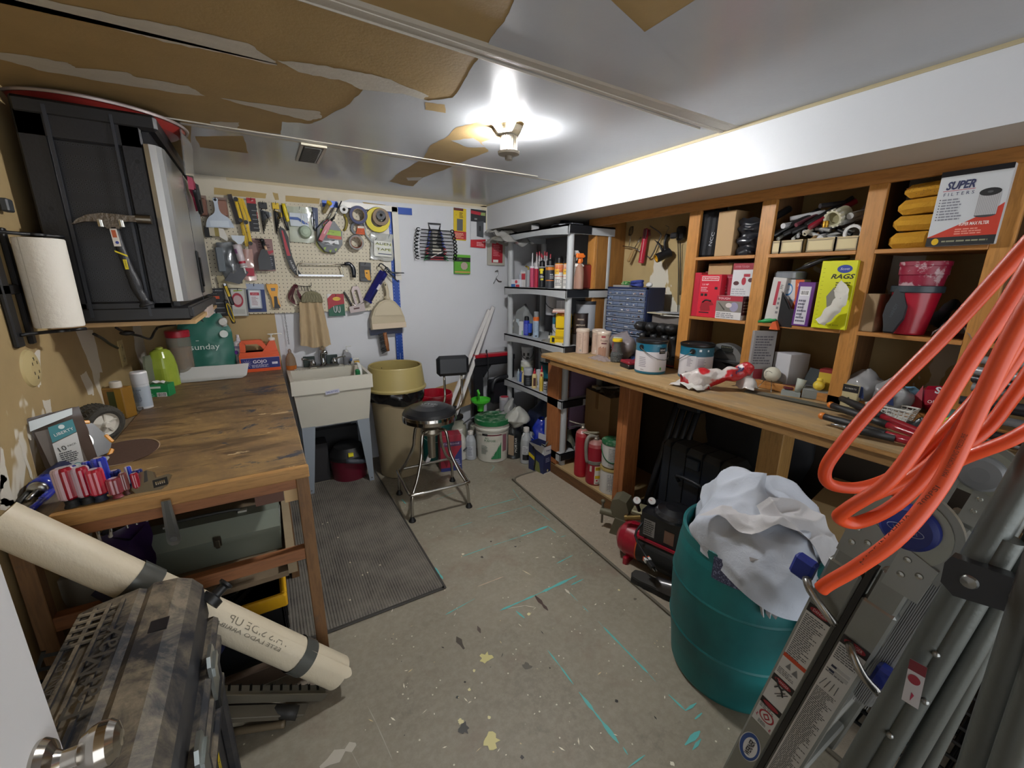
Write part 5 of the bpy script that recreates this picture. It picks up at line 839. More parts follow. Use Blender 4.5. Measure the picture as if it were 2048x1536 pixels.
def dr(m,w,h,t,F):
 m.py([(-.5*w,.5*h),(.5*w,.5*h),(.5*w,.05*h),(-.1*w,-.02*h),(-.5*w,-.2*h)],'#a02430',.0005);m.py([(-.5*w,.5*h),(-.2*w,.5*h),(-.5*w,.3*h)],'#d8d8d4',.0008);m.ell(.05*w,.28*h,.24*w,.085*h,'#d6b23a',.0009);m.tx('command',.05*w,.28*h,.004,'#7a1c20',.0012,w=.36*w)
 for x in (-.1*w,.12*w): q=MB(F);q.tb([(x-.008,-.05*h,.004),(x-.008,-.25*h,.008),(x,-.33*h,.012),(x+.008,-.25*h,.008),(x+.008,-.05*h,.004)],.003,Mt('#c4cccc',.15,coat=.5));q.bd('clear_hook',t)
card('wall_hook_card','red and green card with two clear hooks between the towel and staple gun','hook pack',(656,588,689,632),.004,'#1e5a44',dr)
F,w,h=at_back(691,573,728,624,off=.01);t=Th('staple_gun','grey metal staple gun hanging upright on the lower right of the pegboard','staple gun',F.translation);sg=Mt('#8a7f7c',.3,.9)
m=MB(F@RZ(8));m.pm([(-.42*w,-.5*h),(.42*w,-.5*h),(.42*w,-.2*h),(.36*w,.36*h),(.28*w,.5*h),(.02*w,.5*h),(-.1*w,.36*h),(-.1*w,.2*h),(-.02*w,.24*h),(.08*w,.36*h),(.2*w,.36*h),(.24*w,-.15*h),(.06*w,-.2*h),(.0,.2*h),(-.1*w,.2*h),(-.06*w,-.22*h),(-.42*w,-.25*h)],0,.022,sg);m.bd('body',t)
m=MB(F@RZ(8));m.tb([(-.5*w,.35*h,.011),(-.42*w,.2*h,.011),(-.3*w,-.1*h,.011),(-.25*w,-.25*h,.011)],[.006,.0075,.008,.006],Mt('#4c4c4c',.35,.9));m.tb([(-.25*w,-.1*h,.022),(.0,-.24*h,.026),(.42*w,-.16*h,.024)],.003,Mt('#c9c4c0',.2,1.));m.rc(-.2*w,.12*w,-.38*h,-.32*h,'#4a2a28',.0225);m.bd('lever',t);hook(F,.1*w,.52*h)
F,w,h=at_back(738,618,812,660,off=.035);t=Th('dustpan','beige plastic dustpan hanging by its handle at the pegboard edge','dustpan',F.translation);bg=Mt('#b3a78c',.35,bump=.04)
F,w,h=at_back(738,598,811,660,off=.035)
out=[(-.48*w,-.48*h),(.50*w,-.42*h),(.46*w,-.1*h),(.36*w,.22*h),(.22*w,.42*h),(.08*w,.5*h),(-.06*w,.5*h),(-.22*w,.42*h),(-.38*w,.2*h),(-.48*w,-.1*h)]
m=MB(F);m.pm(out,0,.035,bg,taper=.04);m.pm([(x*.8,y*.72+.06*h) for x,y in out[2:]+[(-.46*w,-.12*h),(.46*w,-.1*h)][:0]],.036,.040,Mt('#bdb196',.35));m.box(-.46*w,.47*w,-.44*h,-.26*h,.0352,.040,Mt('#c9b8a0',.35),RZ(1.5),bev=.002);m.bd('pan',t)
m=MB(F);a=(0.0,.48*h,.02);m.tb([a,(.03*w,.66*h,.018),(-.0*w,.9*h,.012),(-.04*w,1.02*h,.010)],[.026,.013,.014,.012],bg,n=14,flat=.7);m.ell(-.02*w,.94*h,.005,.008,'#1a1814',.0235);m.bd('handle',t);hook(F,-.03*w,.98*h,.01)
t=Th('hand_brush','hand brush with a varnished wooden handle hanging bristles left below the dustpan','brush',P(768,690,'y',3.40));m=MB();a=P(769,665,'y',3.395);b=P(776,702,'y',3.395);m.tb([a,a.lerp(b,.5),b],[.016,.018,.014],woodmat('brush_handle_wood','#7c4a28','#a06a40',2,2,.4),n=12,flat=.8);m.bd('wooden_handle',t);m=MB();
for i in rg(220):
 u=rng.random();p=a.lerp(b,u*1.05)+V((-.012,ru(-.012,.012),0));m.cyl(p,p+V((-.030-ru(0,.012),0,-.012+ru(-.006,.006))),.0011,rng.choice(('#2a2a2c','#4a4a4c','#8a8a8c','#1a1a1c')),n=3,cp=0)
m.bd('bristles',t)
F,w,h=at_back(740,655,805,669,off=.012);m=MB(F);m.pm([(-.5*w,-.5*h),(.48*w,-.35*h),(.5*w,.6*h),(-.52*w,.5*h)],0,.02,Mt('#141c38',.35));So(m,'navy_dustpan','dark navy dustpan edge showing just below the beige dustpan','dustpan')
F,w,h=at_back(437,480,500,572,off=.02);t=Th('foil_bag','crumpled silver and clear plastic bag of parts hanging left on the pegboard','bag',F.translation)
m=MB(F);m.cl(lambda u,v:((-.45+.6*u)*w+(.06*w)*(1-v),(-.42+.86*v)*h,.012+.03*sP(u)*sP(v)),16,20,.016,26,Mt('#8f9396',.18,.5),9);m.bd('silver_sack',t);m=MB(F@T(0,0,.03));m.pm([(-.38*w,-.38*h),(.1*w,.0),(.42*w,-.2*h),(.08*w,-.46*h)],0,.006,Mt('#25272e',.3));m.bd('dark_corner',t);m=MB(F@T(0,0,.02));m.box(-.52*w,-.28*w,-.2*h,.32*h,0,.03,Mt('#8a9298',.15,tr=.4),bev=.006);m.bd('clear_jar',t)
F,w,h=at_back(436,545,500,575,off=.01);m=MB(F);m.cl(lambda u,v:((-.5+.85*u)*w,(-.5+.8*v)*h,.01+.012*sP(u)),10,8,.01,24,Mt('#b3a888',.3,coat=.3),4);So(m,'parts_bag','crumpled clear bag with brown contents under the silver sack','bag')
t=Th('caulk_tube','white and red squeeze caulk tube hanging nozzle down on the pegboard','caulk tube',P(480,520,'y',3.36));a=P(473,489,'y',3.355);b=P(487,533,'y',3.355);n=NT('caulk_label',.35);n.col(n.mix(n.noise(16,2),'#c9c2c4','#b8a8ac'));m=MB();m.tb([a,a.lerp(b,.5),b],[.025,.022,.019],n.M,n=18);m.bd('tube_body',t);G,L_=ztube(a,b);m=MB(G);m.lt([(.0205,L_*.72),(.0198,L_*.86)],Mt('#a81c34',.4),n=24,cp=0);m.lt([(.0245,L_*.1),(.0235,L_*.4)],Mt('#8a5a84',.4),n=24,cp=0,a0=200,a1=320);m.bd('label_band',t);m=MB(G);m.lt([(.022,L_),(.022,L_+.006),(.006,L_+.010),(.0035,L_+.045),(0,L_+.045)],Mt('#d3d3d0',.3),n=18,cp=0);m.bd('nozzle',t)
m=MB(at_back(463,468,492,488,off=.05)[0]);m.pm([(-.04,.02),(.035,.02),(.03,-.012),(.02,-.02),(.012,-.035),(-.008,-.035),(-.018,-.02),(-.034,-.008)],0,.02,Mt('#c2cad2',.4));So(m,'white_clip','white plastic clip above the caulk tube','clip')
F,w,h=at_back(497,478,548,545,off=.004);t=card('brush_card','pink and black card behind the black detail brush on the pegboard','tool card',(500,478,548,542),.006,'#8a6a66',lambda m,w,h,t,F:(m.rc(.1*w,.5*w,-.45*h,.0,'#232630',.0004),m.ln(.18*w,.42*w,-.4*h,-.04*h,6,'#8a8d96',.0008,seed=5),m.ln(-.1*w,.4*w,.2*h,.42*h,3,'#5a3a3a',.0006,seed=4),m.py([(.1*w,.1*h),(.5*w,.16*h),(.5*w,.1*h),(.3*w,.02*h)],'#a83440',.0008)))
t=Th('grout_brush','black brush on a long handle standing over the pink card','brush',P(525,510,'y',3.37));m=MB();m.tb([P(510,478,'y',3.37),P(522,480,'y',3.37)],.004,blk);m.ball(P(524,481,'y',3.37),.014,blk);m.tb([P(525,484,'y',3.37),P(531,500,'y',3.37)],[.012,.014],blk);m.bd('handle',t);m=MB();m.tb([P(530,492,'y',3.36),P(533,500,'y',3.355)],.008,'#c9a488');m.bd('tan_knob',t);m=MB(at_back(518,500,541,537,off=.05)[0]);m.pm([(-.04,-.07),(.04,-.07),(.03,.02),(.015,.07),(-.015,.06),(-.04,.0)],0,.02,Mt('#15171c',.3));m.bd('brush_head',t)
m=MB(at_back(480,500,505,560,off=.015)[0]);m.cl(lambda u,v:(-.045+.09*u,-.1+.2*v,.01*sP(u)),8,12,.012,26,Mt('#b08c84',.25,coat=.4),12);m.rc(-.02,.04,-.07,-.02,'#a8243c',.02);So(m,'red_print_bag','clear bag with red printing hanging right of the caulk tube','bag')
m=MB();
for k in rg(22):
 p=P(569+k*.4,626+k*2.9,'y',3.415);m.tb([p+V((.004*cos(a),.0,.007*sin(a))) if k%2 else p+V((0,.004*cos(a),.007*sin(a))) for a in (0,1.05,2.1,3.14,4.2,5.2)],.0012,steel,n=4,closed=True,sm=1)
So(m,'hanging_chain','thin steel chain hanging down to the sink corner','chain')
F,w,h=at_back(842,455,897,522,off=.012,y=BY);t=Th('wrench_rack','rack of black combination wrenches in a blue, red and green holder on the back wall','wrench rack',F.translation)
m=MB(F);m.pm([(-.2*w,.44*h),(.2*w,.44*h),(.38*w,-.48*h),(-.38*w,-.48*h)],0,.018,Mt('#15171b',.4));m.tb([(-.17*w,.44*h,.01),(-.22*w,.60*h,.01),(.22*w,.60*h,.01),(.17*w,.44*h,.01)],.006,Mt('#15171b',.4),sm=1);m.bd('holder',t)
for i in rg(11):
 v=i/10;y=.38*h-.80*h*v;hw=(.24+.2*v)*w;c=('#2a3c8a','#2a3c8a','#2a3c8a','#2a3c8a','#2a3c8a','#2a3c8a','#a8202c','#a8202c','#a8202c','#1d6a3a','#1d6a3a')[i]
 m=MB(F);
 for s in (-1,1): m.pm([(s*hw*.7,y),(s*hw*1.0,y-.05*h),(s*hw*1.0,y-.08*h),(s*hw*.7,y-.03*h)],.018,.03,Mt(c,.4))
 m.bd('coloured_clip',t,label={'#2a3c8a':'blue clip pair','#a8202c':'red clip pair','#1d6a3a':'green clip pair'}[c])
for i in rg(9):
 v=i/8;y=.40*h-.82*h*v;hw=(.60+.10*sin(v*2.4))*w;m=MB(F);bs=Mt('#1d1f22',.25,.8);m.tb([(-hw*.85,y,.034),(hw*.85,y,.034)],.004,bs,n=6)
 m.tb([(-hw+.012*cos(a)*1.5,y+.011*sin(a),.034) for a in (.9,1.8,2.7,3.6,4.5,5.4)],.0035,bs,n=6)
 m.lt([(.008,0),(.0145,0),(.0145,.006),(.008,.006),(.008,0)],bs,T(hw,y,.031),n=16,cp=0,sx=1.3);m.bd('wrench',t)
m=MB(F@T(0,0,.0185));m.ln(-.1*w,.12*w,-.1*h,.4*h,14,'#b9b4a6',0,seed=6);m.rc(-.12*w,.2*w,-.28*h,-.14*h,'#b9b4a6',0);m.rc(-.2*w,.28*w,-.47*h,-.38*h,'#a02430',0);m.py([(-.26*w,-.42*h),(-.2*w,-.42*h),(.25*w,-.22*h),(.25*w,-.19*h)],'#d0d0cc',.0175);m.bd('label',t)
def dr(m,w,h,t,F): m.rc(-w/2,.25*w,.42*h,.5*h,'#5a2420',.0003);m.ln(-.05*w,.3*w,.2*h,.38*h,4,'#3a3010',.0005,seed=9,fill=.55);m.rc(-.25*w,.22*w,-.2*h,.17*h,'#55585a',.0006);m.rc(-w/2,w/2,-.47*h,-.22*h,'#b02a34',.0005);m.ln(-.4*w,.4*w,-.44*h,-.26*h,4,'#e0b090',.0008,seed=10);m.tx('60',-.3*w,.28*h,.006,'#3a3010',.0008)
card('drywall_sanding_pack','tall yellow and red sanding sheet pack on the back wall','sandpaper pack',(907,417,932,481),.006,'#cdb21e',dr,y=BY-.002,rot=-1.5)
def dr(m,w,h,t,F): m.rc(-w/2,w/2,.18*h,.5*h,'#1d2024',.0003);m.py([(-w/2,.46*h),(.2*w,.44*h),(.1*w,.36*h),(-w/2,.38*h)],'#a82434',.0006);m.tx('220',-.18*w,.25*h,.012,'#e0e0e0',.0008);m.rc(.15*w,.45*w,.36*h,.44*h,'#8a9a5a',.0006);m.py([(-.12*w,.18*h),(.35*w,.22*h),(.35*w,-.22*h),(-.1*w,-.2*h)],'#3f4246',.0006);m.rc(.05*w,.17*w,-.05*h,.08*h,'#15171a',.0009);m.py([(-w/2,-.5*h),(w/2,-.5*h),(w/2,-.26*h),(-w/2,-.3*h)],'#b0242e',.0008);m.ln(-.1*w,.4*w,-.46*h,-.34*h,3,'#e0b0b0',.001,seed=4)
card('sanding_screen_pack','black, white and red 220 grit sanding screen pack near the corner','sandpaper pack',(941,420,971,496),.006,'#c4c6c8',dr,y=BY-.002,rot=-1.5)
def dr(m,w,h,t,F): m.rc(-w/2,w/2,.36*h,.5*h,'#5aa02c',.0003);m.rc(-w/2,w/2,.14*h,.36*h,'#1a2018',.0004);m.tx('DISCS',-.15*w,.27*h,.007,'#b9c9b0',.0008);m.ell(.1*w,-.08*h,.22*w,.22*w,'#a9988c',.0006);[m.ell(.1*w+.24*w*cos(i*.785),-.08*h+.24*w*sin(i*.785),.02*w,.02*w,'#18240f',.0009,n=8) for i in rg(8)];m.rc(-w/2,w/2,-.44*h,-.36*h,'#b08a4a',.0006)
card('sanding_disc_box','bright green box of sanding discs on the back wall below the yellow pack','box',(907,510,938,548),.03,'#56a02a',dr,y=BY-.002,rot=-1)
def dr(m,w,h,t,F): m.rc(-.28*w,.35*w,-.4*h,.38*h,'#a0202e',.001);m.ln(-.2*w,.28*w,-.15*h,.3*h,7,'#c9707a',.0014,seed=7);m.rc(-.2*w,.1*w,-.38*h,-.28*h,'#d0d0cc',.0014)
card('clear_tool_case','empty clear tool case with a red paper insert on the wall by the shelving','tool case',(974,480,1008,531),.02,Mt('#aaa79c',.2),dr,y=BY-.002,rot=-1)
m=MB();m.tb([P(990,543,'y',3.43),P(996,542,'y',3.43),P(993,555,'y',3.43),P(987,567,'y',3.43)],.004,Mt('#8a8d90',.3,.9));m.tb([P(992,556,'y',3.43),P(997,562,'y',3.43),P(1003,563,'y',3.43)],.004,Mt('#5a4a4a',.4,.6));So(m,'wall_hook','small bent metal bracket on the white wall left of the shelving','bracket')
m=MB();m.tb([P(791,455,'y',3.44),P(795,457,'y',3.43)],.003,steel);So(m,'wall_nail','small nail in the white wall right of the pegboard','nail')
for i,(a,b,lab) in enumerate((((978,620),(905,800),'white square trim leaning against the back wall behind the stool'),((986,614),(925,790),'white trim leaning just right of the other one, with a dark end'))):
 A=P(*a,'y',3.42-i*.0);B=P(*b,'y',3.20);d=B-A;
 if B.z>.02: B=B+d*((.02-B.z)/d.z)
 G=fr(A,(B-A),(1,0,0));L_=(B-A).length;m=MB(G);m.box(0,L_,-.016,.016,-.012,.012,Mt('#c9c6c4',.4),bev=.003);m.box(-.001,.012,-.013,.013,-.010,.010,'#3a3a38');So(m,'white_trim',lab,'trim board')
m=MB();A=P(905,760,'y',3.33)
SX0,SX1,SY0,SY1,SZ=.10,.615,2.965,3.445,.84;t=Th('utility_sink','off-white plastic utility sink on grey metal legs against the back wall','sink',((SX0+SX1)/2,3.2,0));sw=Mt('#c4c0b2',.4,bump=.04,bs=20,var=.04)
m=MB();w_=.022
def ringbox(m,a,b,z0,z1,mt,th):
 (x0,x1,y0,y1),(X0_,X1_,Y0_,Y1_)=a,b
 o0=[(x0,y0,z0),(x1,y0,z0),(x1,y1,z0),(x0,y1,z0)];o1=[(X0_,Y0_,z1),(X1_,Y0_,z1),(X1_,Y1_,z1),(X0_,Y1_,z1)]
 m.add(o0+o1,[(i,(i+1)%4,(i+1)%4+4,i+4) for i in rg(4)],mt)
ringbox(m,(SX0+.035,SX1-.035,SY0+.05,SY1-.02),(SX0+.012,SX1-.012,SY0+.012,SY1-.005),.50,.745,sw,0)
ringbox(m,(SX0+.0,SX1-.0,SY0+.0,SY1),(SX0,SX1,SY0,SY1),.745,SZ,sw,0)
m.add([(SX0,SY0,.745),(SX1,SY0,.745),(SX1,SY1,.745),(SX0,SY1,.745),(SX0+.012,SY0+.012,.745),(SX1-.012,SY0+.012,.745),(SX1-.012,SY1-.005,.745),(SX0+.012,SY1-.005,.745)],[(i,(i+1)%4,(i+1)%4+4,i+4) for i in rg(4)],sw)
IN=(SX0+.022,SX1-.022,SY0+.022,SY1-.11)
m.add([(SX0,SY0,SZ),(SX1,SY0,SZ),(SX1,SY1,SZ),(SX0,SY1,SZ),(IN[0],IN[2],SZ),(IN[1],IN[2],SZ),(IN[1],IN[3],SZ),(IN[0],IN[3],SZ)],[(i,(i+1)%4,(i+1)%4+4,i+4) for i in rg(4)],sw)
ringbox(m,(IN[0]+.03,IN[1]-.03,IN[2]+.04,IN[3]-.03),IN,.52,SZ,sw,0);m.add([(IN[0]+.03,IN[2]+.04,.52),(IN[1]-.03,IN[2]+.04,.52),(IN[1]-.03,IN[3]-.03,.52),(IN[0]+.03,IN[3]-.03,.52)],[(0,1,2,3)],sw)
m.add([(SX0+.035,SY0+.05,.5),(SX1-.035,SY0+.05,.5),(SX1-.035,SY1-.02,.5),(SX0+.035,SY1-.02,.5)],[(3,2,1,0)],sw)
for i in rg(5): m.box(SX0+.05+i*.018,SX0+.058+i*.018,IN[3]-.005,IN[3]+.03,SZ-.001,SZ+.005,sw);m.box(SX1-.14+i*.018,SX1-.132+i*.018,IN[3]-.005,IN[3]+.03,SZ-.001,SZ+.005,sw)
m.bd('basin',t)
for (x,s) in ((SX0+.035,1),(SX1-.035,-1)):
 for (y,q) in ((SY0+.045,1),(SY1-.03,-1)):
  m=MB();m.pm([(0,.505),(s*.085,.505),(s*.03,0),(s*.0,0)],0,.002,Mt('#8e969e',.45,.2),fr((x,y,0),XU,ZU));m.add([(x,y,0),(x,y+q*.04,0),(x,y+q*.10,.5),(x,y,.5)],[(0,1,2,3)],Mt('#858d96',.45,.2));m.lt([(0,0),(.006,0),(.004,.004),(0,.004)],steel,fr((x+s*.015,y-.001,.035),XU,ZU),n=10);m.bd('leg',t)
m=MB(fr((.345,SY0-.001,.745),XU,ZU));m.rc(-.045,.045,-.012,.014,'#b9bac9',0,RZ(5));m.tx('MUSTEE',0,0,.012,'#3f4a8a',.0006,rot=5,w=.07);m.bd('sticker',t)
t=Th('faucet','chrome two handle faucet on the back rim of the utility sink','faucet',(.36,3.39,SZ));ch=Mt('#b4b6b8',.1,1.);fx_,fy=.355,3.385
m=MB();m.box(fx_-.105,fx_+.105,fy-.028,fy+.028,SZ+.0005,SZ+.022,ch,bev=.008);m.bd('base',t)
m=MB();m.tb([(fx_,fy,SZ+.01),(fx_-.005,fy-.0,SZ+.09),(fx_-.0,fy-.02,SZ+.135),(fx_+.002,fy-.06,SZ+.14),(fx_+.002,fy-.09,SZ+.115)],[.02,.018,.016,.018,.021],ch,n=16);m.ball((fx_+.0,fy-.02,SZ+.14),.024,ch);m.bd('spout',t)
for s in (-1,1): m=MB();m.lt([(.02,0),(.022,.02),(.015,.035),(.012,.045),(0,.047)],ch,T(fx_+s*.075,fy,SZ+.018),n=18);m.tb([(fx_+s*.075,fy,SZ+.05),(fx_+s*.11,fy-.03,SZ+.07),(fx_+s*.15,fy-.04,SZ+.08)],[.008,.006,.009],ch,n=10);m.bd('lever_handle',t)
for x0 in (.27,.43): m=MB();m.box(x0-.05,x0+.03,3.425,3.444,SZ+.001,SZ+.08,Mt('#1c2c28',.4),bev=.003);So(m,'green_pad','dark green scouring pad standing behind the faucet '+('left handle' if x0<.3 else 'right handle'),'pad')
c0=V((.135,3.375,SZ));t=Th('dish_soap_bottle','orange dish soap bottle upside down style at the left back corner of the sink','soap bottle',c0);m=MB(T(*c0));m.lt([(.024,0.001),(.033,.008),(.036,.035)],Mt('#b0642a',.2,coat=.5),sy=.6,n=28);m.lt([(.036,.035),(.03,.09),(.018,.12),(.009,.13),(.009,.14),(.006,.155),(0,.155)],Mt('#a89078',.15,tr=.5),sy=.6,n=28,cp=0);m.bd('bottle_body',t);m=MB(T(*c0));m.ell(0,.055,.024,.028,'#aeb4c4',.0,fr((0,-.0225,0),(1,0,0),(0,.15,1)));m.bd('label',t);m=MB(T(*c0));m.lt([(.011,.13),(.011,.148),(0,.15)],Mt('#8a8078',.4));m.bd('cap',t)
c0=V((.525,3.39,SZ));t=Th('pump_bottle','clear pump soap bottle on the right back rim of the sink','soap bottle',c0);m=MB(T(*c0));m.lt([(.03,.0005),(.032,.004),(.032,.075),(.026,.09),(.011,.098),(.011,.105)],Mt('#c0c2c4',.1,tr=.75),n=28,sy=.7,cp=0);m.lt([(.028,.003),(.028,.06),(0,.06)],Mt('#9a9aa8',.2,tr=.4),sy=.65,n=20,cp=0);m.bd('bottle_body',t);m=MB(T(*c0));m.lt([(.012,.1),(.012,.115),(.004,.118),(.004,.14)],Mt('#c9c9c6',.3),n=14);m.tb([(-.004,0,.142),(.03,0,.144),(.033,0,.138)],.004,Mt('#c9c9c6',.3));m.bd('pump',t)
t=Th('scrub_brush','green bristled white scrubbing brush hanging over the right side of the sink','brush',(.56,3.2,SZ));m=MB();m.tb([(.565,3.30,.86),(.572,3.24,.875),(.575,3.18,.85),(.575,3.15,.79)],[.012,.010,.014,.012],Mt('#d0d0ca',.35),n=10,flat=.6);m.bd('handle',t);m=MB();m.box(.535,.566,3.13,3.17,.72,.845,Mt('#1b7a45',.8,bump=.6,bs=300),bev=.008);m.bd('bristles',t,label='green bristles')
m=MB();m.tb([(.55,3.36,.845),(.56,3.33,.89),(.60,3.35,.885)],.008,Mt('#d0cfc8',.4));m.box(.565,.60,3.32,3.35,.86,.875,'#c9a03a');m.ball((.545,3.34,.885),.012,'#2c4a7a');So(m,'spray_trigger','white trigger head with a yellow and blue tip behind the green brush','sprayer head')
m=MB();m.box(.255,.30,3.35,3.37,.842,.848,'#c9c4b4',bev=.002);m.F=I4;So(m,'soap_sliver','pale flat sliver of soap on the sink rim left of the faucet','soap')
m=MB(fr(P(638,692,'y',3.44),XU,ZU));m.box(-.02,.02,-.006,.006,0,.006,'#d5d4d0');So(m,'wall_tab','small white adhesive tab on the wall behind the faucet','tab')
t=Th('wet_vacuum','dark red wet vacuum with a grey hose stored under the sink','vacuum',(.44,3.2,0));m=MB(T(.44,3.19,0));m.lt([(.11,.002),(.125,.01),(.135,.17),(.13,.18)],Mt('#5c1626',.3),n=34,cp=True);m.bd('tank',t);m=MB(T(.44,3.19,0));m.lt([(.137,.17),(.14,.175),(.137,.20),(.10,.26),(.0,.27)],Mt('#141416',.5),n=34,cp=0);m.bd('lid',t);m=MB();m.tb([(.40,3.05,.19),(.47,3.03,.18),(.53,3.06,.16),(.57,3.12,.17),(.52,3.2,.24)],.018,Mt('#3f444c',.5,bump=.3,bs=120));m.bd('hose',t,label='grey corrugated hose');m=MB();m.box(.42,.455,3.05,3.07,.215,.24,'#cfc41c');m.bd('yellow_tag',t)
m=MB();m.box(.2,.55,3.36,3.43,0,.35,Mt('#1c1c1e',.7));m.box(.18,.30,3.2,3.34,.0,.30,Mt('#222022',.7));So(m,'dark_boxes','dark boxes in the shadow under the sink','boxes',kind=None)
c0=V((.815,3.10,0));t=Th('trash_can','tall tan round trash can with a black liner and mustard collar beside the sink','trash can',c0)
tn=Mt('#94866a',.45,bump=.03,var=.05);m=MB(T(*c0));m.lt([(.150,0.001),(.156,.006),(.195,.66),(.2,.68)],tn,n=56);m.bd('can_body',t)
m=MB(T(*c0));
def lf(u,v):
 a=2*PI*u;r=.203+.010*sP(v)+.006*sin(a*7+v*3);return (r*cos(a),r*sin(a),.60+.10*v-.012*sin(a*3)*(1-v))
m.cl(lf,90,10,.012,14,Mt('#0f0f11',.22,coat=.4),4,F=None);m.bd('black_liner',t)
cl_=Mt('#a3935c',.45,bump=.04);m=MB(T(*c0));m.lt([(.222,.688),(.224,.70),(.214,.712),(.196,.86),(.192,.866),(.184,.862),(.200,.70),(.15,.695),(.12,.76)],cl_,n=56,cp=0);m.bd('collar_lid',t,label='mustard coloured collar')
m=MB(T(*c0));m.ell(-.06,.81,.004,.004,'#1a160c',-.0,fr((0,.178,0),XU,ZU));m.bd('collar_screw',t)
def fA(c): return math.degrees(math.atan2(-c.y,-c.x))      # side of an upright thing that faces the room
def ctext(m,c,r,s,z,h,col,w=None,off=0,rot=0):
 m2=MB();m2.tx(s,0,0,h,col,0,w=w,rot=rot);a0=R(fA(c)+off);F=T(c.x,c.y,c.z)
 for f in m2.b.faces:
  vs=[(r*cos(a0+v.co.x/r),r*sin(a0+v.co.x/r),z+v.co.y) for v in f.verts];m.add(vs,[tuple(rg(len(vs)))],col,F)
 m2.b.free()
def cR(m,c,r,x0,x1,z0,z1,col,off=0,n=8):
 a0=R(fA(c)+off);F=T(c.x,c.y,c.z)
 m.add([(r*cos(a0+x/r),r*sin(a0+x/r),z) for i in rg(n+1) for x in [x0+(x1-x0)*i/n] for z in (z0,z1)],[(2*i,2*i+2,2*i+3,2*i+1) for i in rg(n)],col,F)
def cL(m,c,r,x0,x1,z0,z1,k,col,off=0,seed=1):
 rr=random.Random(seed);dz=(z1-z0)/k
 for i in rg(k): cR(m,c,r,x0,x0+(x1-x0)*rr.uniform(.6,1),z1-dz*(i+.72),z1-dz*(i+.3),col,off,4)
AERO=[('can_body',[(.9,0),(.97,.02),(.97,.74)]),('shoulder',[(.97,.74),(.80,.78)]),('cap',[(.82,.76),(.84,.78),(.80,.93),(.6,.985),(0,1)])]
TIN=[('can_body',[(.94,0),(.98,.012),(.98,.95)]),('lid',[(1,.94),(1,.975),(.96,1),(.9,.975),(0,.972)])]
PAIL=[('pail_body',[(.80,0),(.83,.01),(.93,.83)]),('rim',[(.93,.83),(.99,.835),(.98,.87),(.94,.875),(.95,.92),(1,.925)]),('lid',[(1,.92),(1,.985),(.97,1),(.93,.97),(0,.97)])]
BOT=[('bottle_body',[(.92,0),(.98,.02),(.98,.62),(.85,.74),(.4,.84),(.36,.88)]),('cap',[(.42,.87),(.42,.98),(.36,1),(0,1)])]
JAR=[('jar_body',[(.9,0),(.98,.03),(.98,.80),(.86,.84)]),('lid',[(.95,.83),(.95,.98),(.9,1),(0,1)])]
def rnd(name,lab,cat,xl,xr,yb,yt,z,parts,cols,group=None,sy=1.,place=None,rr_=None,n=34,lin_=.35,xp=None):
 c,r,h=sD(xl,xr,yb,yt,z)
 if z>1.0 and xp is None: xp=RX0+.10
 if xp is not None:
  q=P((xl+xr)/2,(yb+yt)/2,'x',xp);c=V((q.x,q.y,z));a_=ray(xl,yb).normalized();b_=ray(xr,yb).normalized();r=(c-EYE).length*sin(a_.angle(b_)/2);h=PV((xl+xr)/2,yt,c).z-z
 if rr_: r=rr_
 if place:
  k=(V((place[0],place[1],0)).length)/(V((c.x,c.y,0)).length);c=V((place[0],place[1],z));
 c=V((c.x,c.y,z));t=Th(name,lab,cat,c,group)
 for (pn,pf),cl in zip(parts,cols):
  if cl is None: continue
  m=MC(c);m.lt([(a*r,b*h+.0008) for a,b in pf],cl if not isinstance(cl,str) else Mt(cl,lin_),n=n,sy=sy,cp=True);m.bd(pn,t)
 t['_c']=tuple(c);return t,c,r,h
def lab_part(t,fn,nm='label'):
 m=MB();fn(m);m.bd(nm,t)
def bail(t,c,r,h,zt,col='#55585a',drop=.5,rad=.0022,off=0):
 a=R(fA(c)+off);m=MB();pts=[]
 for i in rg(13):
  u=i/12;an=a-PI/2*1.0+PI*u;k=r*1.03;pts.append((c.x+k*cos(an),c.y+k*sin(an),c.z+zt*h-drop*h*sP(u)))
 m.tb(pts,rad,Mt(col,.35,.8),n=6,sm=2);m.bd('bail_handle',t)
# ---- grey plastic shelving
RX0,RX1,RY0,RY1=1.83,2.25,2.35,3.22;rk=Mt('#a3a6a8',.5,bump=.03);LV=[1.86,1.433,1.03,.622,.20]
t=Th('plastic_shelving','grey plastic shelving unit packed with cans and bottles under the soffit','shelving',(2.04,2.79,0))
for i,z in enumerate(LV):
 m=MB();m.box(RX0,RX1,RY0,RY1,z-.012,z,rk);b=.018
 for j in rg(9): # bowed front lip
  u0,u1=j/9,(j+1)/9;ya,yb_=RY0+(RY1-RY0)*u0,RY0+(RY1-RY0)*u1;da,db=.030-.0*abs(u0-.5),.03;za=.068-.02*sin(PI*u0);zb=.068-.02*sin(PI*u1)
  m.add([(RX0,ya,z),(RX0,yb_,z),(RX0,yb_,z-zb),(RX0,ya,z-za),(RX0+.008,ya,z),(RX0+.008,yb_,z),(RX0+.008,yb_,z-zb),(RX0+.008,ya,z-za)],[(0,1,2,3),(4,7,6,5),(3,2,6,7)],rk)
 m.box(RX0,RX1,RY0,RY0+.008,z-.06,z,rk);m.box(RX0,RX1,RY1-.008,RY1,z-.06,z,rk);m.bd('shelf',t)
 m=MB();m.box(RX0+.004,RX0+.20,RY0-.005,RY0+.0,z-.058,z-.004,Mt('#16181c',.35),bev=.002);m.bd('black_end_clip',t)
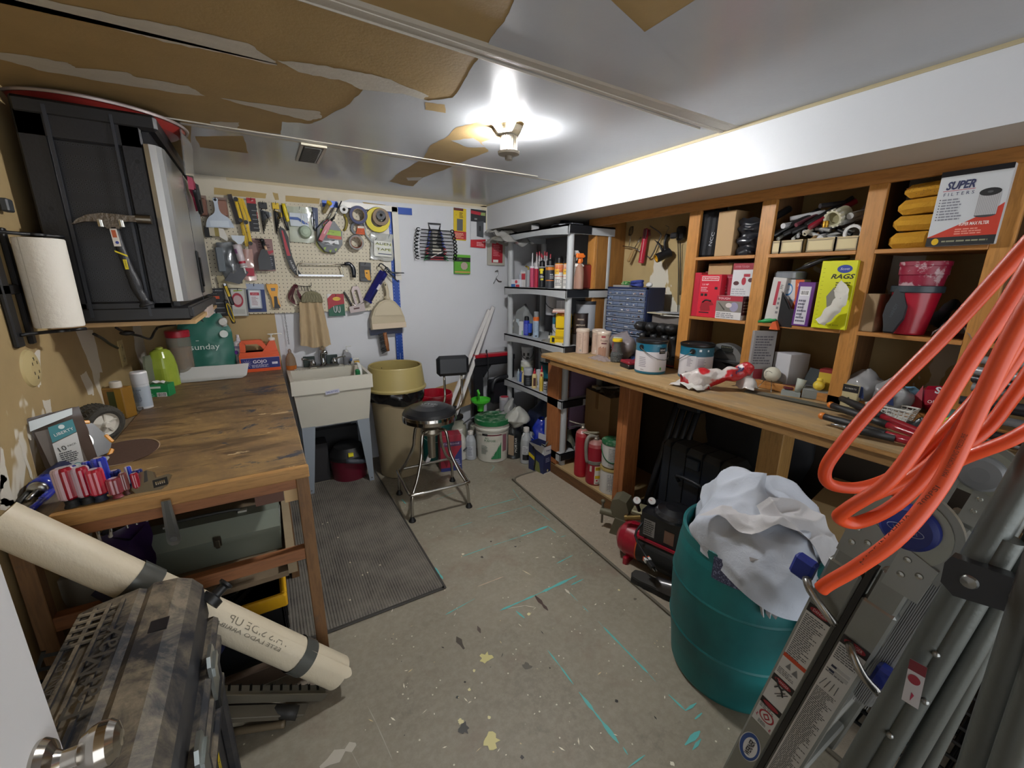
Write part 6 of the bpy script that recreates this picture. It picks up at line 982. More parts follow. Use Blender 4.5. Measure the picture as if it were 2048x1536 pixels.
for (x,y) in ((RX0+.045,RY0+.03),(RX0+.045,RY1-.03),(RX1-.035,RY0+.03),(RX1-.035,RY1-.03)):
 m=MB();m.lt([(.024,0),(.024,1.80)],rk,T(x,y,0),n=20)
 for z in LV[1:]: m.lt([(.036,-.16),(.026,-.10)],rk,T(x,y,z+.04),n=18,cp=0) if False else None
 m.bd('post',t)
m=MB();m.cl(lambda u,v:(1.72+.30*u,3.42-.30*v,1.80+.10*sP(u)*sP(v)**.5),18,16,.03,14,Mt('#a8a6a0',.15,coat=.6,tr=.3),4);m.cl(lambda u,v:(1.73+.25*u,3.40-.42*v,1.885-.12*v*v+.02*sin(9*u)),18,14,.03,16,Mt('#b5b3ae',.15,coat=.6,tr=.3),7);So(m,'clear_plastic_bag','crumpled clear plastic bag draped over the end of the top shelf','bag')
a=P(1046,458,'z',1.87);m=MB(T(1.95,2.93,1.862)@RZ(-35));m.box(-.03,.03,-.14,.14,0,.045,Mt('#1a1a1c',.4),bev=.002);m.box(-.031,-.0302,-.13,.10,.006,.04,'#8d8f96');m.box(-.028,.028,.1405,.142,.004,.042,'#c2482c');So(m,'tool_box','slim black and orange tool box lying on the top grey shelf','box')
m=MB(T(1.98,2.58,1.861));m.cl(lambda u,v:(-.12+.24*u,-.09+.18*v,.048*sP(u)*sP(v)),16,14,.02,30,Mt('#2b2e34',.35,coat=.3),3);m.tb([(-.1,-.05,.012),(-.02,-.08,.02),(.06,-.05,.015),(.1,.02,.02)],.006,'#8a8d92');So(m,'cable_bundle','dark cables and clips heaped on the near end of the top grey shelf','cables')
m=MB(T(1.9,2.43,1.861));m.box(-.02,.08,-.05,.03,0,.012,'#3a3c42',bev=.003);So(m,'flat_case','small flat dark case at the near corner of the top shelf','case')
Z=LV[1]
m=MB();F=fr(P(1033,520,'x',2.0),YU,ZU);m.pm([(-.05,-.14),(.045,-.12),(.07,.22),(.0,.22)],0,.004,Mt('#7c1826',.4));m.box(-.06,-.02,-.09,.14,.005,.02,'#1a1b1e');m.tx('TOOLS',-.03,-.04,.02,'#c9c9c9',.021,rot=82,w=.09);So(m,'red_tool_card','tall dark red tool card with black drivers at the left end of the upper shelf','tool card')
m=MB(T(P(1048,573,'x',1.93).x,P(1048,573,'x',1.93).y,Z)@RZ(-70));m.box(-.03,.03,-.01,.03,.001,.125,Mt('#c0bcbc',.4));m.rc(-.02,.02,.06,.11,'#a83440',.0,fr((0,-.0105,0),XU,ZU));So(m,'white_red_carton','narrow white carton with red print at the left of the upper shelf','carton')
m=MB(T(P(1032,575,'x',1.885).x,P(1032,575,'x',1.885).y,Z)@RZ(-70));m.box(-.045,.045,-.01,.03,.001,.062,Mt('#c4c6cc',.4));Fq=fr((0,-.0105,0),XU,ZU);m.rc(-.045,.0,.0,.024,'#2a62a0',0,Fq);m.rc(.005,.045,0,.02,'#b83040',0,Fq);m.ell(.01,.042,.014,.014,'#b83848',.0003,Fq);So(m,'small_carton','small white, blue and red carton in front of the narrow carton','carton')
rnd('grey_bottle','pale grey square shouldered bottle on the upper shelf','bottle',1037,1050,576,540,Z,[('bottle_body',[(.98,0),(1,.04),(1,.68),(.5,.82)]),('cap',[(.4,.8),(.4,1),(0,1)])],['#9aa0ac','#a6acb6'],sy=1)
t,c,r,h=rnd('primer_can','grey primer can with brass fitting on top on the upper shelf','can',1051,1062,577,540,Z,[('can_body',[(.98,0),(1,.02),(1,.92),(.9,1)])],['#85888c']);m=MB();m.tb([(c.x,c.y,Z+h),(c.x,c.y,Z+h+.02),(c.x-.015,c.y+.02,Z+h+.03)],.007,Mt('#a08a3a',.35,.9));m.bd('brass_valve',t)
tubes=[(1060,1069,579,506,'#b03c5c','#d0ccd2','#c9c4c8','pink caulk tube with a long white tip, leftmost of the caulk row'),(1069,1077,579,508,'#a8243c','#cfcacb','#a82838','red caulk tube right of the pink one')]
for a,b,yb,yt,cb,cc,ct,lab in tubes:
 rnd('caulk_cartridge',lab,'caulk tube',a,b,yb,yt,Z,[('cartridge',[(1,0),(1,.56)]),('collar',[(1.02,.56),(1.02,.60),(.9,.62)]),('nozzle',[(.35,.61),(.3,.8),(.12,1),(0,1)])],[cb,cc,cc if ct!='#a82838' else '#c9c4c4'],'caulk cartridges in a row')
for i,(x,y,d) in enumerate(((1074,505,2.5),(1079,503,2.55),(1083,507,2.6),(1090,503,2.62),(1094,504,2.55),(1101,508,2.6),(1086,510,2.75))):
 q=P(x,y,'x',2.02+.02*i);m=MB(T(q.x,q.y,Z));hh=q.z-Z;m.lt([(.024,0.001),(.024,hh-.085),(.008,hh-.07),(.005,hh-.03)],Mt('#b8b4b6',.4),n=14);m.lt([(.007,hh-.032),(.006,hh),(0,hh)],Mt('#a82c3c',.4),n=12);tag(m.bd('caulk_cartridge'),'white caulk cartridge with a red tip cap in the back row of the upper shelf','caulk tube','red capped cartridges behind the spray cans')
t,c,r,h=rnd('lubricant_can','black spray can with a yellow shield badge on the upper shelf','spray can',1077,1091,578,521,Z,AERO,['#14161b','#a9a9a9','#111216']);lab_part(t,lambda m:(cR(m,c,r*.985,-.022,.012,.62*h,.70*h,'#d6c012'),cR(m,c,r*.985,-.016,.006,.52*h,.64*h,'#d6c012'),cR(m,c,r*.986,-.012,.012,.28*h,.34*h,'#c2b42a'),cL(m,c,r*.986,-.02,.018,.36*h,.46*h,3,'#b9bcc0')),'yellow_badge')
t,c,r,h=rnd('degreaser_can','grey and orange banded spray can with an orange top stripe on the upper shelf','spray can',1091,1109,578,518,Z,AERO,['#33353b','#9a9a9a','#121316']);lab_part(t,lambda m:(cR(m,c,r*.985,-.05,.05,.62*h,.72*h,'#d07c1a'),cR(m,c,r*.985,-.05,.05,.25*h,.28*h,'#d0701a'),cL(m,c,r*.986,-.0,.04,.32*h,.5*h,3,'#b9bcc0')))
for k,(a,b,lab) in enumerate(((1109,1127,'white and orange weed killer bottle lettered STRIP with a black cap on the upper shelf'),(1126,1142,'second orange and white bottle with a black cap behind the rack post'))):
 t,c,r,h=rnd('paint_stripper',lab,'spray can',a,b,577+k,512,Z,AERO,['#cfcdc8','#c8862a','#101013']);lab_part(t,lambda m:(cR(m,c,r*.985,-.05,.05,.5*h,.73*h,'#d8702a'),cR(m,c,r*.985,-.05,.0,.44*h,.6*h,'#e0b040'),cR(m,c,r*.986,-.05,.05,.36*h,.38*h,'#c24a2a'),ctext(m,c,r*.99,'RUST',.62*h,.012,'#c23a20',.04),ctext(m,c,r*.99,'MOLD',.52*h,.012,'#2a2420',.045),cL(m,c,r*.987,-.03,.03,.08*h,.3*h,5,'#55565a')))
for k,(xl,xr,yb,yt,cb,ch,lab) in enumerate(((1150,1168,576,502,'#a88474','#cf6820','amber spray bottle with an orange trigger at the right end of the upper shelf'),(1148,1166,575,524,'#b08a7a','#c9c6c2','pinkish clear spray bottle with a white trigger in front of the orange one'),(1144,1153,570,496,'#c4c2bd','#b5b3ae','white bottle with a thin bent straw behind the rack post'))):
 t,c,r,h=rnd('spray_bottle',lab,'spray bottle',xl,xr,yb,yt,Z,[('bottle_body',[(.95,0),(1,.03),(1,.42),(.8,.58),(.35,.66),(.32,.72)])],[Mt(cb,.15,coat=.5,tr=.3)]);m=MB(T(c.x,c.y,Z)@RZ(fA(c)+120));m.lt([(.4*r,.68*h),(.45*r,.7*h),(.4*r,.8*h)],Mt(ch,.4),n=14);m.box(-.03,.028,-.009,.009,.82*h,.94*h,Mt(ch,.4),bev=.004);m.box(.02,.038,-.006,.006,.84*h,.9*h,Mt(ch,.4),bev=.002);m.tb([(.012,0,.83*h),(.02,0,.76*h),(.016,0,.7*h)],.004,Mt(ch,.4));m.bd('trigger_head',t)
m=MB(T(2.10,2.42,Z));m.box(-.1,.1,-.03,.03,0.001,.17,Mt('#7a2620',.5),bev=.01);So(m,'red_bottle_row','dark red bottle at the far right end of the upper shelf','bottle')
Z=LV[2]
t,c,r,h=rnd('wood_filler_tin','white and yellow tin at the left end of the middle shelf','tin',1020,1038,671,640,Z,TIN,['#c4c4c0','#c8c6c0']);lab_part(t,lambda m:(cR(m,c,r*.99,-.06,.06,.0,.46*h,'#cfbb14'),cR(m,c,r*.993,-.06,.06,0,.24*h,'#c09a1a'),ctext(m,c,r,'64',.32*h,.012,'#2a2a14',.012,off=20)))
m=MB(T(P(1043,674,'x',1.9).x,P(1043,674,'x',1.9).y,Z)@RZ(-70));m.box(-.02,.02,-.01,.02,.001,.115,Mt('#bfc1c4',.4));m.box(.012,.02,-.011,-.01,.0,.04,'#5aa06a');So(m,'slim_carton','slim white carton between the yellow tin and the blue can','carton')
t,c,r,h=rnd('blue_spray_can','royal blue spray can with a black cap on the middle shelf','spray can',1047,1059,677,632,Z,AERO,['#2a36a0','#3040b0','#0f1012']);lab_part(t,lambda m:cL(m,c,r*.985,-.02,.02,.1*h,.6*h,8,'#6a7cc9'))
t,c,r,h=rnd('blue_tube','blue squeeze tube standing on its black cap on the middle shelf','tube',1055,1065,678,647,Z,[('cap',[(.7,0),(.7,.26)]),('tube_body',[(.8,.26),(.95,.6),(1.05,.95),(1,1)])],['#101114','#2c4cb0'],sy=.6)
t,c,r,h=rnd('foam_can','tall pale blue foam can with an orange collar and clear cap on the middle shelf','spray can',1066,1078,682,623,Z,[('can_body',[(.97,0),(.97,.64)]),('orange_collar',[(.98,.64),(.98,.77),(.8,.79)]),('clear_cap',[(.8,.77),(.8,1),(0,1)])],['#9aacc0','#d0662a',Mt('#b9bcc0',.1,tr=.6)]);lab_part(t,lambda m:(cL(m,c,r*.985,-.02,.02,.2*h,.6*h,9,'#75879a'),cR(m,c,r*.985,-.008,.012,.03*h,.09*h,'#4a5058')))
t,c,r,h=rnd('gallon_paint_can','teal and white gallon paint can on the middle shelf','paint can',1081,1111,684,631,Z,TIN,['#c9cbcd','#1a1c20'],rr_=.084,place=(2.02,2.62));lab_part(t,lambda m:(cR(m,c,r*.99,-.2,.2,.68*h,.94*h,'#1f7288',n=16),cR(m,c,r*.993,-.07,-.03,.55*h,.78*h,'#1e1a1a'),cL(m,c,r*.993,-.02,.06,.3*h,.6*h,5,'#8a8d90'),cR(m,c,r*.993,-.07,-.06,.05*h,.14*h,'#5aa04a')))
bail(t,c,r,h,.62,drop=.35)
t,c,r,h=rnd('plastic_paint_pail','white paint can with a navy lid at the back of the middle shelf','paint can',1060,1092,650,590,Z+.185,TIN,['#bcbfc6','#1a2238'],rr_=.085,place=(2.08,2.80));bail(t,c,r,h,.72,'#2a3040',.4)
m=MB(T(1.98,2.58,Z+.19)@RZ(-60));m.box(-.045,.045,-.02,.05,.0,.125,Mt('#b9bcc4',.4),bev=.002);m.rc(-.008,.0,.0,.12,'#d0d2d8',0,fr((0,-.0205,0),XU,ZU));So(m,'stacked_carton','plain pale carton standing on the teal paint can','carton')
for k,(z0,y0) in enumerate(((0,.0),(.115,.0))):
 c=V((1.915,2.475,Z+z0));t=Th('yellow_tub','yellow tub with an orange lid, '+('lower of two stacked' if k==0 else 'upper of two stacked')+' beside the rack post','tub',c);m=MC(c);m.box(-.05,.05,-.045,.045,0.001,.11,Mt('#d0ae10',.4),RZ(-55),bev=.006);m.bd('tub_body',t);m=MC(c);m.lt([(.05,.095),(.05,.115),(0,.115)],Mt('#c8781c',.4),n=28) if k else m.box(-.05,.05,-.002,.002,.04,.06,'#a88c10',RZ(-55)@T(0,-.046,0));m.bd('lid' if k else 'printed_band',t)
m=MB(T(1.90,2.47,Z+.235)@RZ(-40));m.box(-.075,.06,-.06,.06,0,.008,Mt('#a87a70',.5));m.box(-.07,.06,-.06,.05,.009,.02,Mt('#c4b0a4',.5));So(m,'sandpaper_sheets','flat stack of reddish sandpaper sheets on top of the yellow tubs','sandpaper')
m=MB(T(1.90,2.60,Z+.001));m.cl(lambda u,v:(-.05+.1*u,-.07+.14*v,.03*sP(u)*sP(v)+.002),10,10,.015,40,Mt('#77746c',.25,coat=.4),2);So(m,'zip_bag','small crumpled grey zip bag at the front of the middle shelf','bag')
rnd('glue_syringe','small white bottle with a black dropper tip at the front of the middle shelf','bottle',1096,1101,687,663,Z,[('bottle_body',[(1,0),(1,.55)]),('black_tip',[(.6,.55),(.4,.8),(.3,1),(0,1)])],['#c4beb0','#111214'])
m=MB(T(1.87,2.52,Z+.001)@RZ(-70));m.box(-.03,.03,-.02,.012,0,.055,Mt('#d2bc12',.4),bev=.002);m.box(-.012,.012,-.0215,-.02,.01,.045,'#1c1e22');So(m,'yellow_box','small yellow box with a black square window at the front of the middle shelf','box')
m=MB(T(1.86,2.44,Z+.001)@RZ(-70));m.box(-.03,.03,-.02,.02,0,.014,Mt('#c9c4b4',.4));So(m,'white_box','tiny flat white box below the yellow tubs','box')
t,c,r,h=rnd('wood_stain_can','brown wood finish can beside the rack post','paint can',1141,1163,652,628,1.11,TIN,['#2e2422','#1c1a1a'],rr_=.058,place=(2.03,2.42));c=V((c.x,c.y,1.11));lab_part(t,lambda m:(ctext(m,c,r*1.0,'MINWAX',.7*h+.0,.012,'#c9b9a4',.05),ctext(m,c,r*1.0,'URETHANE',.42*h,.012,'#c9b9a4',.07),cL(m,c,r*.99,-.03,.03,.05*h,.3*h,3,'#8a6a4a')))
m=MB(T(2.02,2.43,Z+.001));m.box(-.06,.06,-.05,.05,0,.075,Mt('#3a3634',.6));So(m,'dark_carton','dark carton carrying the brown wood finish can','carton')
m=MB(T(2.10,2.44,Z+.1));m.lt([(.08,0),(.08,.19),(.078,.2),(0,.2)],Mt('#8d9096',.5),n=30);m.lt([(.081,.19),(.081,.215),(0,.215)],'#22242a',n=30);m.box(-.08,.08,-.08,.08,-.099,0,Mt('#55504a',.6));So(m,'grey_pail','grey pail with a black lid at the right end of the middle shelf','pail')
m=MB(T(1.96,3.12,Z+.001));m.cl(lambda u,v:(-.06+.14*u,-.10+.2*v,.25*sP(u)**.6*sP(v)**.6),16,16,.035,14,Mt('#8a8d8d',.18,coat=.6,tr=.2),9);m.rc(-.02,.03,.02,.08,'#b0c0c8',.0,fr((-.055,0,.05),YU,ZU));So(m,'crumpled_bag','crumpled clear grey bag at the left end of the middle shelf','bag')
Z=LV[3]
t,c,r,h=rnd('joint_compound_tub','white tub with a green and yellow label at the left of the lower shelf','tub',1026,1052,763,724,Z,JAR,['#c4c4b8','#cfcfc8'],place=(2.0,3.10));r*=1;lab_part(t,lambda m:(cR(m,c,r*.99,-.08,.08,.5*h,.68*h,'#1d4a2c'),cR(m,c,r*.993,-.06,-.035,.48*h,.7*h,'#b0b82a'),cR(m,c,r*.993,-.05,-.02,.2*h,.4*h,'#55605a')))
t,c,r,h=rnd('white_spackle_pail','white pail with black printed circles stacked on the tub','pail',1026,1050,726,694,Z+.16,PAIL,['#bcbec2','#c8cace','#c8cace'],place=(2.0,3.10));bail(t,c,r,h,.7,'#3a3c40');lab_part(t,lambda m:(cR(m,c,r*.95,-.04,-.02,.4*h,.6*h,'#3a3c40'),cR(m,c,r*.95,.0,.02,.42*h,.62*h,'#3a3c40'),cR(m,c,r*.95,-.01,.015,.2*h,.36*h,'#44464a')))
for k,(x,y,z0,cb) in enumerate(((2.08,2.86,.0,'#18606c'),(2.08,2.86,.19,'#b9bcc0'),(2.08,2.64,.0,'#1c4a58'),(2.08,2.64,.19,'#bcbfc3'))):
 c=V((x,y,Z+z0));t=Th('gallon_paint_can',('teal' if k%2==0 else 'white')+' gallon paint can on the lower shelf, '+('bottom' if k%2==0 else 'top')+' of the '+('left' if y>2.7 else 'right')+' stack','paint can',c);m=MC(c);m.lt([(.08,0.001),(.084,.004),(.084,.175)],Mt(cb,.4),n=36);m.bd('can_body',t);m=MC(c);m.lt([(.086,.17),(.086,.182),(.08,.186),(.075,.18),(0,.18)],Mt('#2a3c44',.35,.3),n=36);m.bd('lid',t)
 if k%2: bail(t,c,.084,.186,.65,'#3a3c40',.4);lab_part(t,lambda m:cR(m,c,.0845,-.2,.2,.0,.02,'#1c6678',n=12))
m=MB();
B4=[(1034,1040,763,738,'#8a98a6','#b0b4b8','clear and blue squeeze bottle near the left post of the lower shelf'),(1039,1044,764,742,'#2a4a9a','#4a4a9a','blue bottle with a purple top on the lower shelf'),(1043,1050,766,742,'#c8b88a','#c8a070','cream bottle with a brown label on the lower shelf')]
for a,b,yb,yt,cb,cc,lab in B4: rnd('small_bottle',lab,'bottle',a,b,yb,yt,Z,BOT,[cb,cc])
t,c,r,h=rnd('black_label_bottle','wide bottle with a black label and pale shoulder in the middle of the lower shelf','bottle',1047,1065,773,736,Z,[('bottle_body',[(.95,0),(1,.03),(1,.62)]),('shoulder',[(1,.62),(1,.9),(.9,1),(0,1)])],['#1d2024','#a5a8ae']);lab_part(t,lambda m:cL(m,c,r*1.01,-.02,.03,.1*h,.5*h,4,'#55585e'))
for k,(a,b,yb,yt,lab) in enumerate(((1063,1074,778,737,'yellow wood glue bottle with a red cap on the lower shelf'),(1078,1087,782,731,'taller cream glue bottle with a red cap behind the yellow one'))):
 t,c,r,h=rnd('glue_bottle',lab,'glue bottle',a,b,yb,yt,Z,[('bottle_body',[(.85,0),(1,.04),(1,.62),(.7,.74)]),('red_cap',[(.55,.72),(.55,.82),(.3,.86),(.12,1),(0,1)])],['#cdb884','#b02034'],sy=.7);lab_part(t,lambda m:(cR(m,c,r*.9,-.012,.012,.15*h,.55*h,'#4a2a22'),))
m=MB(T(P(1075,780,'x',1.9).x,P(1075,780,'x',1.9).y,Z)@RZ(-75));m.box(-.018,.018,-.0,.03,.001,.15,Mt('#c9c8cc',.4));m.ln(-.012,.01,.02,.06,3,'#55565a',0,fr((0,-.0005,0),XU,ZU));So(m,'white_glue_carton','narrow white carton between the two glue bottles','carton')
t,c,r,h=rnd('yellow_label_bottle','clear yellow bottle with an orange label right of the narrow white carton','bottle',1078,1086,783,748,Z,BOT,['#c4a844','#a83020'])
t,c,r,h=rnd('small_black_lid_jar','small white jar with a black lid at the front right of the lower shelf','jar',1086,1095,786,758,Z,JAR,['#a9abb0','#1c2022']);lab_part(t,lambda m:cL(m,c,r*1.,-.015,.015,.2*h,.7*h,3,'#2a2c30'))
m=MB(T(1.93,2.50,Z+.001)@RZ(-65));m.box(-.035,.05,-.01,.03,0,.21,Mt('#c4c6cc',.4));m.box(-.036,-.018,-.011,.031,0,.211,'#1e2438');So(m,'navy_white_carton','tall white carton with a navy edge at the right end of the lower shelf','carton')
m=MB(T(2.05,2.85,.201));m.cl(lambda u,v:(-.15+.3*u,-.3+.5*v,.3*sP(u)**.5*sP(v)**.5),14,16,.05,8,Mt('#161d38',.4),3);So(m,'navy_bag','dark navy bag on the bottom shelf','bag')
m=MB(T(1.93,2.48,.201)@RZ(-40));m.cl(lambda u,v:(-.12+.24*u,-.06+.1*v,.22*sP(u)**.5*(.4+.6*v)),10,10,.03,10,Mt('#6f7164',.7),3);So(m,'grey_sack','grey sack at the near end of the bottom shelf','sack')
t=Th('shelf_back_panel','grey board standing behind the shelving unit','board',(2.3,2.8,0));m=MB();m.box(2.29,2.30,2.40,3.40,.0,1.85,Mt('#6f7074',.6));m.bd('panel',t)
# ---- floor things
tt=[]
t,c,r,h=rnd('compound_bucket','large white bucket of joint compound with a green lid on the floor','bucket',950,1020,928,832,0,[('bucket_body',[(.83,0),(.86,.012),(.95,.76)]),('rim',[(.95,.76),(.985,.765),(.975,.80),(.945,.805),(.955,.86),(.99,.865),(.985,.90)])],['#c4c2b6','#c9c7bc']);gr=NT('dusty_green_lid',.5);gr.col(gr.mix(gr.ramp(gr.noise(14,6,rough=.75),[(.48,0.),(.6,1.)]),'#1d5c37','#7d927a'));m=MC(c);m.lt([(1.0*r,.88*h),(1.01*r,.92*h),(1.0*r,.985*h),(.94*r,h),(.90*r,.97*h),(0,.965*h)],gr.M,n=44);m.lt([(1.012*r,.885*h),(1.015*r,.98*h)],Mt('#1d6a3c',.4),n=44,cp=0);m.bd('green_lid',t,label='dusty green lid')
rb=lambda z: r*(.86+.09*min(z,.76)/.76)+.0015
def tapr(m,x0,x1,z0,z1,col,off=0,n=8,e=0.):
 a0=R(fA(c)+off)
 m.add([((rb(z)+e)*cos(a0+x/rb(z)),(rb(z)+e)*sin(a0+x/rb(z)),z*h) for i in rg(n+1) for x in [x0+(x1-x0)*i/n] for z in (z0,z1)],[(2*i,2*i+2,2*i+3,2*i+1) for i in rg(n)],col,T(*c))
m=MB();tapr(m,-.09,.08,.66,.685,'#7c2038');tapr(m,-.09,-.04,.65,.70,'#26242a',e=.0002)
m.bd('red_stripe',t,label='dark red stripe');m=MB();cr_=rb(.55);ctext(m,c,cr_+.001,'ALL',.60*h,.017,'#1d6a44',.036,off=-19);ctext(m,c,cr_+.0005,'PURPOSE',.535*h,.017,'#1d6a44',.095,off=-9);cL(m,c,rb(.4)+.0,-.1,-.03,.2*h,.42*h,7,'#6a756c',seed=3);m.bd('lettering',t)
m=MB();a0=R(fA(c));
for i in rg(26):
 x=-.01+.085*i/26;zt=.12+.36*(i/26)+ru(-.02,.02);k=rb(.3)+.002;m.add([(k*cos(a0+x/k),k*sin(a0+x/k),.1*h),(k*cos(a0+(x+.004)/k),k*sin(a0+(x+.004)/k),.1*h),((k+.002)*cos(a0+(x+.004)/k),(k+.002)*sin(a0+(x+.004)/k),zt*h),((k+.002)*cos(a0+x/k),(k+.002)*sin(a0+x/k),zt*h)],[(0,1,2,3)],rng.choice(('#1d6a3c','#2c7a4a','#3a8a5a')),T(*c))
tapr(m,.092,.135,.25,.66,'#8a5a66');m.bd('green_leaf_print',t)
bail(t,c,r,h,.76,'#8a8c8c',.0+.03)
def sprayer(xl,xr,yb,yt,place,lab,funnel=False):
 t,c,r,h=rnd('pump_sprayer',lab,'sprayer',xl,xr,yb,yt,0,[('tank',[(.9,0),(1,.03),(1,.55),(.95,.66),(.55,.78),(.5,.80)])],[Mt('#a9a898',.35,coat=.2)],place=place,n=40)
 m=MC(c);m.lt([(.55*r,.78*h),(.78*r,.80*h),(.78*r,.84*h),(.5*r,.87*h),(.2*r,.88*h)],Mt('#141416',.4),n=30);m.tb([(-.45*r,0,.9*h),(-.4*r,0,1.0*h),(.4*r,0,1.0*h),(.45*r,0,.9*h),(0,0,.86*h)],.016,Mt('#141416',.4),closed=True);m.bd('pump_handle',t);return t,c,r,h
t,c,r,h=sprayer(912,962,892,797,(1.30,3.18),'round shouldered white pump sprayer with a black handle behind the red and blue box')
m=MB();m.tb([(c.x+.06,c.y-.09,.30),(c.x+.13,c.y-.14,.36),(c.x+.18,c.y-.12,.30),(c.x+.12,c.y-.16,.17),(c.x+.02,c.y-.17,.09)],.006,Mt('#4c4f55',.4));m.bd('hose',t,label='grey hose')
t,c,r,h=sprayer(954,990,860,800,(1.60,3.26),'white pump sprayer with a green funnel on top against the back wall')
m=MB();m.tb([(c.x-.02,c.y-.1,.33),(c.x+.02,c.y-.13,.2),(c.x+.03,c.y-.13,.1)],.006,'#17181a');m.bd('wand',t)
gf=Mt('#3fae2a',.35);fc=V((1.52,3.08,.395));t=Th('green_funnel','bright green funnel with a hooked handle resting on the rear pump sprayer','funnel',fc);m=MB(T(*fc));m.lt([(.028,0),(.03,.045),(.082,.085),(.085,.105),(.082,.106),(.078,.088),(.026,.046)],gf,n=34,cp=0);m.bd('cone',t);m=MB(T(*fc));m.tb([(.0,.03,.06),(.0,.035,.12),(-.01,.03,.17),(-.025,.0,.18),(-.02,-.02,.15)],.010,gf,flat=.6);m.bd('hook_handle',t)
t,c,r,h=rnd('white_lidded_pail','white lidded pail behind the green lidded bucket','pail',984,1018,835,795,.12,PAIL,['#bdbcb8','#c6c5c0','#bcbab2'],place=(1.82,3.20));bail(t,c,r,h,.8,'#9a9a98',.5)
m=MB(T(1.82,3.2,0));m.lt([(.10,0.001),(.105,.118)],Mt('#8a8880',.6),n=24);So(m,'stool_block','grey drum base under the white lidded pail','base')
t,c,r,h=rnd('powder_tub','small white tub with a red lid on the white pail','tub',990,1008,795,768,.33,JAR,['#9c9ca2','#b0a8aa'],place=(1.80,3.16));m=MC(c);m.ell(0,0,r*.8,r*.8,'#b8384a',h+.0015);m.bd('red_disc',t)
def jug(xl,xr,yb,yt,col,lab,labc=None):
 t,c,r,h=rnd('cleaner_jug',lab,'jug',xl,xr,yb,yt,0,[('jug_body',[(.92,0),(1,.02),(1,.55),(.9,.68),(.45,.86),(.42,.90)]),('cap',[(.5,.89),(.5,.99),(.45,1),(0,1)])],[Mt(col,.3,coat=.2),'#c9c6c0'])
 if labc: lab_part(t,lambda m:(cR(m,c,r*1.005,-.03,.02,.12*h,.52*h,labc),cL(m,c,r*1.01,-.025,.015,.16*h,.5*h,8,'#6f727a')))
 m=MC(c);m.tb([(-.6*r,0,.62*h),(-.75*r,0,.75*h),(-.4*r,0,.86*h)],.009,Mt(col,.3));m.bd('grip',t);return t,c,r,h
t,c,r,h=jug(905,934,922,858,'#c4c2b8','plain white slope shouldered jug on the floor beside the red and blue box');jug(931,953,921,862,'#a4a8ac','translucent grey jug with a white cap left of the green lidded bucket','#b4b8be')
t,c,r,h=jug(1040,1063,929,855,'#9fa2a4','translucent jug with a black and white label beside the cabinet post','#c4c6c6');lab_part(t,lambda m:cR(m,c,r*1.015,-.03,.03,.12*h,.28*h,'#1c1e22'),'black_band')
m=MB();t=Th('bag_box','red and blue carton printed with drop shapes behind the stool','box',(1.22,2.93,0));G=T(1.17,2.94,0)@RZ(-12)
m=MB(G);m.box(-.085,.085,-.06,.06,0.001,.30,Mt('#962438',.45),bev=.002);m.bd('carton',t);m=MB(G@fr((0,-.0603,0),XU,ZU));m.rc(-.085,.085,.0,.03,'#2a3470',0);m.py([(.01,0),(.085,.0),(.085,.20),(.03,.12)],'#2a3470',.0003);m.rc(-.085,.085,.21,.25,'#55345a',.0004);m.tx('Titebond',-.0,.232,.016,'#b8b4c4',.0008,w=.13);
for (x,y) in ((-.04,.06),(.0,.1)): m.py([(x-.02,y+.03),(x+.02,y+.03),(x,y-.03)],'#6a1020',.0009)
m.ln(.03,.08,.04,.1,4,'#a8a8c0',.0008);m.bd('printed_front',t);m=MB(G@fr((.0853,0,0),(0,1,0),ZU));m.rc(-.058,.058,.0,.19,'#2a3470',0);m.tx('8',0,.13,.05,'#c9c9d4',.0006);m.bd('printed_side',t)
t=Th('red_bucket','bright red bucket stacked in a green bucket behind the stool','bucket',(1.17,3.20,.3));c=V((1.15,3.19,.30));m=MC(c);m.lt([(.12,.0),(.145,.235),(.150,.24),(.150,.265),(.146,.28),(.140,.28),(.132,.2),(.118,.04),(0,.04)],Mt('#a01426',.35),n=44,cp=0);m.bd('bucket_body',t)
t=Th('green_bucket','dark green bucket holding the red bucket behind the stool','bucket',(1.15,3.19,0));c=V((1.15,3.19,0));m=MC(c);m.lt([(.125,.001),(.15,.30),(.156,.305),(.156,.33),(.15,.335),(.152,.36),(.158,.365),(.155,.40),(.148,.40),(.14,.2)],Mt('#0e4a44',.4),n=44,cp=0);m.bd('bucket_body',t);bail(t,c,.155,.40,.85,'#a0a4a4',.35)
m=MB(T(1.3,3.36,.33)@RX(-12));m.box(-.02,.28,-.003,.003,0,.24,Mt('#a08458',.7),RY(-9));So(m,'cardboard_sheet','brown cardboard sheet leaning on the back wall behind the sprayers','cardboard')
t=Th('folding_work_stand','folded black and red work stand with round legs in the back corner','work stand',(1.55,3.30,0));kk=Mt('#15161b',.4);a=P(948,712,'y',3.30);b=P(1012,710,'y',3.30)
m=MB();m.box(a.x,b.x+.02,3.26,3.34,b.z-.0,b.z+.03,Mt('#a01826',.35),bev=.006);m.bd('red_top',t);m=MB();m.box(a.x-.01,b.x+.03,3.25,3.35,b.z-.07,b.z-.001,kk,bev=.01);m.box(a.x-.02,a.x+.08,3.27,3.33,.25,b.z-.06,kk,bev=.01);m.pm([(a.x+.06,b.z-.07),(a.x+.16,b.z-.07),(a.x+.08,b.z-.18)],3.27,3.33,kk,fr(O3,XU,ZU)@Matrix.Diagonal((1,1,-1,1)));m.bd('frame',t)
m=MB();m.box(a.x+.14,b.x+.04,3.22,3.34,.38,.60,kk,bev=.02);m.tb([(a.x+.13,3.21,.5),(a.x+.16,3.20,.62),(b.x,3.20,.64)],.02,kk);m.bd('lower_tray',t)
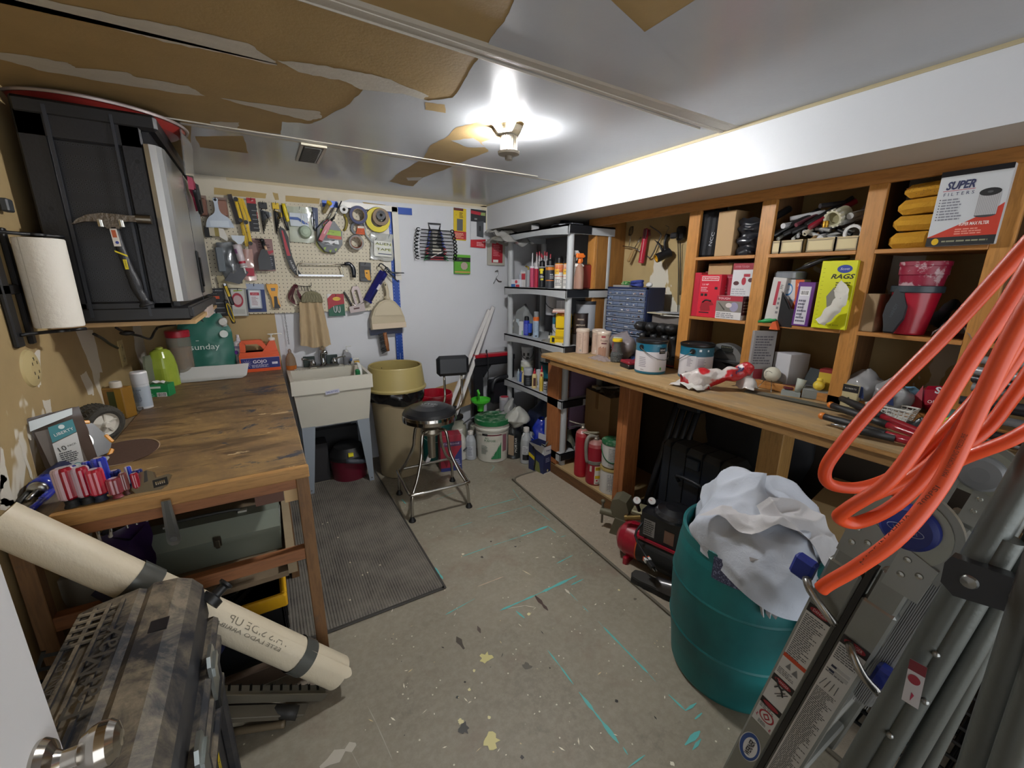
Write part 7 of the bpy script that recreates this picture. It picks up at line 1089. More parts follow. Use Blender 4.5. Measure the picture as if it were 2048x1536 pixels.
for x in (b.x+.015,): m=MB();m.cyl((x,3.22,0),(x,3.22,b.z),.022,Mt('#2a2c34',.3,.7),n=20);m.lt([(.028,b.z-.02),(.028,b.z+.02),(0,b.z+.02)],kk,T(x,3.22,0));m.bd('leg',t)
m=MB();q=P(973,703,'y',3.2);m.tb([q,q+V((.015,0,-.08)),q+V((.012,0,-.3))],.004,'#15161a');m.ball(q,.012,'#15161a',sc=(.7,.7,1.5));m.bd('tether',t)
t=Th('soil_bag','black and tan printed sack slumped beside the green lidded bucket','bag',(1.78,2.80,0));m=MB(T(1.74,2.88,0));m.cl(lambda u,v:(.085*cos(2*PI*u)*(1-.4*v),.06*sin(2*PI*u)*(1-.5*v),.30*v+.002),26,14,.016,18,Mt('#2c2e2e',.35,coat=.3),5);m.bd('sack',t);m=MB(T(1.68,2.80,.03)@RZ(-62)@fr(O3,XU,ZU));m.rc(-.045,.01,.02,.2,'#9a8670',.002);m.tx('MORTAR',.03,.12,.022,'#c9c9c4',.002,rot=90,w=.13);m.bd('label',t)
m=MB(T(1.76,2.86,.29));m.cl(lambda u,v:(.10*cos(2*PI*u)*sin(PI*(.15+.8*v)),.08*sin(2*PI*u)*sin(PI*(.15+.8*v)),.16*v),28,12,.035,16,Mt('#a9a9a2',.4,coat=.3),8)
So(m,'white_print_bag','crumpled white bag with black print on top of the black sack','bag')
m=MB(T(1.78,3.02,.0));m.cl(lambda u,v:(.12*cos(2*PI*u)*sin(PI*(.1+.88*v)),.10*sin(2*PI*u)*sin(PI*(.1+.88*v)),.48*v+.004),28,16,.05,12,Mt('#9c9c9a',.2,coat=.6,tr=.2),11);So(m,'clear_bag_heap','heap of clear plastic bags in front of the shelving corner','bags')
t=Th('blue_jug','deep blue plastic bag of salt behind the white jug','bag',(1.92,2.72,0));m=MB(T(1.90,2.72,.0));m.cl(lambda u,v:(.075*cos(2*PI*u)*sin(PI*(.15+.8*v))**.6,.075*sin(2*PI*u)*sin(PI*(.15+.8*v))**.6,.36*v+.004),24,14,.022,16,Mt('#122c9c',.25,coat=.5),7);m.bd('bag_body',t);m=MB(T(1.83,2.66,.0));m.rc(-.04,.04,.14,.2,'#8a90a0',.0,RZ(-55)@fr(O3,XU,ZU));m.bd('label',t)
t=Th('shoe_box','tall pale carton printed with tan shapes leaning by the cabinet post','box',(1.97,2.62,0));G=T(1.95,2.60,0)@RZ(-55);m=MB(G);m.box(-.065,.065,-.04,.04,.2,.40,Mt('#b5aea8',.5));m.box(-.065,.065,-.04,.04,.001,.2,Mt('#8f8a86',.5));m.bd('carton',t);m=MB(G@fr((0,-.0405,0),XU,ZU));[m.ell(.01+ru(-.02,.02),.25+i*.035,.02,.016,'#8a5c44',.0003*i) for i in rg(4)];m.bd('printed_front',t)
m=MB(T(1.995,2.565,.405));m.cl(lambda u,v:(-.05+.1*u,-.04+.08*v,.05*sP(u)*sP(v)),12,10,.02,30,Mt('#c0c0c4',.2,coat=.5),5);So(m,'white_wrap','crumpled white wrapper on the tall pale carton','wrapper')
t=Th('work_glove_box','open navy and white carton printed with a yellow sprayer at the cabinet corner','box',(1.75,2.52,0));a=P(1057,937,'z',0);b=P(1087,951,'z',0);c_=P(1104,942,'z',0);u=(b-a);u.z=0;G=fr(b,(a-b)*-1,ZU);W_=u.length;dv=(c_-b).length
ex=u.normalized();ey=V((-ex.y,ex.x,0));G=Matrix(((ex.x,ey.x,0,a.x),(ex.y,ey.y,0,a.y),(0,0,1,0),(0,0,0,1)));D=.11
m=MB(G);
for q_ in ((0,W_,0,.002),(0,W_,D-.002,D),(0,.002,0,D),(W_-.002,W_,0,D)): m.box(q_[0],q_[1],q_[2],q_[3],.001,.235,Mt('#252e56',.45))
m.box(0,W_,D-.002,D,.235,.285,Mt('#b9bac0',.5));m.add([(0,0,.235),(W_,0,.235),(W_+.0,-.05,.262),(0,-.05,.262)],[(0,1,2,3)],Mt('#bdbec0',.5));m.box(0.002,W_-.002,.002,D-.002,.15,.152,'#c9bd9a');m.bd('carton',t)
m=MB(G@fr((0,-.0006,0),XU,ZU));m.py([(0,.235),(W_,.235),(W_,.17),(W_*.5,.19),(0,.23)],'#c4c4c4',0);m.py([(.0,.12),(.0,.15),(W_*.45,.12),(W_*.45,.09)],'#cdb81a',.0004);m.tb([(W_*.3,.21,.002),(W_*.45,.12,.002),(W_*.4,.02,.002)],.006,'#15161a');m.py([(W_*.4,.11),(W_*.7,.09),(W_*.8,.01),(W_*.5,.0),(W_*.35,.05)],'#6f7440',.0006);m.bd('printed_front',t)
m=MB(G@fr((W_+.0006,0,0),(0,1,0),ZU));m.rc(0,D,.165,.235,'#bfc0c4',0);m.tx('wagner',D*.5,.20,.012,'#33447a',.0006,w=.07);m.ln(.02,.08,.10,.14,3,'#8a92b0',.0006);m.ell(D*.4,.03,.008,.01,'#c9c28a',.0006);m.rc(0,D,0,.015,'#c4c4c4',.0004);m.bd('printed_side',t)
m=MB(T(1.66,2.96,.0));m.cl(lambda u,v:(-.05+.1*u,-.04+.08*v,.02*sP(u)*sP(v)+.001),8,8,.01,30,Mt('#c6c4be',.5),5);So(m,'white_rag','small white rag on the floor between the bucket and the sack','rag')
# ---- stool
sc=V((.865,2.50,0));t=Th('shop_stool','chrome shop stool with a round black seat, small backrest and square footrest','stool',sc);chs=Mt('#b9b5ae',.12,1.)
sz=.64;m=MB(T(.862,2.50,sz));r_=.175;bkv=NT('black_vinyl',.35);bkv.b.inputs['Base Color'].default_value=(*lin('#15171b'),1);bkv.bump(bkv.noise(120,3),.06,.002);bkv=bkv.M
m.lt([(r_-.004,.0),(r_-.002,.012),(r_-.012,.028),(.12,.052),(.06,.062),(0,.064)],bkv,n=56,cp=0);m.bd('seat',t,label='black vinyl seat with grey lettering')
m=MB(T(.862,2.50,sz));m.lt([(.0,-.038),(r_-.01,-.038),(r_,-.034),(r_+.002,-.01),(r_,.008),(r_-.006,.012)],chs,n=56,cp=0);m.bd('chrome_band',t,label='chrome band under the seat')
m=MB(T(.862,2.50,sz)@RZ(-42)@T(0,0,.0));
def seatz(x,y): q=min(1,math.hypot(x,y)/.165);return .0655-.037*q**2.2
m2=MB();m2.tx('CRAFTSMAN',0,0,.03,'#b9bcc0',0,w=.25);
def onseat(m,mb2,col,yo):
 for f in mb2.b.faces:
  vs=[(v.co.x,v.co.y+yo,seatz(v.co.x,v.co.y+yo)) for v in f.verts];m.add(vs,[tuple(rg(len(vs)))],col)
onseat(m,m2,'#b4b7bb',0.0);m2.b.free();m2=MB()
for i in rg(20):
 x0=-.145+.29*i/20;x1=x0+.29/20
 for y in (-.032,.030): m2.rc(x0,x1,y,y+.003,'#b4b7bb')
for x in (-.145,.142):
 for j in rg(4): m2.rc(x,x+.003,-.032+j*.016,-.016+j*.016,'#b4b7bb')
onseat(m,m2,'#b4b7bb',0.);m2.b.free();m.bd('seat_lettering',t)
bc=V((1.115,2.70,.90));F=fr(bc,(.96,-.20,0),(.0,.05,1));m=MB(F);pts=[(-.145+.02*(1-cos(a)),0) for a in (0,)]
m.box(-.115,.115,-.072,.072,-.028,.03,bkv,bev=.022);m.bd('backrest',t,label='black vinyl backrest')
for s in (-.062,.062):
 p=F@V((s,-.07,0));m=MB();m.tb([p,p+V((0,0,-.12)),V((p.x-.01,p.y-.02,.66)),V((p.x-.06,p.y-.06,.60)),V((.95,2.54,.60))],.0085,chs,n=12,sm=4);m.bd('backrest_bar',t)
m=MB();m.lt([(.028,.60),(.028,.53)],Mt('#15161a',.3),T(.865,2.505,0),n=24);m.lt([(.012,.60),(.0,.60)],chs,T(.865,2.505,0));m.bd('screw_post',t)
m=MB();m.lt([(.0,.56),(.03,.555),(.06,.54),(.068,.515),(.06,.50),(.03,.495),(.027,.49),(.024,.33),(.0,.33)],Mt('#9a9486',.3,.8),T(.87,2.51,0),n=30,cp=0);m.bd('hub',t)
feet=[P(799,988,'z',0),P(825,1043,'z',0),P(938,1014,'z',0),P(905,962,'z',0)];fc=sum(feet,V((0,0,0)))/4
rp=[]
for f in feet:
 d=(f-fc).normalized();m=MB();hb=V((.87,2.51,.53));m.tb([hb+d*.045+V((0,0,.0)),hb+d*.105+V((0,0,.005)),hb+d*.125+V((0,0,-.06)),hb+d*.14+V((0,0,-.15)),f*.28+(hb+d*.2)*.72*1+V((0,0,-.25)) if False else V((hb.x,hb.y,0))+d*.20+V((0,0,.26)),f-d*.012+V((0,0,.16)),f+V((0,0,.02))],.0105,chs,n=14,sm=5);m.bd('leg',t)
 m=MB();m.lt([(.022,0),(.023,.006),(.017,.016),(.012,.03),(0,.03)],Mt('#121214',.5),T(f.x,f.y,.0005),n=18);m.bd('rubber_foot',t);rp.append(f-d*.004+V((0,0,.185))+d*.012)
m=MB();q=[]
for i in rg(4):
 a,b=rp[i],rp[(i+1)%4];q+= [a.lerp(b,.07),a.lerp(b,.5),a.lerp(b,.93)]
m.tb(q,.010,chs,n=14,closed=True,sm=4);m.bd('footrest_ring',t)
HX=2.08;oak=woodmat('hutch_face_board','#a06a2c','#bb8442',1.,2,.5);oakh=woodmat('hutch_rail_board','#9a6630','#b37c40',1.,1,.5);ply=woodmat('hutch_side_panel','#7c5226','#95682f',.7,2,.6);dk=woodmat('hutch_inner_panel','#6a4a2c','#7c5836',.8,2,.7)
t=Th('storage_hutch','stained wood shelf hutch with open bays running above the right counter','shelves',(2.22,1.0,.985))
def board(nm,x0,x1,y0,y1,z0,z1,m_,lab=None): m=MB();m.box(x0,x1,y0,y1,z0,z1,m_,bev=.0015);return m.bd(nm,t,label=lab)
board('header_rail',HX,HX+.02,-.6,2.44,1.862,1.912,oakh)
for y0,y1 in ((2.365,2.44),(1.535,1.605),(1.145,1.21),(.742,.802),(.385,.439)): board('face_post',HX,HX+.02,y0,y1,.986,1.862,oak)
board('base_rail',HX,HX+.02,1.61,2.36,.986,1.022,oakh);board('base_rail',HX,HX+.02,-.6,1.53,.986,1.022,oakh)
for y in (2.362,1.575,1.175,.775,.41): board('divider_panel',HX+.02,RXW-.002,y,y+.014,.986,1.912,ply if y>2 else dk)
for a,b in ((1.21,1.535),(.802,1.145),(.439,.742),(-.5,.385)):
 for z in (1.606,1.288): board('shelf',HX-.004,RXW-.004,a,b,z,z+.016,oakh)
t=Th('counter','long worn plywood counter on posts along the right wall','counter',(2.02,.95,0))
ct=NT('worn_plywood_top',.6);f1=ct.noise(2.,6,ct.mapv((7,1,1)),.65,.6);f2=ct.noise(3.,6,ct.mapv((2,1,1),(3,1,0)),.7);cc=ct.mix(ct.ramp(f1,[(.3,0.),(.7,1.)]),'#93774e','#b0946a');cc=ct.mix(ct.ramp(f2,[(.5,0.),(.68,.8)]),cc,'#7d766a');cc=ct.mix(ct.ramp(ct.noise(6,6,ct.mapv((3,1,1),(6,0,0)),.7),[(.60,0.),(.66,.7)]),cc,'#c4aa80');ct.col(cc);ct.bump(f1,.2,.004)
edg=woodmat('plywood_layers','#8a5e2c','#b58a52',2.,1,.7,dirt='#6a4526',th=.6)
m=MB();m.pm([(1.665,-.6),(2.365,-.6),(2.365,2.415),(1.69,2.415),(1.668,2.395)],.975,.985,ct.M);m.pm([(1.662,-.6),(2.365,-.6),(2.365,2.418),(1.687,2.418),(1.664,2.397)],.961,.9745,edg);m.bd('worktop',t)
m=MB();m.box(1.672,1.69,-.6,2.30,.925,.9605,woodmat('counter_fascia','#7d5c34','#94703f',1,1));m.box(1.69,1.83,-.6,2.38,.93,.9605,'#4a3520');m.bd('fascia_board',t)
rw=woodmat('redwood_post','#8e542c','#a8693a',1,2,.6);lw=woodmat('pale_post','#98703c','#ad8448',1,2,.6)
for (y0,y1,mm) in ((2.40,2.54,rw),(1.74,1.785,rw),(1.70,1.738,rw),(.83,.925,lw)): m=MB();m.box(1.83,1.93,y0,y1,.0+(.086 if y1>1.75 else 0),.96 if y1<2.5 else .93,mm,bev=.003);m.bd('post',t)
m=MB();m.box(1.83,1.868,1.30,2.56,0,.084,woodmat('base_board','#5a3c20','#74502c',1,1,.7));m.bd('base_board',t)
m=MB();m.box(1.83,2.36,1.70,2.56,.0845,.0975,Mt('#a58c64',.7,var=.1,bs=20));m.box(1.93,1.945,1.70,1.74,.1,.93,rw);m.bd('bottom_shelf',t)
m=MB();m.box(2.35,2.366,-.6,2.56,.0,.96,Mt('#3a3128',.8));m.bd('shaded_wall_sheet',t)  # stands in for the wall; shade under the counter put into its dark colour
def HB(x0,y0,x1,y1,X=2.10,rot=0.,top=False):
 cx,cy=(x0+x1)/2,(y0+y1)/2;c=P(cx,cy,'x',X);w=(P(x1,cy,'x',X)-P(x0,cy,'x',X)).length;h=(P(cx,y0,'x',X)-P(cx,y1,'x',X)).length
 return fr(c,YU,ZU)@RZ(rot),w,h
def hbox(name,lab,cat,bx,depth,col,X=2.10,rot=0.,draw=None,z0=None,side=None,group=None,r=.45,part='carton',yaw=0):
 F,w,h=HB(*bx,X=X,rot=0)
 if z0 is not None: ztop=F.translation.z+h/2;h=ztop-z0-.0005;F=fr((F.translation.x,F.translation.y,z0+.0005+h/2),YU,ZU)
 F=F@RY(yaw)@RZ(rot);t=Th(name,lab,cat,(F.translation.x,F.translation.y,F.translation.z-h/2),group);m=MB(F);m.box(-w/2,w/2,-h/2,h/2,-depth,0,Mt(col,r) if isinstance(col,str) else col,bev=.002);m.bd(part,t)
 if draw: m=MB(F@T(0,0,.0006));draw(m,w,h);m.bd('printed_front',t)
 if side: m=MB(F@fr((-w/2-.0006,0,0),(0,0,1),(0,1,0))@T(-depth/2,0,0)) if side[0]=='l' else MB(F@fr((w/2+.0006,0,0),(0,0,-1),(0,1,0))@T(depth/2,0,0));side[1](m,depth,h);m.bd('printed_side',t)
 return t,F,w,h
S1,S2,SC=1.622,1.304,.985
blk_=Mt('#17191f',.75,bump=.15,bs=150)
for i,(a,b,lab) in enumerate(((1396,1409,'black padded soft case at the far left of the upper shelf bay'),(1405,1420,'middle black padded soft case beside the cardboard box'),(1412,1437,'black soft case with grey lettering leaning against the cardboard box'))):
 F,w,h=HB(a,425-i*3,b,510,X=2.11+.01*i);z1=F.translation.z+h/2;hh=z1-S1-.002;w=min(w,.045);m=MB(fr((2.11+.01*i,F.translation.y,S1+.001+hh/2),YU,ZU)@RZ(-3));m.box(-w/2,w/2,-hh/2,hh/2,-.20,0,blk_,bev=.012);
 if i==2: m.tx('NCC',.004,-.03,.018,'#a9adb5',.0008,rot=82,w=.07)
 So(m,'soft_case',lab,'case')
hbox('cardboard_box','tall plain cardboard box between the black cases and the black plastic bag','box',(1433,423,1467,510),.16,Mt('#a58862',.7),z0=S1,X=2.09)
F,w,h=HB(1470,440,1528,510,X=2.14);m=MB(fr((2.14,F.translation.y,S1+.002),YU,ZU));m.cl(lambda u,v:((-.5+u)*w*(1-.12*v),h*1.02*v*(1-.0*u),.04*sP(u)+.01*sin(20*v)),22,22,.016,26,Mt('#1b1e25',.3,coat=.3),6);m.cl(lambda u,v:((-.5+u)*w*.9,h*.97+.0*u,-.12*v),10,6,.012,26,Mt('#1b1e25',.3,coat=.3),8);So(m,'black_plastic_bag','wrinkled black plastic bag filling the right of the upper left shelf bay','bag')
hbox('red_box','tall red box seen on edge at the left of the middle shelf','box',(1378,546,1398,634),.18,'#a81830',z0=S2,X=2.09)
def dr(m,w,h):
 m.rc(-.40*w,.40*w,.36*h,.46*h,'#c9c0c0',0);m.rc(-.38*w,.38*w,.375*h,.445*h,'#b81a2c',.0003);m.tx('CRAFTSMAN',0,.41*h,.0085,'#e0d8d8',.0006,w=.7*w);m.tx('5.0 HP',-.2*w,.27*h,.009,'#e0d8d8',.0005,w=.3*w);m.ln(-.4*w,.05*w,.1*h,.22*h,3,'#d0a0a4',.0004,seed=3);m.rc(-.38*w,-.25*w,-.0*h,.06*h,'#1c1214',.0004);m.rc(-.2*w,-.07*w,-.0*h,.06*h,'#1c1214',.0004);m.rc(.25*w,.38*w,.16*h,.22*h,'#1c1214',.0004)
 m.py([(-.3*w,-.15*h),(.2*w,-.12*h),(.3*w,-.2*h),(.1*w,-.22*h),(.15*w,-.34*h),(-.3*w,-.36*h),(-.35*w,-.28*h)],'#8a1420',.0004);m.tb([(-.25*w,-.15*h,.001),(-.1*w,-.09*h,.001),(.15*w,-.11*h,.001)],.004,'#1a1416');m.rc(-.38*w,.1*w,-.40*h,-.375*h,'#1a1416',.0005)
hbox('jigsaw_box','bright red tool carton with a jigsaw picture on the middle shelf','box',(1396,550,1438,634),.16,'#c01c30',z0=S2,X=2.085,draw=dr)
hbox('red_carton','darker red carton just behind the jigsaw carton','box',(1436,549,1466,598),.14,'#8d1c30',X=2.13,z0=S2+.10,draw=lambda m,w,h:(m.tx('CRAFTSMAN',0,.38*h,.007,'#b08088',0,w=.8*w),m.ln(-.35*w,.2*w,-.3*h,.2*h,4,'#a87078',0)))
hbox('cardboard_box','small cardboard box standing on the red cartons in the middle shelf','box',(1416,527,1463,549),.12,Mt('#a5865e',.7),X=2.14,z0=S2+.225)
def dr(m,w,h):
 m.rc(-w/2,w/2,.32*h,.5*h,'#8a1a2c',0);m.tx('HYPER TOUGH',-.1*w,.4*h,.010,'#c98a94',.0003,w=.6*w);m.ell(.05*w,.0*h,.1*w,.11*h,'#a02034',.0003);m.rc(.02*w,.3*w,.12*h,.2*h,'#a02034',.0003);m.ell(-.28*w,-.06*h,.13*w,.06*h,'#4a2428',.0003);m.ell(.35*w,.03*h,.12*w,.06*h,'#4a2428',.0003);m.ln(-.45*w,.4*w,-.45*h,-.2*h,4,'#9a9aa0',.0003)
hbox('sander_box','white and dark red carton with a red sander picture on the middle shelf','box',(1463,527,1508,597),.13,'#c4c4c6',X=2.12,z0=S2+.105,draw=dr)
hbox('mid_carton','hidden grey carton under the red sander carton','box',(1440,598,1505,606),.12,'#7c7472',X=2.135,z0=S2)
def dr(m,w,h):
 m.rc(-w/2,w/2,.28*h,.5*h,'#961c30',0);m.tx('TOUGH',-.2*w,.38*h,.010,'#e0d0d0',.0003,w=.45*w);m.rc(-w/2,w/2,-.18*h,.28*h,'#77726a',.0002);m.ell(.2*w,.04*h,.16*w,.2*h,'#8a86a0',.0004);m.ell(.0*w,.1*h,.12*w,.1*h,'#c4b8b4',.0005);m.tb([(-.4*w,.2*h,.001),(-.15*w,-.1*h,.001)],.003,'#4a463f');m.ln(-.45*w,.45*w,-.45*h,-.22*h,3,'#77777a',.0004)
hbox('grinder_box','white and maroon tool carton with a grinder picture at the front of the middle shelf','box',(1431,592,1483,637),.10,'#c9c6c4',z0=S2,X=2.075,draw=dr,side=('r',lambda m,w,h:(m.rc(-w/2,w/2,-.45*h,.5*h,'#4a2228',0),m.rc(-w/2,w/2,-.5*h,-.3*h,'#c0bcb8',.0003),m.ln(-.4*w,.4*w,-.2*h,.3*h,4,'#a09088',.0004))))
m=MB(T(2.2,1.49,S2+.245));m.lt([(.02,0),(.02,.04),(0,.042)],'#c9c6c0',n=20);So(m,'white_cap_can','white capped can standing on the red box','can')
m=MB(T(2.2,1.49,S2+.0));m.box(-.05,.05,-.025,.025,.0,.244,Mt('#5a1c28',.5));So(m,'maroon_carton','maroon carton behind the tall red box','carton')
for i,(a,b,y0,y1) in enumerate(((1536,1560,482,504),(1561,1606,479,503),(1612,1669,475,502),(1670,1722,470,498))):
 X=2.09;F,w,h=HB(a,y0,b,y1,X=X);yl=P(a,490,'x',X).y;yr=P(b,490,'x',X).y;yl=min(yl,1.142);yr=max(yr,.805)
 t=Th('parts_tray',('leftmost','second','third','rightmost')[i]+' of the four cream drawer-front boxes on the top shelf','tray',(2.15,(yl+yr)/2,S1),'cream boxes in a row on the top shelf');hh=.058;cm=Mt('#b3a078',.6,var=.06)
 m=MB()
 for q_ in ((X,X+.004,yr,yl),(X+.16,X+.164,yr,yl),(X,X+.16,yr,yr+.003),(X,X+.16,yl-.003,yl)): m.box(*q_,S1+.0005,S1+hh,cm)
 m.box(X,X+.16,yr,yl,S1+.0005,S1+.003,cm);m.bd('tray_body',t)
 F=fr((X-.0006,(yl+yr)/2,S1+hh/2),YU,ZU);w=yl-yr;m=MB(F);e=.003
 for q_ in ((-w*.46,w*.46,hh*.36,hh*.36+.0015),(-w*.46,w*.46,-hh*.4,-hh*.4+.0015),(-w*.46,-w*.46+.0015,-hh*.4,hh*.37),(w*.46-.0015,w*.46,-hh*.4,hh*.37)): m.rc(*q_,'#2a2a34',0)
 m.rc(-w*.4,w*.4,-hh*.32,hh*.3,'#c4b488',-.0002);m.bd('framed_label',t)
rr=random.Random(12)
def rod(a,b,r,c,lab,name='pipe_offcut',ri=None,Xa=2.11,Xb=2.22,mt=None,cat='pipe'):
 A=P(*a,'x',Xa);B=P(*b,'x',Xb);m=MB();G,L_=ztube(A,B);mm=mt or Mt(c,.35)
 if ri: m.lt([(ri,0),(r,0),(r,L_),(ri,L_),(ri,0)],mm,G,n=22,cp=0);m.lt([(0,.004),(ri,.004)],'#0a0a0a',G,n=14,cp=0)
 else: m.cyl(A,B,r,mm,n=14)
 So(m,name,lab,cat)
rod((1547,471),(1640,420),.013,'#1c1c1e','black pipe end at the far left of the heaped offcuts',ri=.0085);rod((1567,470),(1680,415),.010,'#202023','black pipe end second from left in the heap',ri=.0055);rod((1584,465),(1700,412),.009,'#1a1a1c','black pipe end third from left in the heap',ri=.005)
rod((1580,438),(1650,424),.011,'#b9b9bd','flat white plastic strip above the black pipes',name='plastic_strip',Xa=2.16,cat='strip');rod((1609,468),(1650,440),.010,'#c4bda8','cream pipe end right of the black ones',ri=.006)
for k,(a,b,r,c,lab) in enumerate((((1618,455),(1712,402),.012,'#8a1e2e','red edged black rubber strip crossing the heap diagonally'),((1612,450),(1706,396),.011,'#1a1a1c','black rubber strip above the red edged strip'),((1566,452),(1600,446),.012,'#c0c0c4','short white tube lying left of the heap'),((1592,450),(1640,428),.009,'#6a3a44','maroon strip under the white plastic strip'),((1596,474),(1604,440),.006,'#b8b8ba','upright pale metal strip in the heap'),((1640,478),(1662,466),.014,'#c9c9cc','white fitting with a blue mark in front of the big ring'),((1682,446),(1728,432),.011,'#b0b4b6','chrome drawer slide on the right of the heap'),((1700,432),(1728,424),.013,'#a8a8a6','grey tube at the far right of the heap'),((1540,440),(1578,418),.016,'#1b1b1f','dark flat holder at the top left of the heap'),((1640,412),(1700,404),.010,'#26262a','dark strip at the back of the heap'),((1556,478),(1580,460),.008,'#9a9a96','thin grey rod among the black pipes'),((1586,478),(1600,466),.007,'#c4c4c0','small pale rod at the front of the heap'),((1676,482),(1716,476),.012,'#b9b8b0','white carton edge lying on the rightmost tray'),((1625,480),(1650,455),.009,'#9c7c50','wooden stick in the middle of the heap'))): rod(a,b,r,c,lab,name='trim_offcut',cat='offcut')
t=Th('pipe_collar','large ribbed white pipe collar resting on the heap of offcuts','pipe collar',P(1666,437,'x',2.09));A=P(1665,438,'x',2.09);B=P(1690,425,'x',2.16);G,L_=ztube(A,B);m=MB(G);m.lt([(.026,0),(.033,0),(.034,.02),(.030,.022),(.029,L_),(.024,L_),(.026,0)],Mt('#b8b59a',.4),n=36,cp=0)
for i in rg(12): m.box(-.004,.004,.032,.037,0,.02,'#c9c7ba',RZ(i*30))
m.bd('collar',t);m=MB(G);m.lt([(0,.02),(.026,.02)],'#8f8a68',n=24,cp=0);m.bd('inner_wall',t)
A=P(1708,466,'x',2.10);m=MB(fr(A,YU,ZU)@RX(10));m.lt([(.024,0),(.034,0),(.034,.012),(.024,.012),(.024,0)],'#c4c4c2',n=32,cp=0);So(m,'white_ring','white plastic ring leaning at the right of the heap','ring')
m=MB();A=P(1650,455,'x',2.10);m.lt([(0,0),(.012,0),(.012,.025),(0,.03)],Mt('#a07a2a',.3,.9),T(*A),n=14);m.lt([(.014,.008),(.014,.016)],Mt('#b08a3a',.3,.9),T(*A),n=6);So(m,'brass_fitting','small brass pipe fitting below the white collar','fitting')
m=MB();
for i in rg(26):
 y=rr.uniform(.83,1.11);z=S1+rr.uniform(.05,.12);a=rr.uniform(-.5,.5);L_=rr.uniform(.05,.10);x=rr.uniform(2.14,2.22);m.cyl((x,y-L_/2,z-a*.03),(x,y+L_/2,z+a*.04),rr.uniform(.005,.012),Mt(rr.choice(('#1c1c1f','#2a2a2e','#8a8a88','#b4b4b2','#3a2a26','#55504a')),.4),n=8)
So(m,'offcut_jumble','tangle of small dark and pale offcuts filling the cream boxes','offcuts',kind='stuff')
F,w,h=HB(1528,548,1572,652,X=2.16);c=V((2.18,1.085,S2));t=Th('patterned_tub','dark tub with a pale glove pattern and clear lid on the middle shelf','tub',c);m=MC(c);m.lt([(.058,.001),(.062,.01),(.062,.205)],Mt('#2f3238',.4),n=36);m.bd('tub_body',t);m=MC(c);m.lt([(.065,.205),(.067,.21),(.067,.235),(.06,.24),(0,.24)],Mt('#7c8086',.2,coat=.5),n=36);m.bd('lid',t)
lab_part(t,lambda m:[(cR(m,c,.0625,-.055+j*.038,-.055+j*.038+.026,.02+i*.062,.05+i*.062,'#8a8c90'),[cR(m,c,.0625,-.055+j*.038+q*.0065,-.055+j*.038+q*.0065+.004,.05+i*.062,.066+i*.062,'#8a8c90',n=2) for q in rg(4)]) for i in rg(3) for j in rg(3)],'glove_pattern')
hbox('white_box','white box with a red stripe leaning against the patterned tub','box',(1536,556,1563,654),.05,'#bcb8b4',X=2.09,z0=S2,rot=-4,draw=lambda m,w,h:(m.rc(-.1*w,.12*w,-.1*h,.42*h,'#a02a3c',0),m.tx('3M',.28*w,.3*h,.012,'#2c2c30',.0004,rot=80),m.ln(.2*w,.4*w,-.3*h,.1*h,4,'#6a6a6e',.0003)))
def dr(m,w,h): m.ell(-.18*w,.28*h,.22*w,.14*h,'#3a7ab0',0);m.ell(-.18*w,.28*h,.18*w,.10*h,'#c9d0d8',.0003);m.tx('and',-.18*w,.28*h,.010,'#3a7ab0',.0006,w=.2*w);m.py([(.1*w,.5*h),(.5*w,.5*h),(.5*w,-.5*h),(-.1*w,-.5*h),(.1*w,-.2*h),(.2*w,.1*h)],'#c65a22',.0002);m.tx('32',.3*w,.38*h,.012,'#e8d8d0',.0006);m.tx('bags',.1*w,.05*h,.010,'#3a6a9a',.0006)
hbox('orange_white_box','white and orange box with a blue oval behind the black trowel','box',(1558,560,1601,650),.06,'#c9c7c6',X=2.11,z0=S2,draw=dr)
F,w,h=HB(1557,585,1592,656,X=2.075);m=MB(F);m.pm([(-.5*w,-.25*h),(-.48*w,.5*h),(-.3*w,.38*h),(-.1*w,.28*h),(.2*w,.05*h),(.5*w,.0),(.42*w,-.5*h),(-.3*w,-.5*h)],-.012,.0,Mt('#202124',.35),taper=.05)
for i in rg(9): m.py([(-.5*w+i*.07*w,.5*h-i*.055*h),(-.5*w+(i+.5)*.07*w,.54*h-i*.055*h),(-.5*w+(i+1)*.07*w,.5*h-(i+1)*.055*h)],'#101012',.0)
So(m,'black_trowel','black notched trowel leaning in front of the orange and white box','trowel')
m=MB(F@T(-.46*w,-.44*h,.006));m.pm([(-.02,-.02),(.02,-.02),(.004,.02),(-.01,.012)],0,.02,'#c4562a');So(m,'orange_corner','small orange plastic corner beside the black trowel','corner piece')
A=P(1517,643,'x',2.075);B=P(1552,640,'x',2.085);m=MB();m.tb([A,A.lerp(B,.5),B],[.006,.010,.006],Mt('#1c8a48',.4),n=12);So(m,'green_tool_stub','bright green plastic handle on the shelf edge under the patterned tub','handle')
def dr(m,w,h): m.rc(-.36*w,.30*w,-.46*h,.40*h,'#c4c2cc',0);m.bars(-.26*w,.2*w,.2*h,.32*h);m.ln(-.3*w,.25*w,-.42*h,.12*h,7,'#5a5a6a',.0004,seed=11);m.tx('BLADES',0,-.1*h,.008,'#3a3a4a',.0006,rot=84,w=.07)
hbox('purple_box','purple carton with a large white barcode label beside the yellow rag box','box',(1589,565,1623,658),.11,'#5a2674',X=2.07,z0=S2-.0,rot=-1,draw=dr,side=('r',lambda m,w,h:(m.rc(-w/2,w/2,-.5*h,.5*h,'#4a2260',0),m.ell(.1*w,-.05*h,.28*w,.33*h,'#a89c74',.0004))))
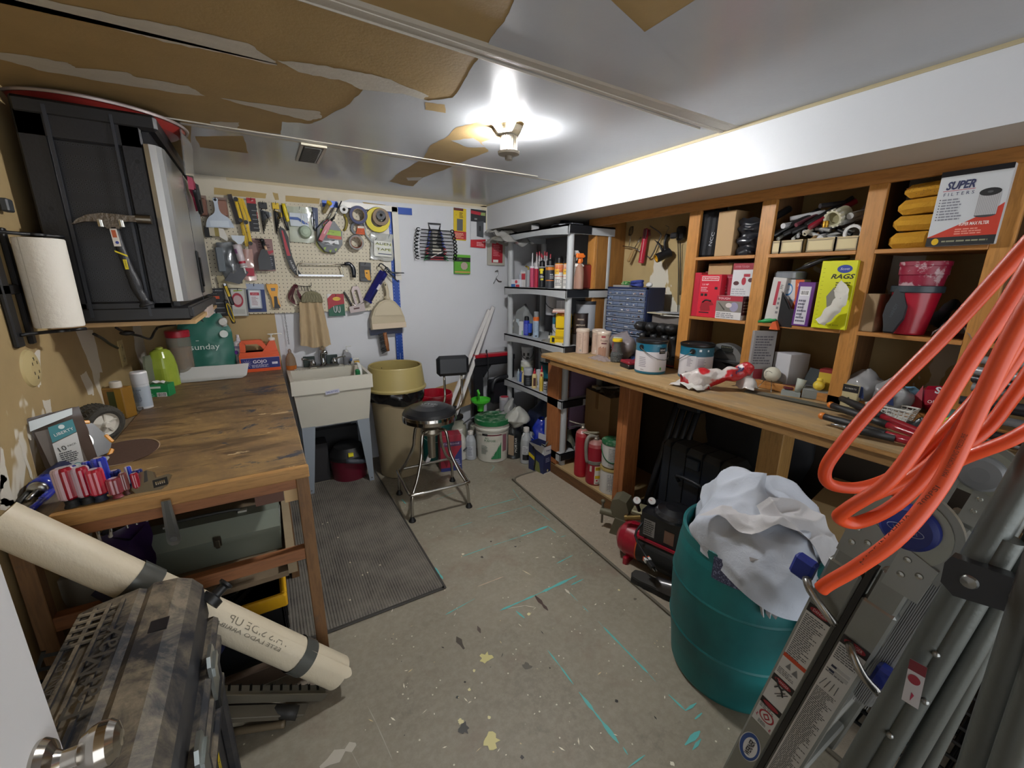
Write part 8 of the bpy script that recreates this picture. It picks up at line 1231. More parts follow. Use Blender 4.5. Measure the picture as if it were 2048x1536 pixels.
def dr(m,w,h):
 m.ell(.18*w,.38*h,.21*w,.058*h,'#22388c',0);m.tx('Scott',.18*w,.38*h,.009,'#e0e0e4',.0003,w=.26*w,shear=.2);m.tx('RAGS',.14*w,.27*h,.018,'#1a1a1a',.0003,w=.66*w,shear=.25,bold=.03);m.ln(-.0*w,.46*w,.1*h,.2*h,3,'#4a4a14',.0003,seed=6);m.py([(-.20*w,-.02*h),(-.02*w,.12*h),(.1*w,.0),(.05*w,-.3*h),(-.1*w,-.25*h)],'#77766e',.0003)
 for i in rg(14): m.rc(-.42*w,-.36*w,-.42*h+i*.062*h,-.415*h+i*.062*h,'#8a8a14',.0003)
 m.tx('RAGS IN A BOX',0,-.44*h,.006,'#6a6a18',.0003,w=.6*w)
F,w,h=HB(1627,522,1707,658,X=2.05)
tr_,F,w,h=hbox('rag_box','bright yellow box of rags lettered RAGS with a white wipe pulled out','box',(1632,523,1702,657),.11,'#c9cc10',X=2.062,z0=S2,draw=dr,rot=0)
m=MB(F@T(0,0,.012));wm=Mt('#c6c4ba',.85)
def rf(u,v):
 pts=[(.10*w,.14*h,.0),(.36*w,.08*h,.03),(.44*w,-.06*h,.04),(.18*w,-.22*h,.03),(-.12*w,-.42*h,.02)];s=u*4;i=min(int(s),3);f_=s-i;a=V(pts[i]).lerp(V(pts[i+1]),f_);d=(V(pts[i+1])-V(pts[i]));n_=V((-d.y,d.x,0)).normalized();return a+n_*(v-.5)*.045+V((0,0,.012*sP(v)))
m.cl(rf,34,8,.010,30,wm,3);m.bd('pulled_wipe',tr_,label='white wipe hanging out')
m=MB();A=P(1592,540,'x',2.11);m.tb([A,P(1620,530,'x',2.10),P(1660,516,'x',2.12),P(1700,514,'x',2.14)],[.004,.010,.012,.010],Mt('#141518',.4),n=10);m.tb([P(1610,530,'x',2.13),P(1640,516,'x',2.15)],.004,'#8a8a70');So(m,'long_black_tool','long thin black tool lying across the top of the yellow rag box','tool')
m=MB(T(2.17,1.0,S2+.0));m.box(-.05,.05,-.06,.05,0,.17,Mt('#1c1a1a',.5));So(m,'dark_box','dark box in the shadow behind the purple carton','box')
spm=NT('sponge',.9);spm.col(spm.mix(spm.noise(8,3),'#b8841c','#cf9c2c'));spm.bump(spm.noise(70,3),.6,.01);spm=spm.M
hs=[.062,.056,.056,.050];z=S1+.001
for i in rg(4):
 wd=(.125,.130,.128,.118)[i];yc=.655;hh=hs[i]-.004;F=fr((2.10,yc-.004*i,z+hh/2),YU,ZU)@RZ((1,-1.5,2,2.5)[i]);m=MB(F);m.box(-wd/2,wd/2+.0,-hh/2,hh/2,-.16,0,spm,bev=.018)
 if i==3:
  for k in rg(26): m.ell(rr.uniform(-.05,.05),rr.uniform(-.02,.018),.0018,.0014,'#8a5c10',.0006,n=6)
 So(m,'car_sponge',('yellow sponge at the bottom of the stack of four on the top right shelf','second lowest yellow sponge in its shiny wrapper in the stack','third yellow sponge from the bottom of the stack','top yellow sponge of the stack with visible holes')[i],'sponge','yellow sponges stacked on the top right shelf');z+=hs[i]+.002
def dr(m,w,h):
 m.rc(-w/2,w/2,.43*h,.5*h,'#1c1e26',0);m.rc(-w/2,w/2,-.5*h,-.38*h,'#1c1d20',0);m.py([(-.5*w,-.38*h),(.5*w,-.38*h),(.5*w,.02*h),(.38*w,-.05*h),(.0,-.2*h)],'#b83420',0);m.ell(-.36*w,-.44*h,.055*w,.045*h,'#d4ac10',.0004)
 m.tx('SUPER',-.18*w,.30*h,.024,'#232a52',.0005,w=.42*w,shear=.25,bold=.035);m.rc(-.42*w,.05*w,.235*h,.242*h,'#a83040',.0005);m.tx('FILTERS',-.18*w,.19*h,.010,'#232a52',.0005,w=.44*w,sp=1.6)
 for i in rg(8): m.rc(-.44*w,-.42*w,.12*h-i*.038*h,.132*h-i*.038*h,'#2a2c38',.0005)
 m.ln(-.40*w,.0*w,-.16*h,.14*h,8,'#7c7e88',.0005,seed=14);m.tx('SUPER MAX FILTER',.15*w,-.22*h,.010,'#e6dad4',.0006,w=.42*w,bold=.02);m.ln(-.1*w,.4*w,-.36*h,-.27*h,3,'#dc9080',.0006);m.ln(-.26*w,.4*w,-.46*h,-.42*h,1,'#8a8a70',.0006)
 m.rc(.12*w,.42*w,-.12*h,.16*h,Mt('#b0b0b2',.5),.0006);
 for i in rg(12): m.rc(.13*w+i*.024*w,.135*w+i*.024*w,-.12*h,.16*h,'#7c7c80',.0008)
 m.ell(.27*w,.17*h,.15*w,.05*h,'#17181c',.001);m.ell(.27*w,.17*h,.04*w,.014*h,'#4a4c50',.0013);m.ell(.27*w,-.12*h,.15*w,.03*h,'#3a3a3e',.0004)
hbox('filter_box','large white, red and black filter carton lettered SUPER FILTERS on the top right shelf','box',(1866,340,2003,492),.13,'#c0c4c8',X=2.055,z0=S1,draw=dr)
hbox('cardboard_box','small cardboard box at the left of the lower right shelf bay','box',(1722,588,1752,666),.10,Mt('#8f7758',.7),X=2.09,z0=S2)
c=V((2.15,.60,S2));t=Th('paint_pail','red paint pail with a black strap and magnetic grip leaning on the shelf','pail',c);rd=Mt('#a3142c',.35,coat=.3);G=T(2.13,.605,S2+.003)
pr=[(.050,0),(.052,.006),(.072,.155)]
m=MB(G);m.lt(pr,rd,n=8,a0=0,a1=360);m.bd('pail_body',t);m=MB(G);m.lt([(.076,.155),(.079,.158),(.079,.178),(.072,.18),(.066,.17)],Mt('#2f3a42',.4),n=8,cp=0);m.bd('rim',t)
m=MB(fr((2.066,.635,S2+.09),(0,-1,0),(.14,0,1)));m.pm([(-.014,.085),(.018,.085),(.020,.06),(.034,.02),(.034,-.03),(.022,-.06),(.014,-.085),(-.016,-.085),(-.022,-.055),(-.032,-.02),(-.030,.02),(-.018,.06)],0,.012,Mt('#1c2026',.4),taper=.06);m.tx('HANDY',0,0,.010,'#3c424a',.0126,rot=80,w=.05);m.bd('strap_handle',t)
c2=V((2.15,.60,S2+.178));t=Th('paint_bucket','pink stained red bucket stacked inside the red paint pail','bucket',c2);m=MB(T(2.14,.60,S2+.165));pk=NT('paint_smeared',.4);pk.col(pk.mix(pk.ramp(pk.noise(16,5,rough=.7),[(.5,0.),(.56,1.)]),'#8a1c38','#b89aa0'));m.lt([(.060,0),(.066,.055),(.070,.058),(.070,.088),(.073,.09),(.073,.104),(.068,.106),(.062,.09)],pk.M,n=40,cp=0);m.bd('bucket_body',t)
m=MB(T(2.10,.47,S2+.001));m.cl(lambda u,v:(-.02+.10*v,-.07+.13*u,.05*sP(u)+.035*v),16,10,.02,30,Mt('#8a7c7c',.25,coat=.4),9);m.cl(lambda u,v:(.0+.08*v,-.05+.09*u,.07*sP(u)),10,8,.02,30,Mt('#8a2c3c',.3,coat=.4),12);So(m,'candy_bag','crumpled red and white plastic bag right of the red paint pail','bag')
m=MB(T(2.16,.50,S2+.03));m.cl(lambda u,v:(-.02+.12*v,-.05+.10*u,.10*sP(u)*(1-v*.3)),12,10,.03,24,Mt('#232428',.3,coat=.4),10);So(m,'black_wrap','dark shiny plastic wrapped items behind the crumpled bag','wrap')
m=MB(T(2.12,.28,S2+.001));m.box(-.03,.05,-.05,.05,0,.13,'#3a6a6c');m.box(-.031,-.030,-.05,.05,.03,.10,'#c4b82a');So(m,'teal_carton','teal and yellow carton beyond the right hutch post','carton')
m=MB(T(2.15,.22,S1+.001));
for i in rg(8): m.box(-.05,.05,-.06,.06,i*.018,i*.018+.010,rr.choice(('#1c1d20','#3a3c40','#8a8d92','#55585c')),RZ(rr.uniform(-20,20)))
So(m,'dark_parts','dark metal parts beyond the right hutch post on the top shelf','parts')
m=MB(T(1.98,.2,SC+.001));
for i in rg(9): m.cyl((rr.uniform(-.1,.1),-.2,.02+.03*i),(rr.uniform(-.1,.1),.18,.02+.03*i),.014,Mt(rr.choice(('#1c1d20','#2b2c30','#8a8d92','#7a1c24')),.35,.2),n=10)
So(m,'dark_rod_pile','pile of dark rods and trims at the right end of the counter','rods')
def styro(x,y,s,lab,seed):
 c=V((x,y,SC+.001));t=Th('fastener_bag',lab,'bag',c);m=MC(c);m.cl(lambda u,v:(.05*s*cos(2*PI*u)*sin(PI*(.12+.86*v)),.06*s*sin(2*PI*u)*sin(PI*(.12+.86*v)),.15*s*v),26,16,.02,22,Mt('#a8a8aa',.2,coat=.5,tr=.35),seed);m.bd('clear_bag',t);m=MC(c);
 for i in rg(90): a=rr.uniform(0,2*PI);q=rr.uniform(0,.036*s);m.ball((q*cos(a)-.012,q*sin(a),.012+rr.uniform(0,.055)*s),.0055,'#b9b6b4',n=4)
 m.bd('white_pegs',t);m=MB(T(*c)@RZ(90)@RX(0));m.pm([(-.03,.05),(.028,.06),(.02,.10),(-.02,.098)],0,.002,Mt('#28365f',.4),fr((0,.045*s+.012,0),XU,ZU));m.bd('navy_label',t)
styro(2.13,.70,1.15,'clear bag of white pegs with a navy label, left one of two',3);styro(2.11,.60,1.0,'bag of white pegs with a blue and cream label, right one of two',5)
hbox('roberts_box','small cream box with a black band and pictured tool behind the lopper handles','box',(1684,770,1716,800),.07,'#b9ad86',X=2.055,z0=SC,draw=lambda m,w,h:(m.rc(-w/2,w/2,.2*h,.5*h,'#1a1a1c',0),m.tx('ROBERTS',0,.35*h,.006,'#c9c9c4',.0003,w=.7*w),m.py([(-.3*w,-.1*h),(.0,.0),(.3*w,-.35*h),(.2*w,-.4*h),(-.1*w,-.15*h)],'#2c342a',.0003)))
c=V((2.045,.565,SC));t=Th('wire_basket','small white plastic lattice basket on the counter by the hutch','basket',c);m=MB(fr((2.02,.57,SC+.001),YU,ZU));wh=Mt('#c9c9c4',.4)
for j in rg(5):
 z_=.004+.012*j;e=.055+.0035*j;
 for q_ in (((-e,z_,.02),(e,z_,.02)),((-e,z_,-.06),(e,z_,-.06)),((-e,z_,-.06),(-e,z_,.02)),((e,z_,-.06),(e,z_,.02))): m.cyl(q_[0],q_[1],.0022 if j<4 else .0035,wh,n=6)
for i in rg(9): x=-.055+.0138*i;m.cyl((x,0,.02),(x*1.25,.053,.02),.002,wh,n=5);m.cyl((x,0,-.06),(x*1.25,.053,-.06),.002,wh,n=5)
m.box(-.055,.055,0,.002,-.06,.02,wh);m.bd('lattice',t)
A=P(1795,800,'z',1.03);B=P(1905,755,'z',1.12);t=Th('snack_pack','long glossy blue and red packet lettered ORIGINAL lying in the lower right bay','packet',(2.2,.5,SC));d=V((0,-1,.28));G=fr((2.16,.545,SC+.075),(0,-1,.22),(.3,0,1));m=MB(G);m.box(-.10,.02,-.045,.045,-.04,.02,Mt('#6f9ab4',.2,coat=.6),bev=.02);m.bd('blue_half',t);m=MB(G);m.box(.02,.15,-.047,.047,-.042,.022,Mt('#96142c',.2,coat=.6),bev=.018);m.py([(-.02,-.046),(.03,-.046),(.03,.046)],'#96142c',.0206);m.tx('SLIM',.10,.022,.024,'#c9ccd6',.0228,rot=-8,w=.07,bold=.03);m.tx('ORIGINAL',.085,-.02,.012,'#d8c4c8',.0228,rot=-4,w=.08);m.bd('red_half',t)
m=MB();A=P(1880,812,'z',1.05);A=V((2.0,.40,SC+.05));m.ball(A,.045,Mt('#5a7c74',.15,tr=.3),sc=(1,1,.95));m.ball(A+V((-.014,-.004,-.002)),.034,Mt('#9cc41c',.3));So(m,'lime_ball','lime green ball inside a clear teal shell on the counter','ball')
m=MB(T(2.02,.47,SC+.001));m.cl(lambda u,v:(-.03+.06*u,-.07+.12*v,.03*sP(u)*sP(v)+.002),10,10,.014,40,Mt('#2c3034',.3,coat=.3),4);So(m,'dark_glove','dark crumpled glove beside the white basket','glove')
orange=Mt('#c4702a',.35);gripm=Mt('#1a1b1d',.5);rodm=Mt('#8a1424',.3,coat=.3)
for i,(a,k,b,tip,lab) in enumerate((((1683,797),(1765,833),(1850,868),False,'black handle nearest the hutch in the bundle of long handled loppers'),((1662,810),(1775,850),(1860,880),True,'orange tipped black handle, upper one of the bundle'),((1645,832),(1770,868),(1880,895),True,'orange tipped black handle at the front left of the bundle'),((1662,848),(1790,876),(1900,905),False,'short black grip with a thin steel point at the front of the bundle'))):
 z_=SC+.045-.006*i;A=P(*a,'z',z_);K=P(*k,'z',z_-.004);B=P(*b,'z',z_-.01);t=Th('lopper_handle',lab,'loppers',A,'long handled loppers lying on the counter')
 m=MB();
 if i==3: m.tb([A,A.lerp(K,.3)],[.003,.008],steel);m.tb([A.lerp(K,.28),K],.014,gripm,n=14)
 else: m.tb([A,A.lerp(K,.5),K],[.012,.0145,.0135],gripm,n=14)
 m.bd('grip',t)
 if tip: m=MB();m.ball(A,.0135,orange);m.bd('orange_tip',t)
 m=MB();e=B+(B-K)*1.6;e.z=max(e.z,SC+.016);m.tb([K,B,e],.0115,rodm,n=12);m.bd('red_shaft',t)
A=P(1700,822,'z',SC+.02);B=P(1900,880,'z',SC+.02);m=MB();m.tb([A,B,B+(B-A)*.5],.009,Mt('#7c2432',.35),n=10);So(m,'thin_red_rod','thin red rod lying between the lopper handles','rod')
for k,(xl,xr,yb,yt,pl_,lab) in enumerate(((1266,1332,750,681,(1.885,1.615),'teal and white gallon paint can on the counter, left one of the two front cans'),(1354,1423,755,683,(2.0,1.405),'teal and white gallon paint can on the counter, right one with a barcode'))):
 c=V((pl_[0],pl_[1],SC));r=.0855;h=.19
 if k: r=.0845
 t=Th('gallon_paint_can',lab,'paint can',c);te=Mt('#166078',.3,coat=.2);m=MC(c);m.lt([(r-.003,.001),(r,.006),(r,.016)],te,n=56,cp=True);m.lt([(r,.016),(r,.128)],Mt('#c6c3c6',.35),n=56,cp=0);m.lt([(r,.128),(r,.176)],te,n=56,cp=0);m.lt([(r,.016),(r,.128)],Mt('#c6c3c6',.35),n=4,cp=0) if False else None;m.bd('can_body',t)
 m=MC(c);m.lt([(r+.001,.172),(r+.004,.178),(r+.004,.186),(r-.002,.189),(r-.010,.183),(.045,.181)],Mt('#101113',.35),n=56,cp=0);m.lt([(.055,.181),(.048,.184),(.02,.185),(0,.185)],Mt('#3a3c40',.25,.3),n=40,cp=0);m.bd('lid',t)
 m=MB();off0=(-38,-14)[k]
 if k==0: cR(m,c,r+.0006,.045,.09,.118,.152,'#1c1614',off=0);ctext(m,c,r+.0012,'BEHR',.138,.010,'#d8d0cc',.036,off=45);ctext(m,c,r+.0012,'PREMIUM',.126,.004,'#a89a80',.03,off=45);ctext(m,c,r+.0008,'PAINT & PRIMER',.086,.005,'#77747a',.045,off=38);cL(m,c,r+.0008,-.055,-.01,.04,.10,6,'#8f8c94',off=-8,seed=5);cR(m,c,r+.0008,.055,.065,.026,.042,'#5aa044');cL(m,c,r+.0008,-.055,-.03,.022,.03,2,'#55525a');cL(m,c,r+.0009,.03,.06,.158,.17,3,'#7ab0c0')
 else:
  cR(m,c,r+.0005,.0,.11,.125,.172,'#2a5a6c',off=0,n=14);cR(m,c,r+.0006,.0,.12,.018,.125,'#bcb8bc',n=14);cL(m,c,r+.0010,.01,.06,.025,.115,12,'#8a868e',seed=7);cL(m,c,r+.0009,-.045,-.015,.07,.115,6,'#8a868e',seed=8)
  for q in rg(9): cR(m,c,r+.001,-.05+q*.003,-.05+q*.003+.0015,.02,.042,'#2a2a2e',n=1)
  cR(m,c,r+.0011,.012,.024,.152,.164,'#c9d4d8');cR(m,c,r+.0011,.055,.064,.152,.162,'#c9d4d8')
 m.bd('label',t)
 a=R(fA(c)+off0);e=V((cos(a),sin(a),0));m=MC(c);p=e*(r+.001)+V((0,0,.152));G,_=ztube(p,p+e);m.lt([(0,.010),(.004,.010),(.006,.004),(.0135,.003),(.0145,0)],Mt('#111214',.4),G,n=20);m.bd('bail_ear',t)
 m=MC(c);q=[]
 for i in rg(13): u=i/12;an=a+PI*u*(1 if k==0 else -1)*1.0;kk=r+.010;q.append((kk*cos(an),kk*sin(an),.152-.068*sP(u)))
 m.tb(q,.0018,Mt('#a0a2a4',.25,1.),n=6,sm=2);m.bd('bail_handle',t)
for k,(x,y,lab) in enumerate(((1.955,2.30,'cream printed wafer tin showing its barcode side at the far end of the counter'),(2.03,2.215,'cream wafer tin behind, half hidden between the other two tins'),(1.985,2.115,'cream wafer tin with rolled wafers pictured and Pirouette lettering'))):
 c=V((x,y,SC));r=.046;h=.175;t=Th('wafer_tin',lab,'tin',c,'cream wafer tins on the counter');m=MC(c);m.lt([(r,.001),(r+.001,.004),(r,.006),(r,.155)],Mt('#bfa898',.4,var=.05),n=40);m.bd('tin_body',t);m=MC(c);m.lt([(r+.0015,.152),(r+.003,.156),(r+.003,.168),(r,.174),(r-.006,.170),(0,.170)],Mt('#c4b4a4',.3),n=40);m.bd('lid',t)
 m=MB()
 if k==2:
  for i in rg(8): cR(m,c,r+.0008,-.03+i*.007,-.0255+i*.007,.012,.066+.004*(i%3),'#7c4a34',off=-6,n=2);cR(m,c,r+.0012,-.03+i*.007,-.0265+i*.007,.012,.066,'#a87456',off=-6,n=1)
  ctext(m,c,r+.001,'Pirouette',.115,.013,'#4a3438',.05,off=4);cR(m,c,r+.001,-.016,.012,.135,.146,'#8a2430',off=0);cR(m,c,r+.001,-.018,.018,.092,.100,'#5a2430',off=4)
 else: cL(m,c,r+.0008,-.03,-.005,.05,.14,10,'#a08a7c');cR(m,c,r+.0009,-.022,-.004,.015,.034,'#c9c0b8');
 if k==0: [cR(m,c,r+.001,-.020+q*.0022,-.019+q*.0022,.017,.032,'#3a3432',n=1) for q in rg(7)];cR(m,c,r+.0008,.0,.004,.01,.15,'#8a7468');cL(m,c,r+.0008,.008,.028,.09,.13,4,'#a88c7c')
 m.bd('printed_label',t)
def screws(m,c,r,h,n_,seed):
 q=random.Random(seed)
 for i in rg(n_): a=q.uniform(0,2*PI);k=r*math.sqrt(q.random());z_=q.uniform(.006,h);d=V((q.uniform(-1,1),q.uniform(-1,1),q.uniform(-.4,.4))).normalized()*.010;p=V((k*cos(a),k*sin(a),z_));m.cyl(p-d,p+d,.0016,Mt(q.choice(('#8d9294','#6a6e70','#b4b8ba','#4a4e50')),.3,.9),n=5,cp=0)
for k,(x,y,r,lc,lab) in enumerate(((1.985,1.985,.034,'#b9beb4','clear jar of screws with a pale lid behind the yellow lidded jar'),(1.93,1.93,.038,'#d4b41a','clear jar half full of nails with a yellow lid at the counter front'))):
 c=V((x,y,SC));t=Th('screw_jar',lab,'jar',c,'glass jars of fasteners');gl_=Mt('#b4b8b6',.05,tr=.85);m=MC(c);m.lt([(r*.9,.001),(r,.008),(r,.05),(r*.72,.085),(r*.62,.115),(r*.72,.135)],gl_,n=32,cp=0);m.bd('glass_body',t);m=MC(c);screws(m,c,r*.86,.055+.02*(1-k),300,k);tag(m.bd('fasteners',t),None,None,kind='stuff');m=MC(c);m.lt([(r*.78,.132),(r*.84,.134),(r*.84,.148),(r*.8,.150),(0,.150)],Mt(lc,.35),n=30);m.bd('lid',t)
m=MB(T(2.03,2.04,SC+.001));m.cl(lambda u,v:(.05*cos(2*PI*u)*sin(PI*(.1+.85*v)),.11*sin(2*PI*u)*sin(PI*(.1+.85*v))-.06,.19*v),28,14,.03,14,Mt('#a0979a',.2,coat=.4,tr=.5),6);m.pm([(-.02,.05),(.03,.05),(.025,.12),(-.015,.12)],0,.001,'#7c2430',fr((1.955-2.03,-.06,.0),YU,ZU));So(m,'grocery_bag','thin translucent grocery bag with a red mark behind the screw jars','bag')
m=MB(T(1.90,2.05,SC+.001));m.cl(lambda u,v:(-.05+.09*u,-.10+.18*v,.022*sP(u)*sP(v)+.001),10,12,.012,40,Mt('#a39490',.2,coat=.4,tr=.3),3);So(m,'thin_bag','flat wisp of clear plastic bag in front of the wafer tins','bag')
DX,DY0,DY1,DZ0,DZ1=2.115,1.885,2.245,.986,1.452;t=Th('drawer_organizer','navy small parts cabinet with rows of clear drawers on the counter','drawer cabinet',(2.19,2.065,DZ0));nv=Mt('#1c2748',.45)
m=MB();m.box(DX+.012,DX+.17,DY0,DY1,DZ0,DZ1,nv,bev=.003);m.box(DX,DX+.012,DY1-.010,DY1,DZ0,DZ1,nv);m.box(DX,DX+.012,DY0,DY0+.010,DZ0,DZ1,nv);m.box(DX,DX+.012,DY0,DY1,DZ1-.012,DZ1,nv);m.bd('cabinet_body',t)
F=fr((DX+.006,DY1-.012,DZ0),YU,ZU);W_=DY1-DY0-.024;cl=Mt('#5c6880',.12,coat=.5)
def drawer(x0,x1,z0,z1):
 m=MB(F);m.box(x0+.001,x1-.001,z0,z1-.004,0,.012,cl,bev=.001);m.box(x0+.001,x1-.001,z1-.004,z1,0,.022,Mt('#8f98a8',.25),bev=.001)
 if rr.random()<.6:
  for i in rg(4): m.box(x0+.008+rr.random()*(x1-x0-.03),x0+.016+rr.random()*(x1-x0-.03),z0+.003,z0+.003+rr.uniform(.003,.010),.0121,.0128,rr.choice(('#b9b9bd','#8a8a8e','#a07a70','#c9c9c9')))
 m.bd('clear_drawer',t)
zt=DZ1-DZ0-.014;rowh=.0365
for r0 in rg(8):
 for c_ in rg(6): drawer(W_*c_/6,W_*(c_+1)/6,zt-rowh*(r0+1)+.003,zt-rowh*r0)
zb=zt-rowh*8-.004
for r0 in rg(2):
 for c_ in rg(4): drawer(W_*c_/4,W_*(c_+1)/4,zb-.066*(r0+1)+.004,zb-.066*r0)
m=MB(T(2.16,2.02,DZ1+.001));
for i in rg(10): a=i*.6;m.tb([(.03*cos(a+k*1.05)*(1+.2*sin(i)),.045*sin(a+k*1.05),.010+.003*i+.006*sin(k+i)) for k in rg(6)],.0042,Mt('#26357c',.6),n=6,closed=True)
So(m,'blue_rope','coiled blue rope on top of the navy drawer cabinet','rope')
m=MB(T(2.17,2.12,DZ1+.012));
for i in rg(8): m.tb([(rr.uniform(-.04,.04),rr.uniform(-.05,.05),rr.uniform(0,.025)) for k in rg(5)],.003,Mt(rr.choice(('#2c7a3c','#3c9a4a','#8aa070')),.6),n=6)
So(m,'green_cord','tangled green cord left of the blue rope on the drawer cabinet','cord')
m=MB(T(2.15,2.12,DZ1));m.box(-.03,.05,-.07,.08,0,.012,Mt('#8a8784',.5));So(m,'grey_pad','flat grey pad under the green cord on the drawer cabinet','pad')
m=MB(T(2.17,1.925,DZ1+.001));m.ball((0,0,.016),.018,'#c4c4c4',sc=(1,1.3,.9));So(m,'white_plug','small white plug lying on the right of the drawer cabinet top','plug')
for i,(px,y0) in enumerate(((1288,640),(1312,648),(1334,652),(1352,655))):
 q=P(px,672,'x',2.10+.0*i);b=V((2.09+.012*i,q.y,0));b.y=(1.845,1.765,1.69,1.64)[i];t=Th('nail_tool',('leftmost','second','third','rightmost')[i]+' of the four black cordless tool heads standing behind the paint cans','power tool',(b.x,b.y,SC),'black cordless tools behind the paint cans');bk_=Mt('#1c1d1f',.45)
 F=fr((b.x-.02,b.y,SC+.0),YU,ZU);m=MB(F);m.tb([(0,.20,-.02),(.01,.215,-.05),(-.01,.235,.03),(-.012,.225,.055)],[.03,.032,.030,.024],bk_,n=16);m.bd('motor_head',t);m=MB(F);m.tb([(0,.19,.02),(.004,.13,.0),(.008,.06,-.01)],[.020,.017,.022],bk_,n=12);m.bd('handle',t);m=MB(F);m.box(-.03,.035,.002,.05,-.05,.04,Mt('#242528',.4),bev=.006);m.box(-.031,.036,.012,.018,-.05,.0405,'#8d1424');m.bd('battery_foot',t)
m=MB(T(2.17,1.76,SC));m.box(-.02,.12,-.13,.10,.001,.30,Mt('#6a6460',.6));m.box(-.05,.10,-.15,.02,.301,.308,'#a8a49e',RZ(12));m.box(-.06,.08,-.02,.12,.309,.315,'#b4a890',RZ(-8));m.box(-.04,.06,-.1,.06,.316,.322,'#8d8f94',RZ(20));So(m,'paper_stack','stack of papers and boxes behind the black cordless tools','papers')
m=MB(T(2.09,1.90,SC+.001));m.box(-.04,.05,-.05,.06,0,.045,'#1c2440');m.box(-.041,-.040,-.04,.02,.008,.03,'#3a5ca8');m.box(-.04,.05,-.06,.03,.046,.075,'#3c4250');m.box(-.035,.05,-.05,.03,.076,.10,Mt('#a3a06a',.4,tr=.2));So(m,'tape_boxes','small navy and olive boxes stacked in front of the drawer cabinet','boxes')
t=Th('battery_charger','dark red and black battery block on the counter left of the first paint can','battery',(1.84,1.80,SC));m=MB(T(1.865,1.755,SC)@RZ(-15));m.box(-.035,.035,-.05,.05,.0005,.025,Mt('#1b1a1c',.4),bev=.004);m.bd('black_base',t);m=MB(T(1.865,1.755,SC)@RZ(-15));m.box(-.035,.035,-.05,.05,.025,.045,Mt('#7c1626',.4),bev=.006);m.bd('red_top',t)
t=Th('plastic_bag_bundle','twisted bundle of red and white plastic shopping bag on the counter front','bag',(1.85,1.22,SC));bm=NT('printed_bag',.3);vv=bm.noise(7,3,rough=.5);bm.b.inputs['Coat Weight'].default_value=.4;base=bm.mix(bm.ramp(vv,[(.46,0.),(.49,1.)],'LINEAR'),'#c4bcb8','#b01c24');bm.col(bm.mix(bm.ramp(bm.noise(15,3,bm.mapv((1,1,1),(3,3,3))),[(.64,0.),(.67,1.)]),base,'#2c2c5c'));bm.bump(bm.noise(45,4),.5,.01)
def bf(u,v):
 A=V((1.74,1.29,SC+.036));M_=V((1.84,1.19,SC+.058));B=V((1.965,1.09,SC+.105));c=A*(1-u)**2+M_*2*u*(1-u)+B*u*u;a=2*PI*v;r=(.036+.020*u+.012*sin(u*7))*sin(PI*(.1+.85*u))**.45;return c+V((.6*cos(a),.7*cos(a),sin(a)))*r
m=MB();m.cl(bf,44,26,.020,22,bm.M,5);m.cl(lambda u,v:(1.72+.12*u,1.34-.16*v,SC+.012+.03*sP(u)*sP(v)),16,14,.022,28,Mt('#bdb9b4',.4,coat=.3),7);m.cl(lambda u,v:(1.92+.07*u,1.14-.10*v,SC+.02+.05*sP(u)*sP(v)),12,10,.02,28,Mt('#c0bcb8',.4,coat=.3),8);m.bd('bag_film',t)
for v in t.children[0].data.vertices:
 zz=v.co.z+SC
 if zz<SC+.002: v.co.z=.002
F=fr((2.10,1.315,SC+.085),YU,ZU);t=Th('circular_saw','grey and black circular saw standing on the lower left hutch bay','saw',(2.13,1.32,SC));sa=Mt('#9a9c9c',.3,.7);bl_=Mt('#1b1b1d',.4)
m=MB(F);arc=[(.105*cos(R(a)),.085*sin(R(a))+.02) for a in rg(0,181,12)];inn=[(.075*cos(R(a)),.058*sin(R(a))+.018) for a in rg(180,-1,-12)];m.pm(arc+inn,-.05,0,sa);m.bd('blade_guard',t)
m=MB(F);m.lt([(0,-.02),(.072,-.02),(.072,-.018),(0,-.018)],Mt('#7c7c7a',.35,.9),T(0,.01,0),n=40);m.bd('saw_blade',t);m=MB(F);m.lt([(.018,0),(.027,0),(.027,.02),(.018,.02)],Mt('#c0c0be',.25,.9),T(-.085,.075,-.01),n=24,cp=0);m.box(-.125,.11,.008,.018,-.06,.02,Mt('#3c3e40',.4,.6));m.bd('base_plate',t)
m=MB(F);m.lt([(0,-.035),(.06,-.035),(.075,-.01),(.06,.01),(0,.015)],bl_,T(-.02,-.035,0),n=30,sy=.7);m.box(-.01,.05,.065,.085,.0005,.004,'#15150f');m.ball((-.075,.028,.01),.008,'#c48a1c');m.bd('lower_guard',t)
m=MB(F@T(.012,.083,.0012));m.rc(-.03,.03,-.008,.010,'#1a1a14',0);m.tx('DURACRAFT',0,.001,.006,'#c9c29a',.0004,w=.05);m.bd('badge',t)
t=Th('baseball','white baseball with dark stitching on the hutch base rail','ball',(2.10,1.055,SC+.04));bb=V((2.10,1.052,SC+.037+.037));m=MB();m.ball(bb,.0365,Mt('#c4c0ae',.6),n=22);
m.tb([bb+V((-.0372*cos(a)*cos(.5*sin(2*a)),.0372*sin(a)*cos(.6),.0372*sin(.6*cos(2*a)))) for a in [i*PI/8-PI/2 for i in rg(9)]],.0009,'#33343a',n=4);m.F=I4;m.tx('OFFICIAL',0,0,.005,'#3a3a3c',0,F=fr(bb+V((-.0372,.012,.004)),(.1,-1,0),ZU),rot=-80,w=.022);m.bd('leather_cover',t)
m=MB();q=V((2.08,1.05,SC));m.tb([q+V((0,.02,.05)),q+V((-.05,.03,.002))],.0015,steel);m.tb([q+V((0,-.01,.05)),q+V((-.05,-.04,.002))],.0015,steel);So(m,'wire_legs','two thin wire legs poking out in front of the baseball','wire')
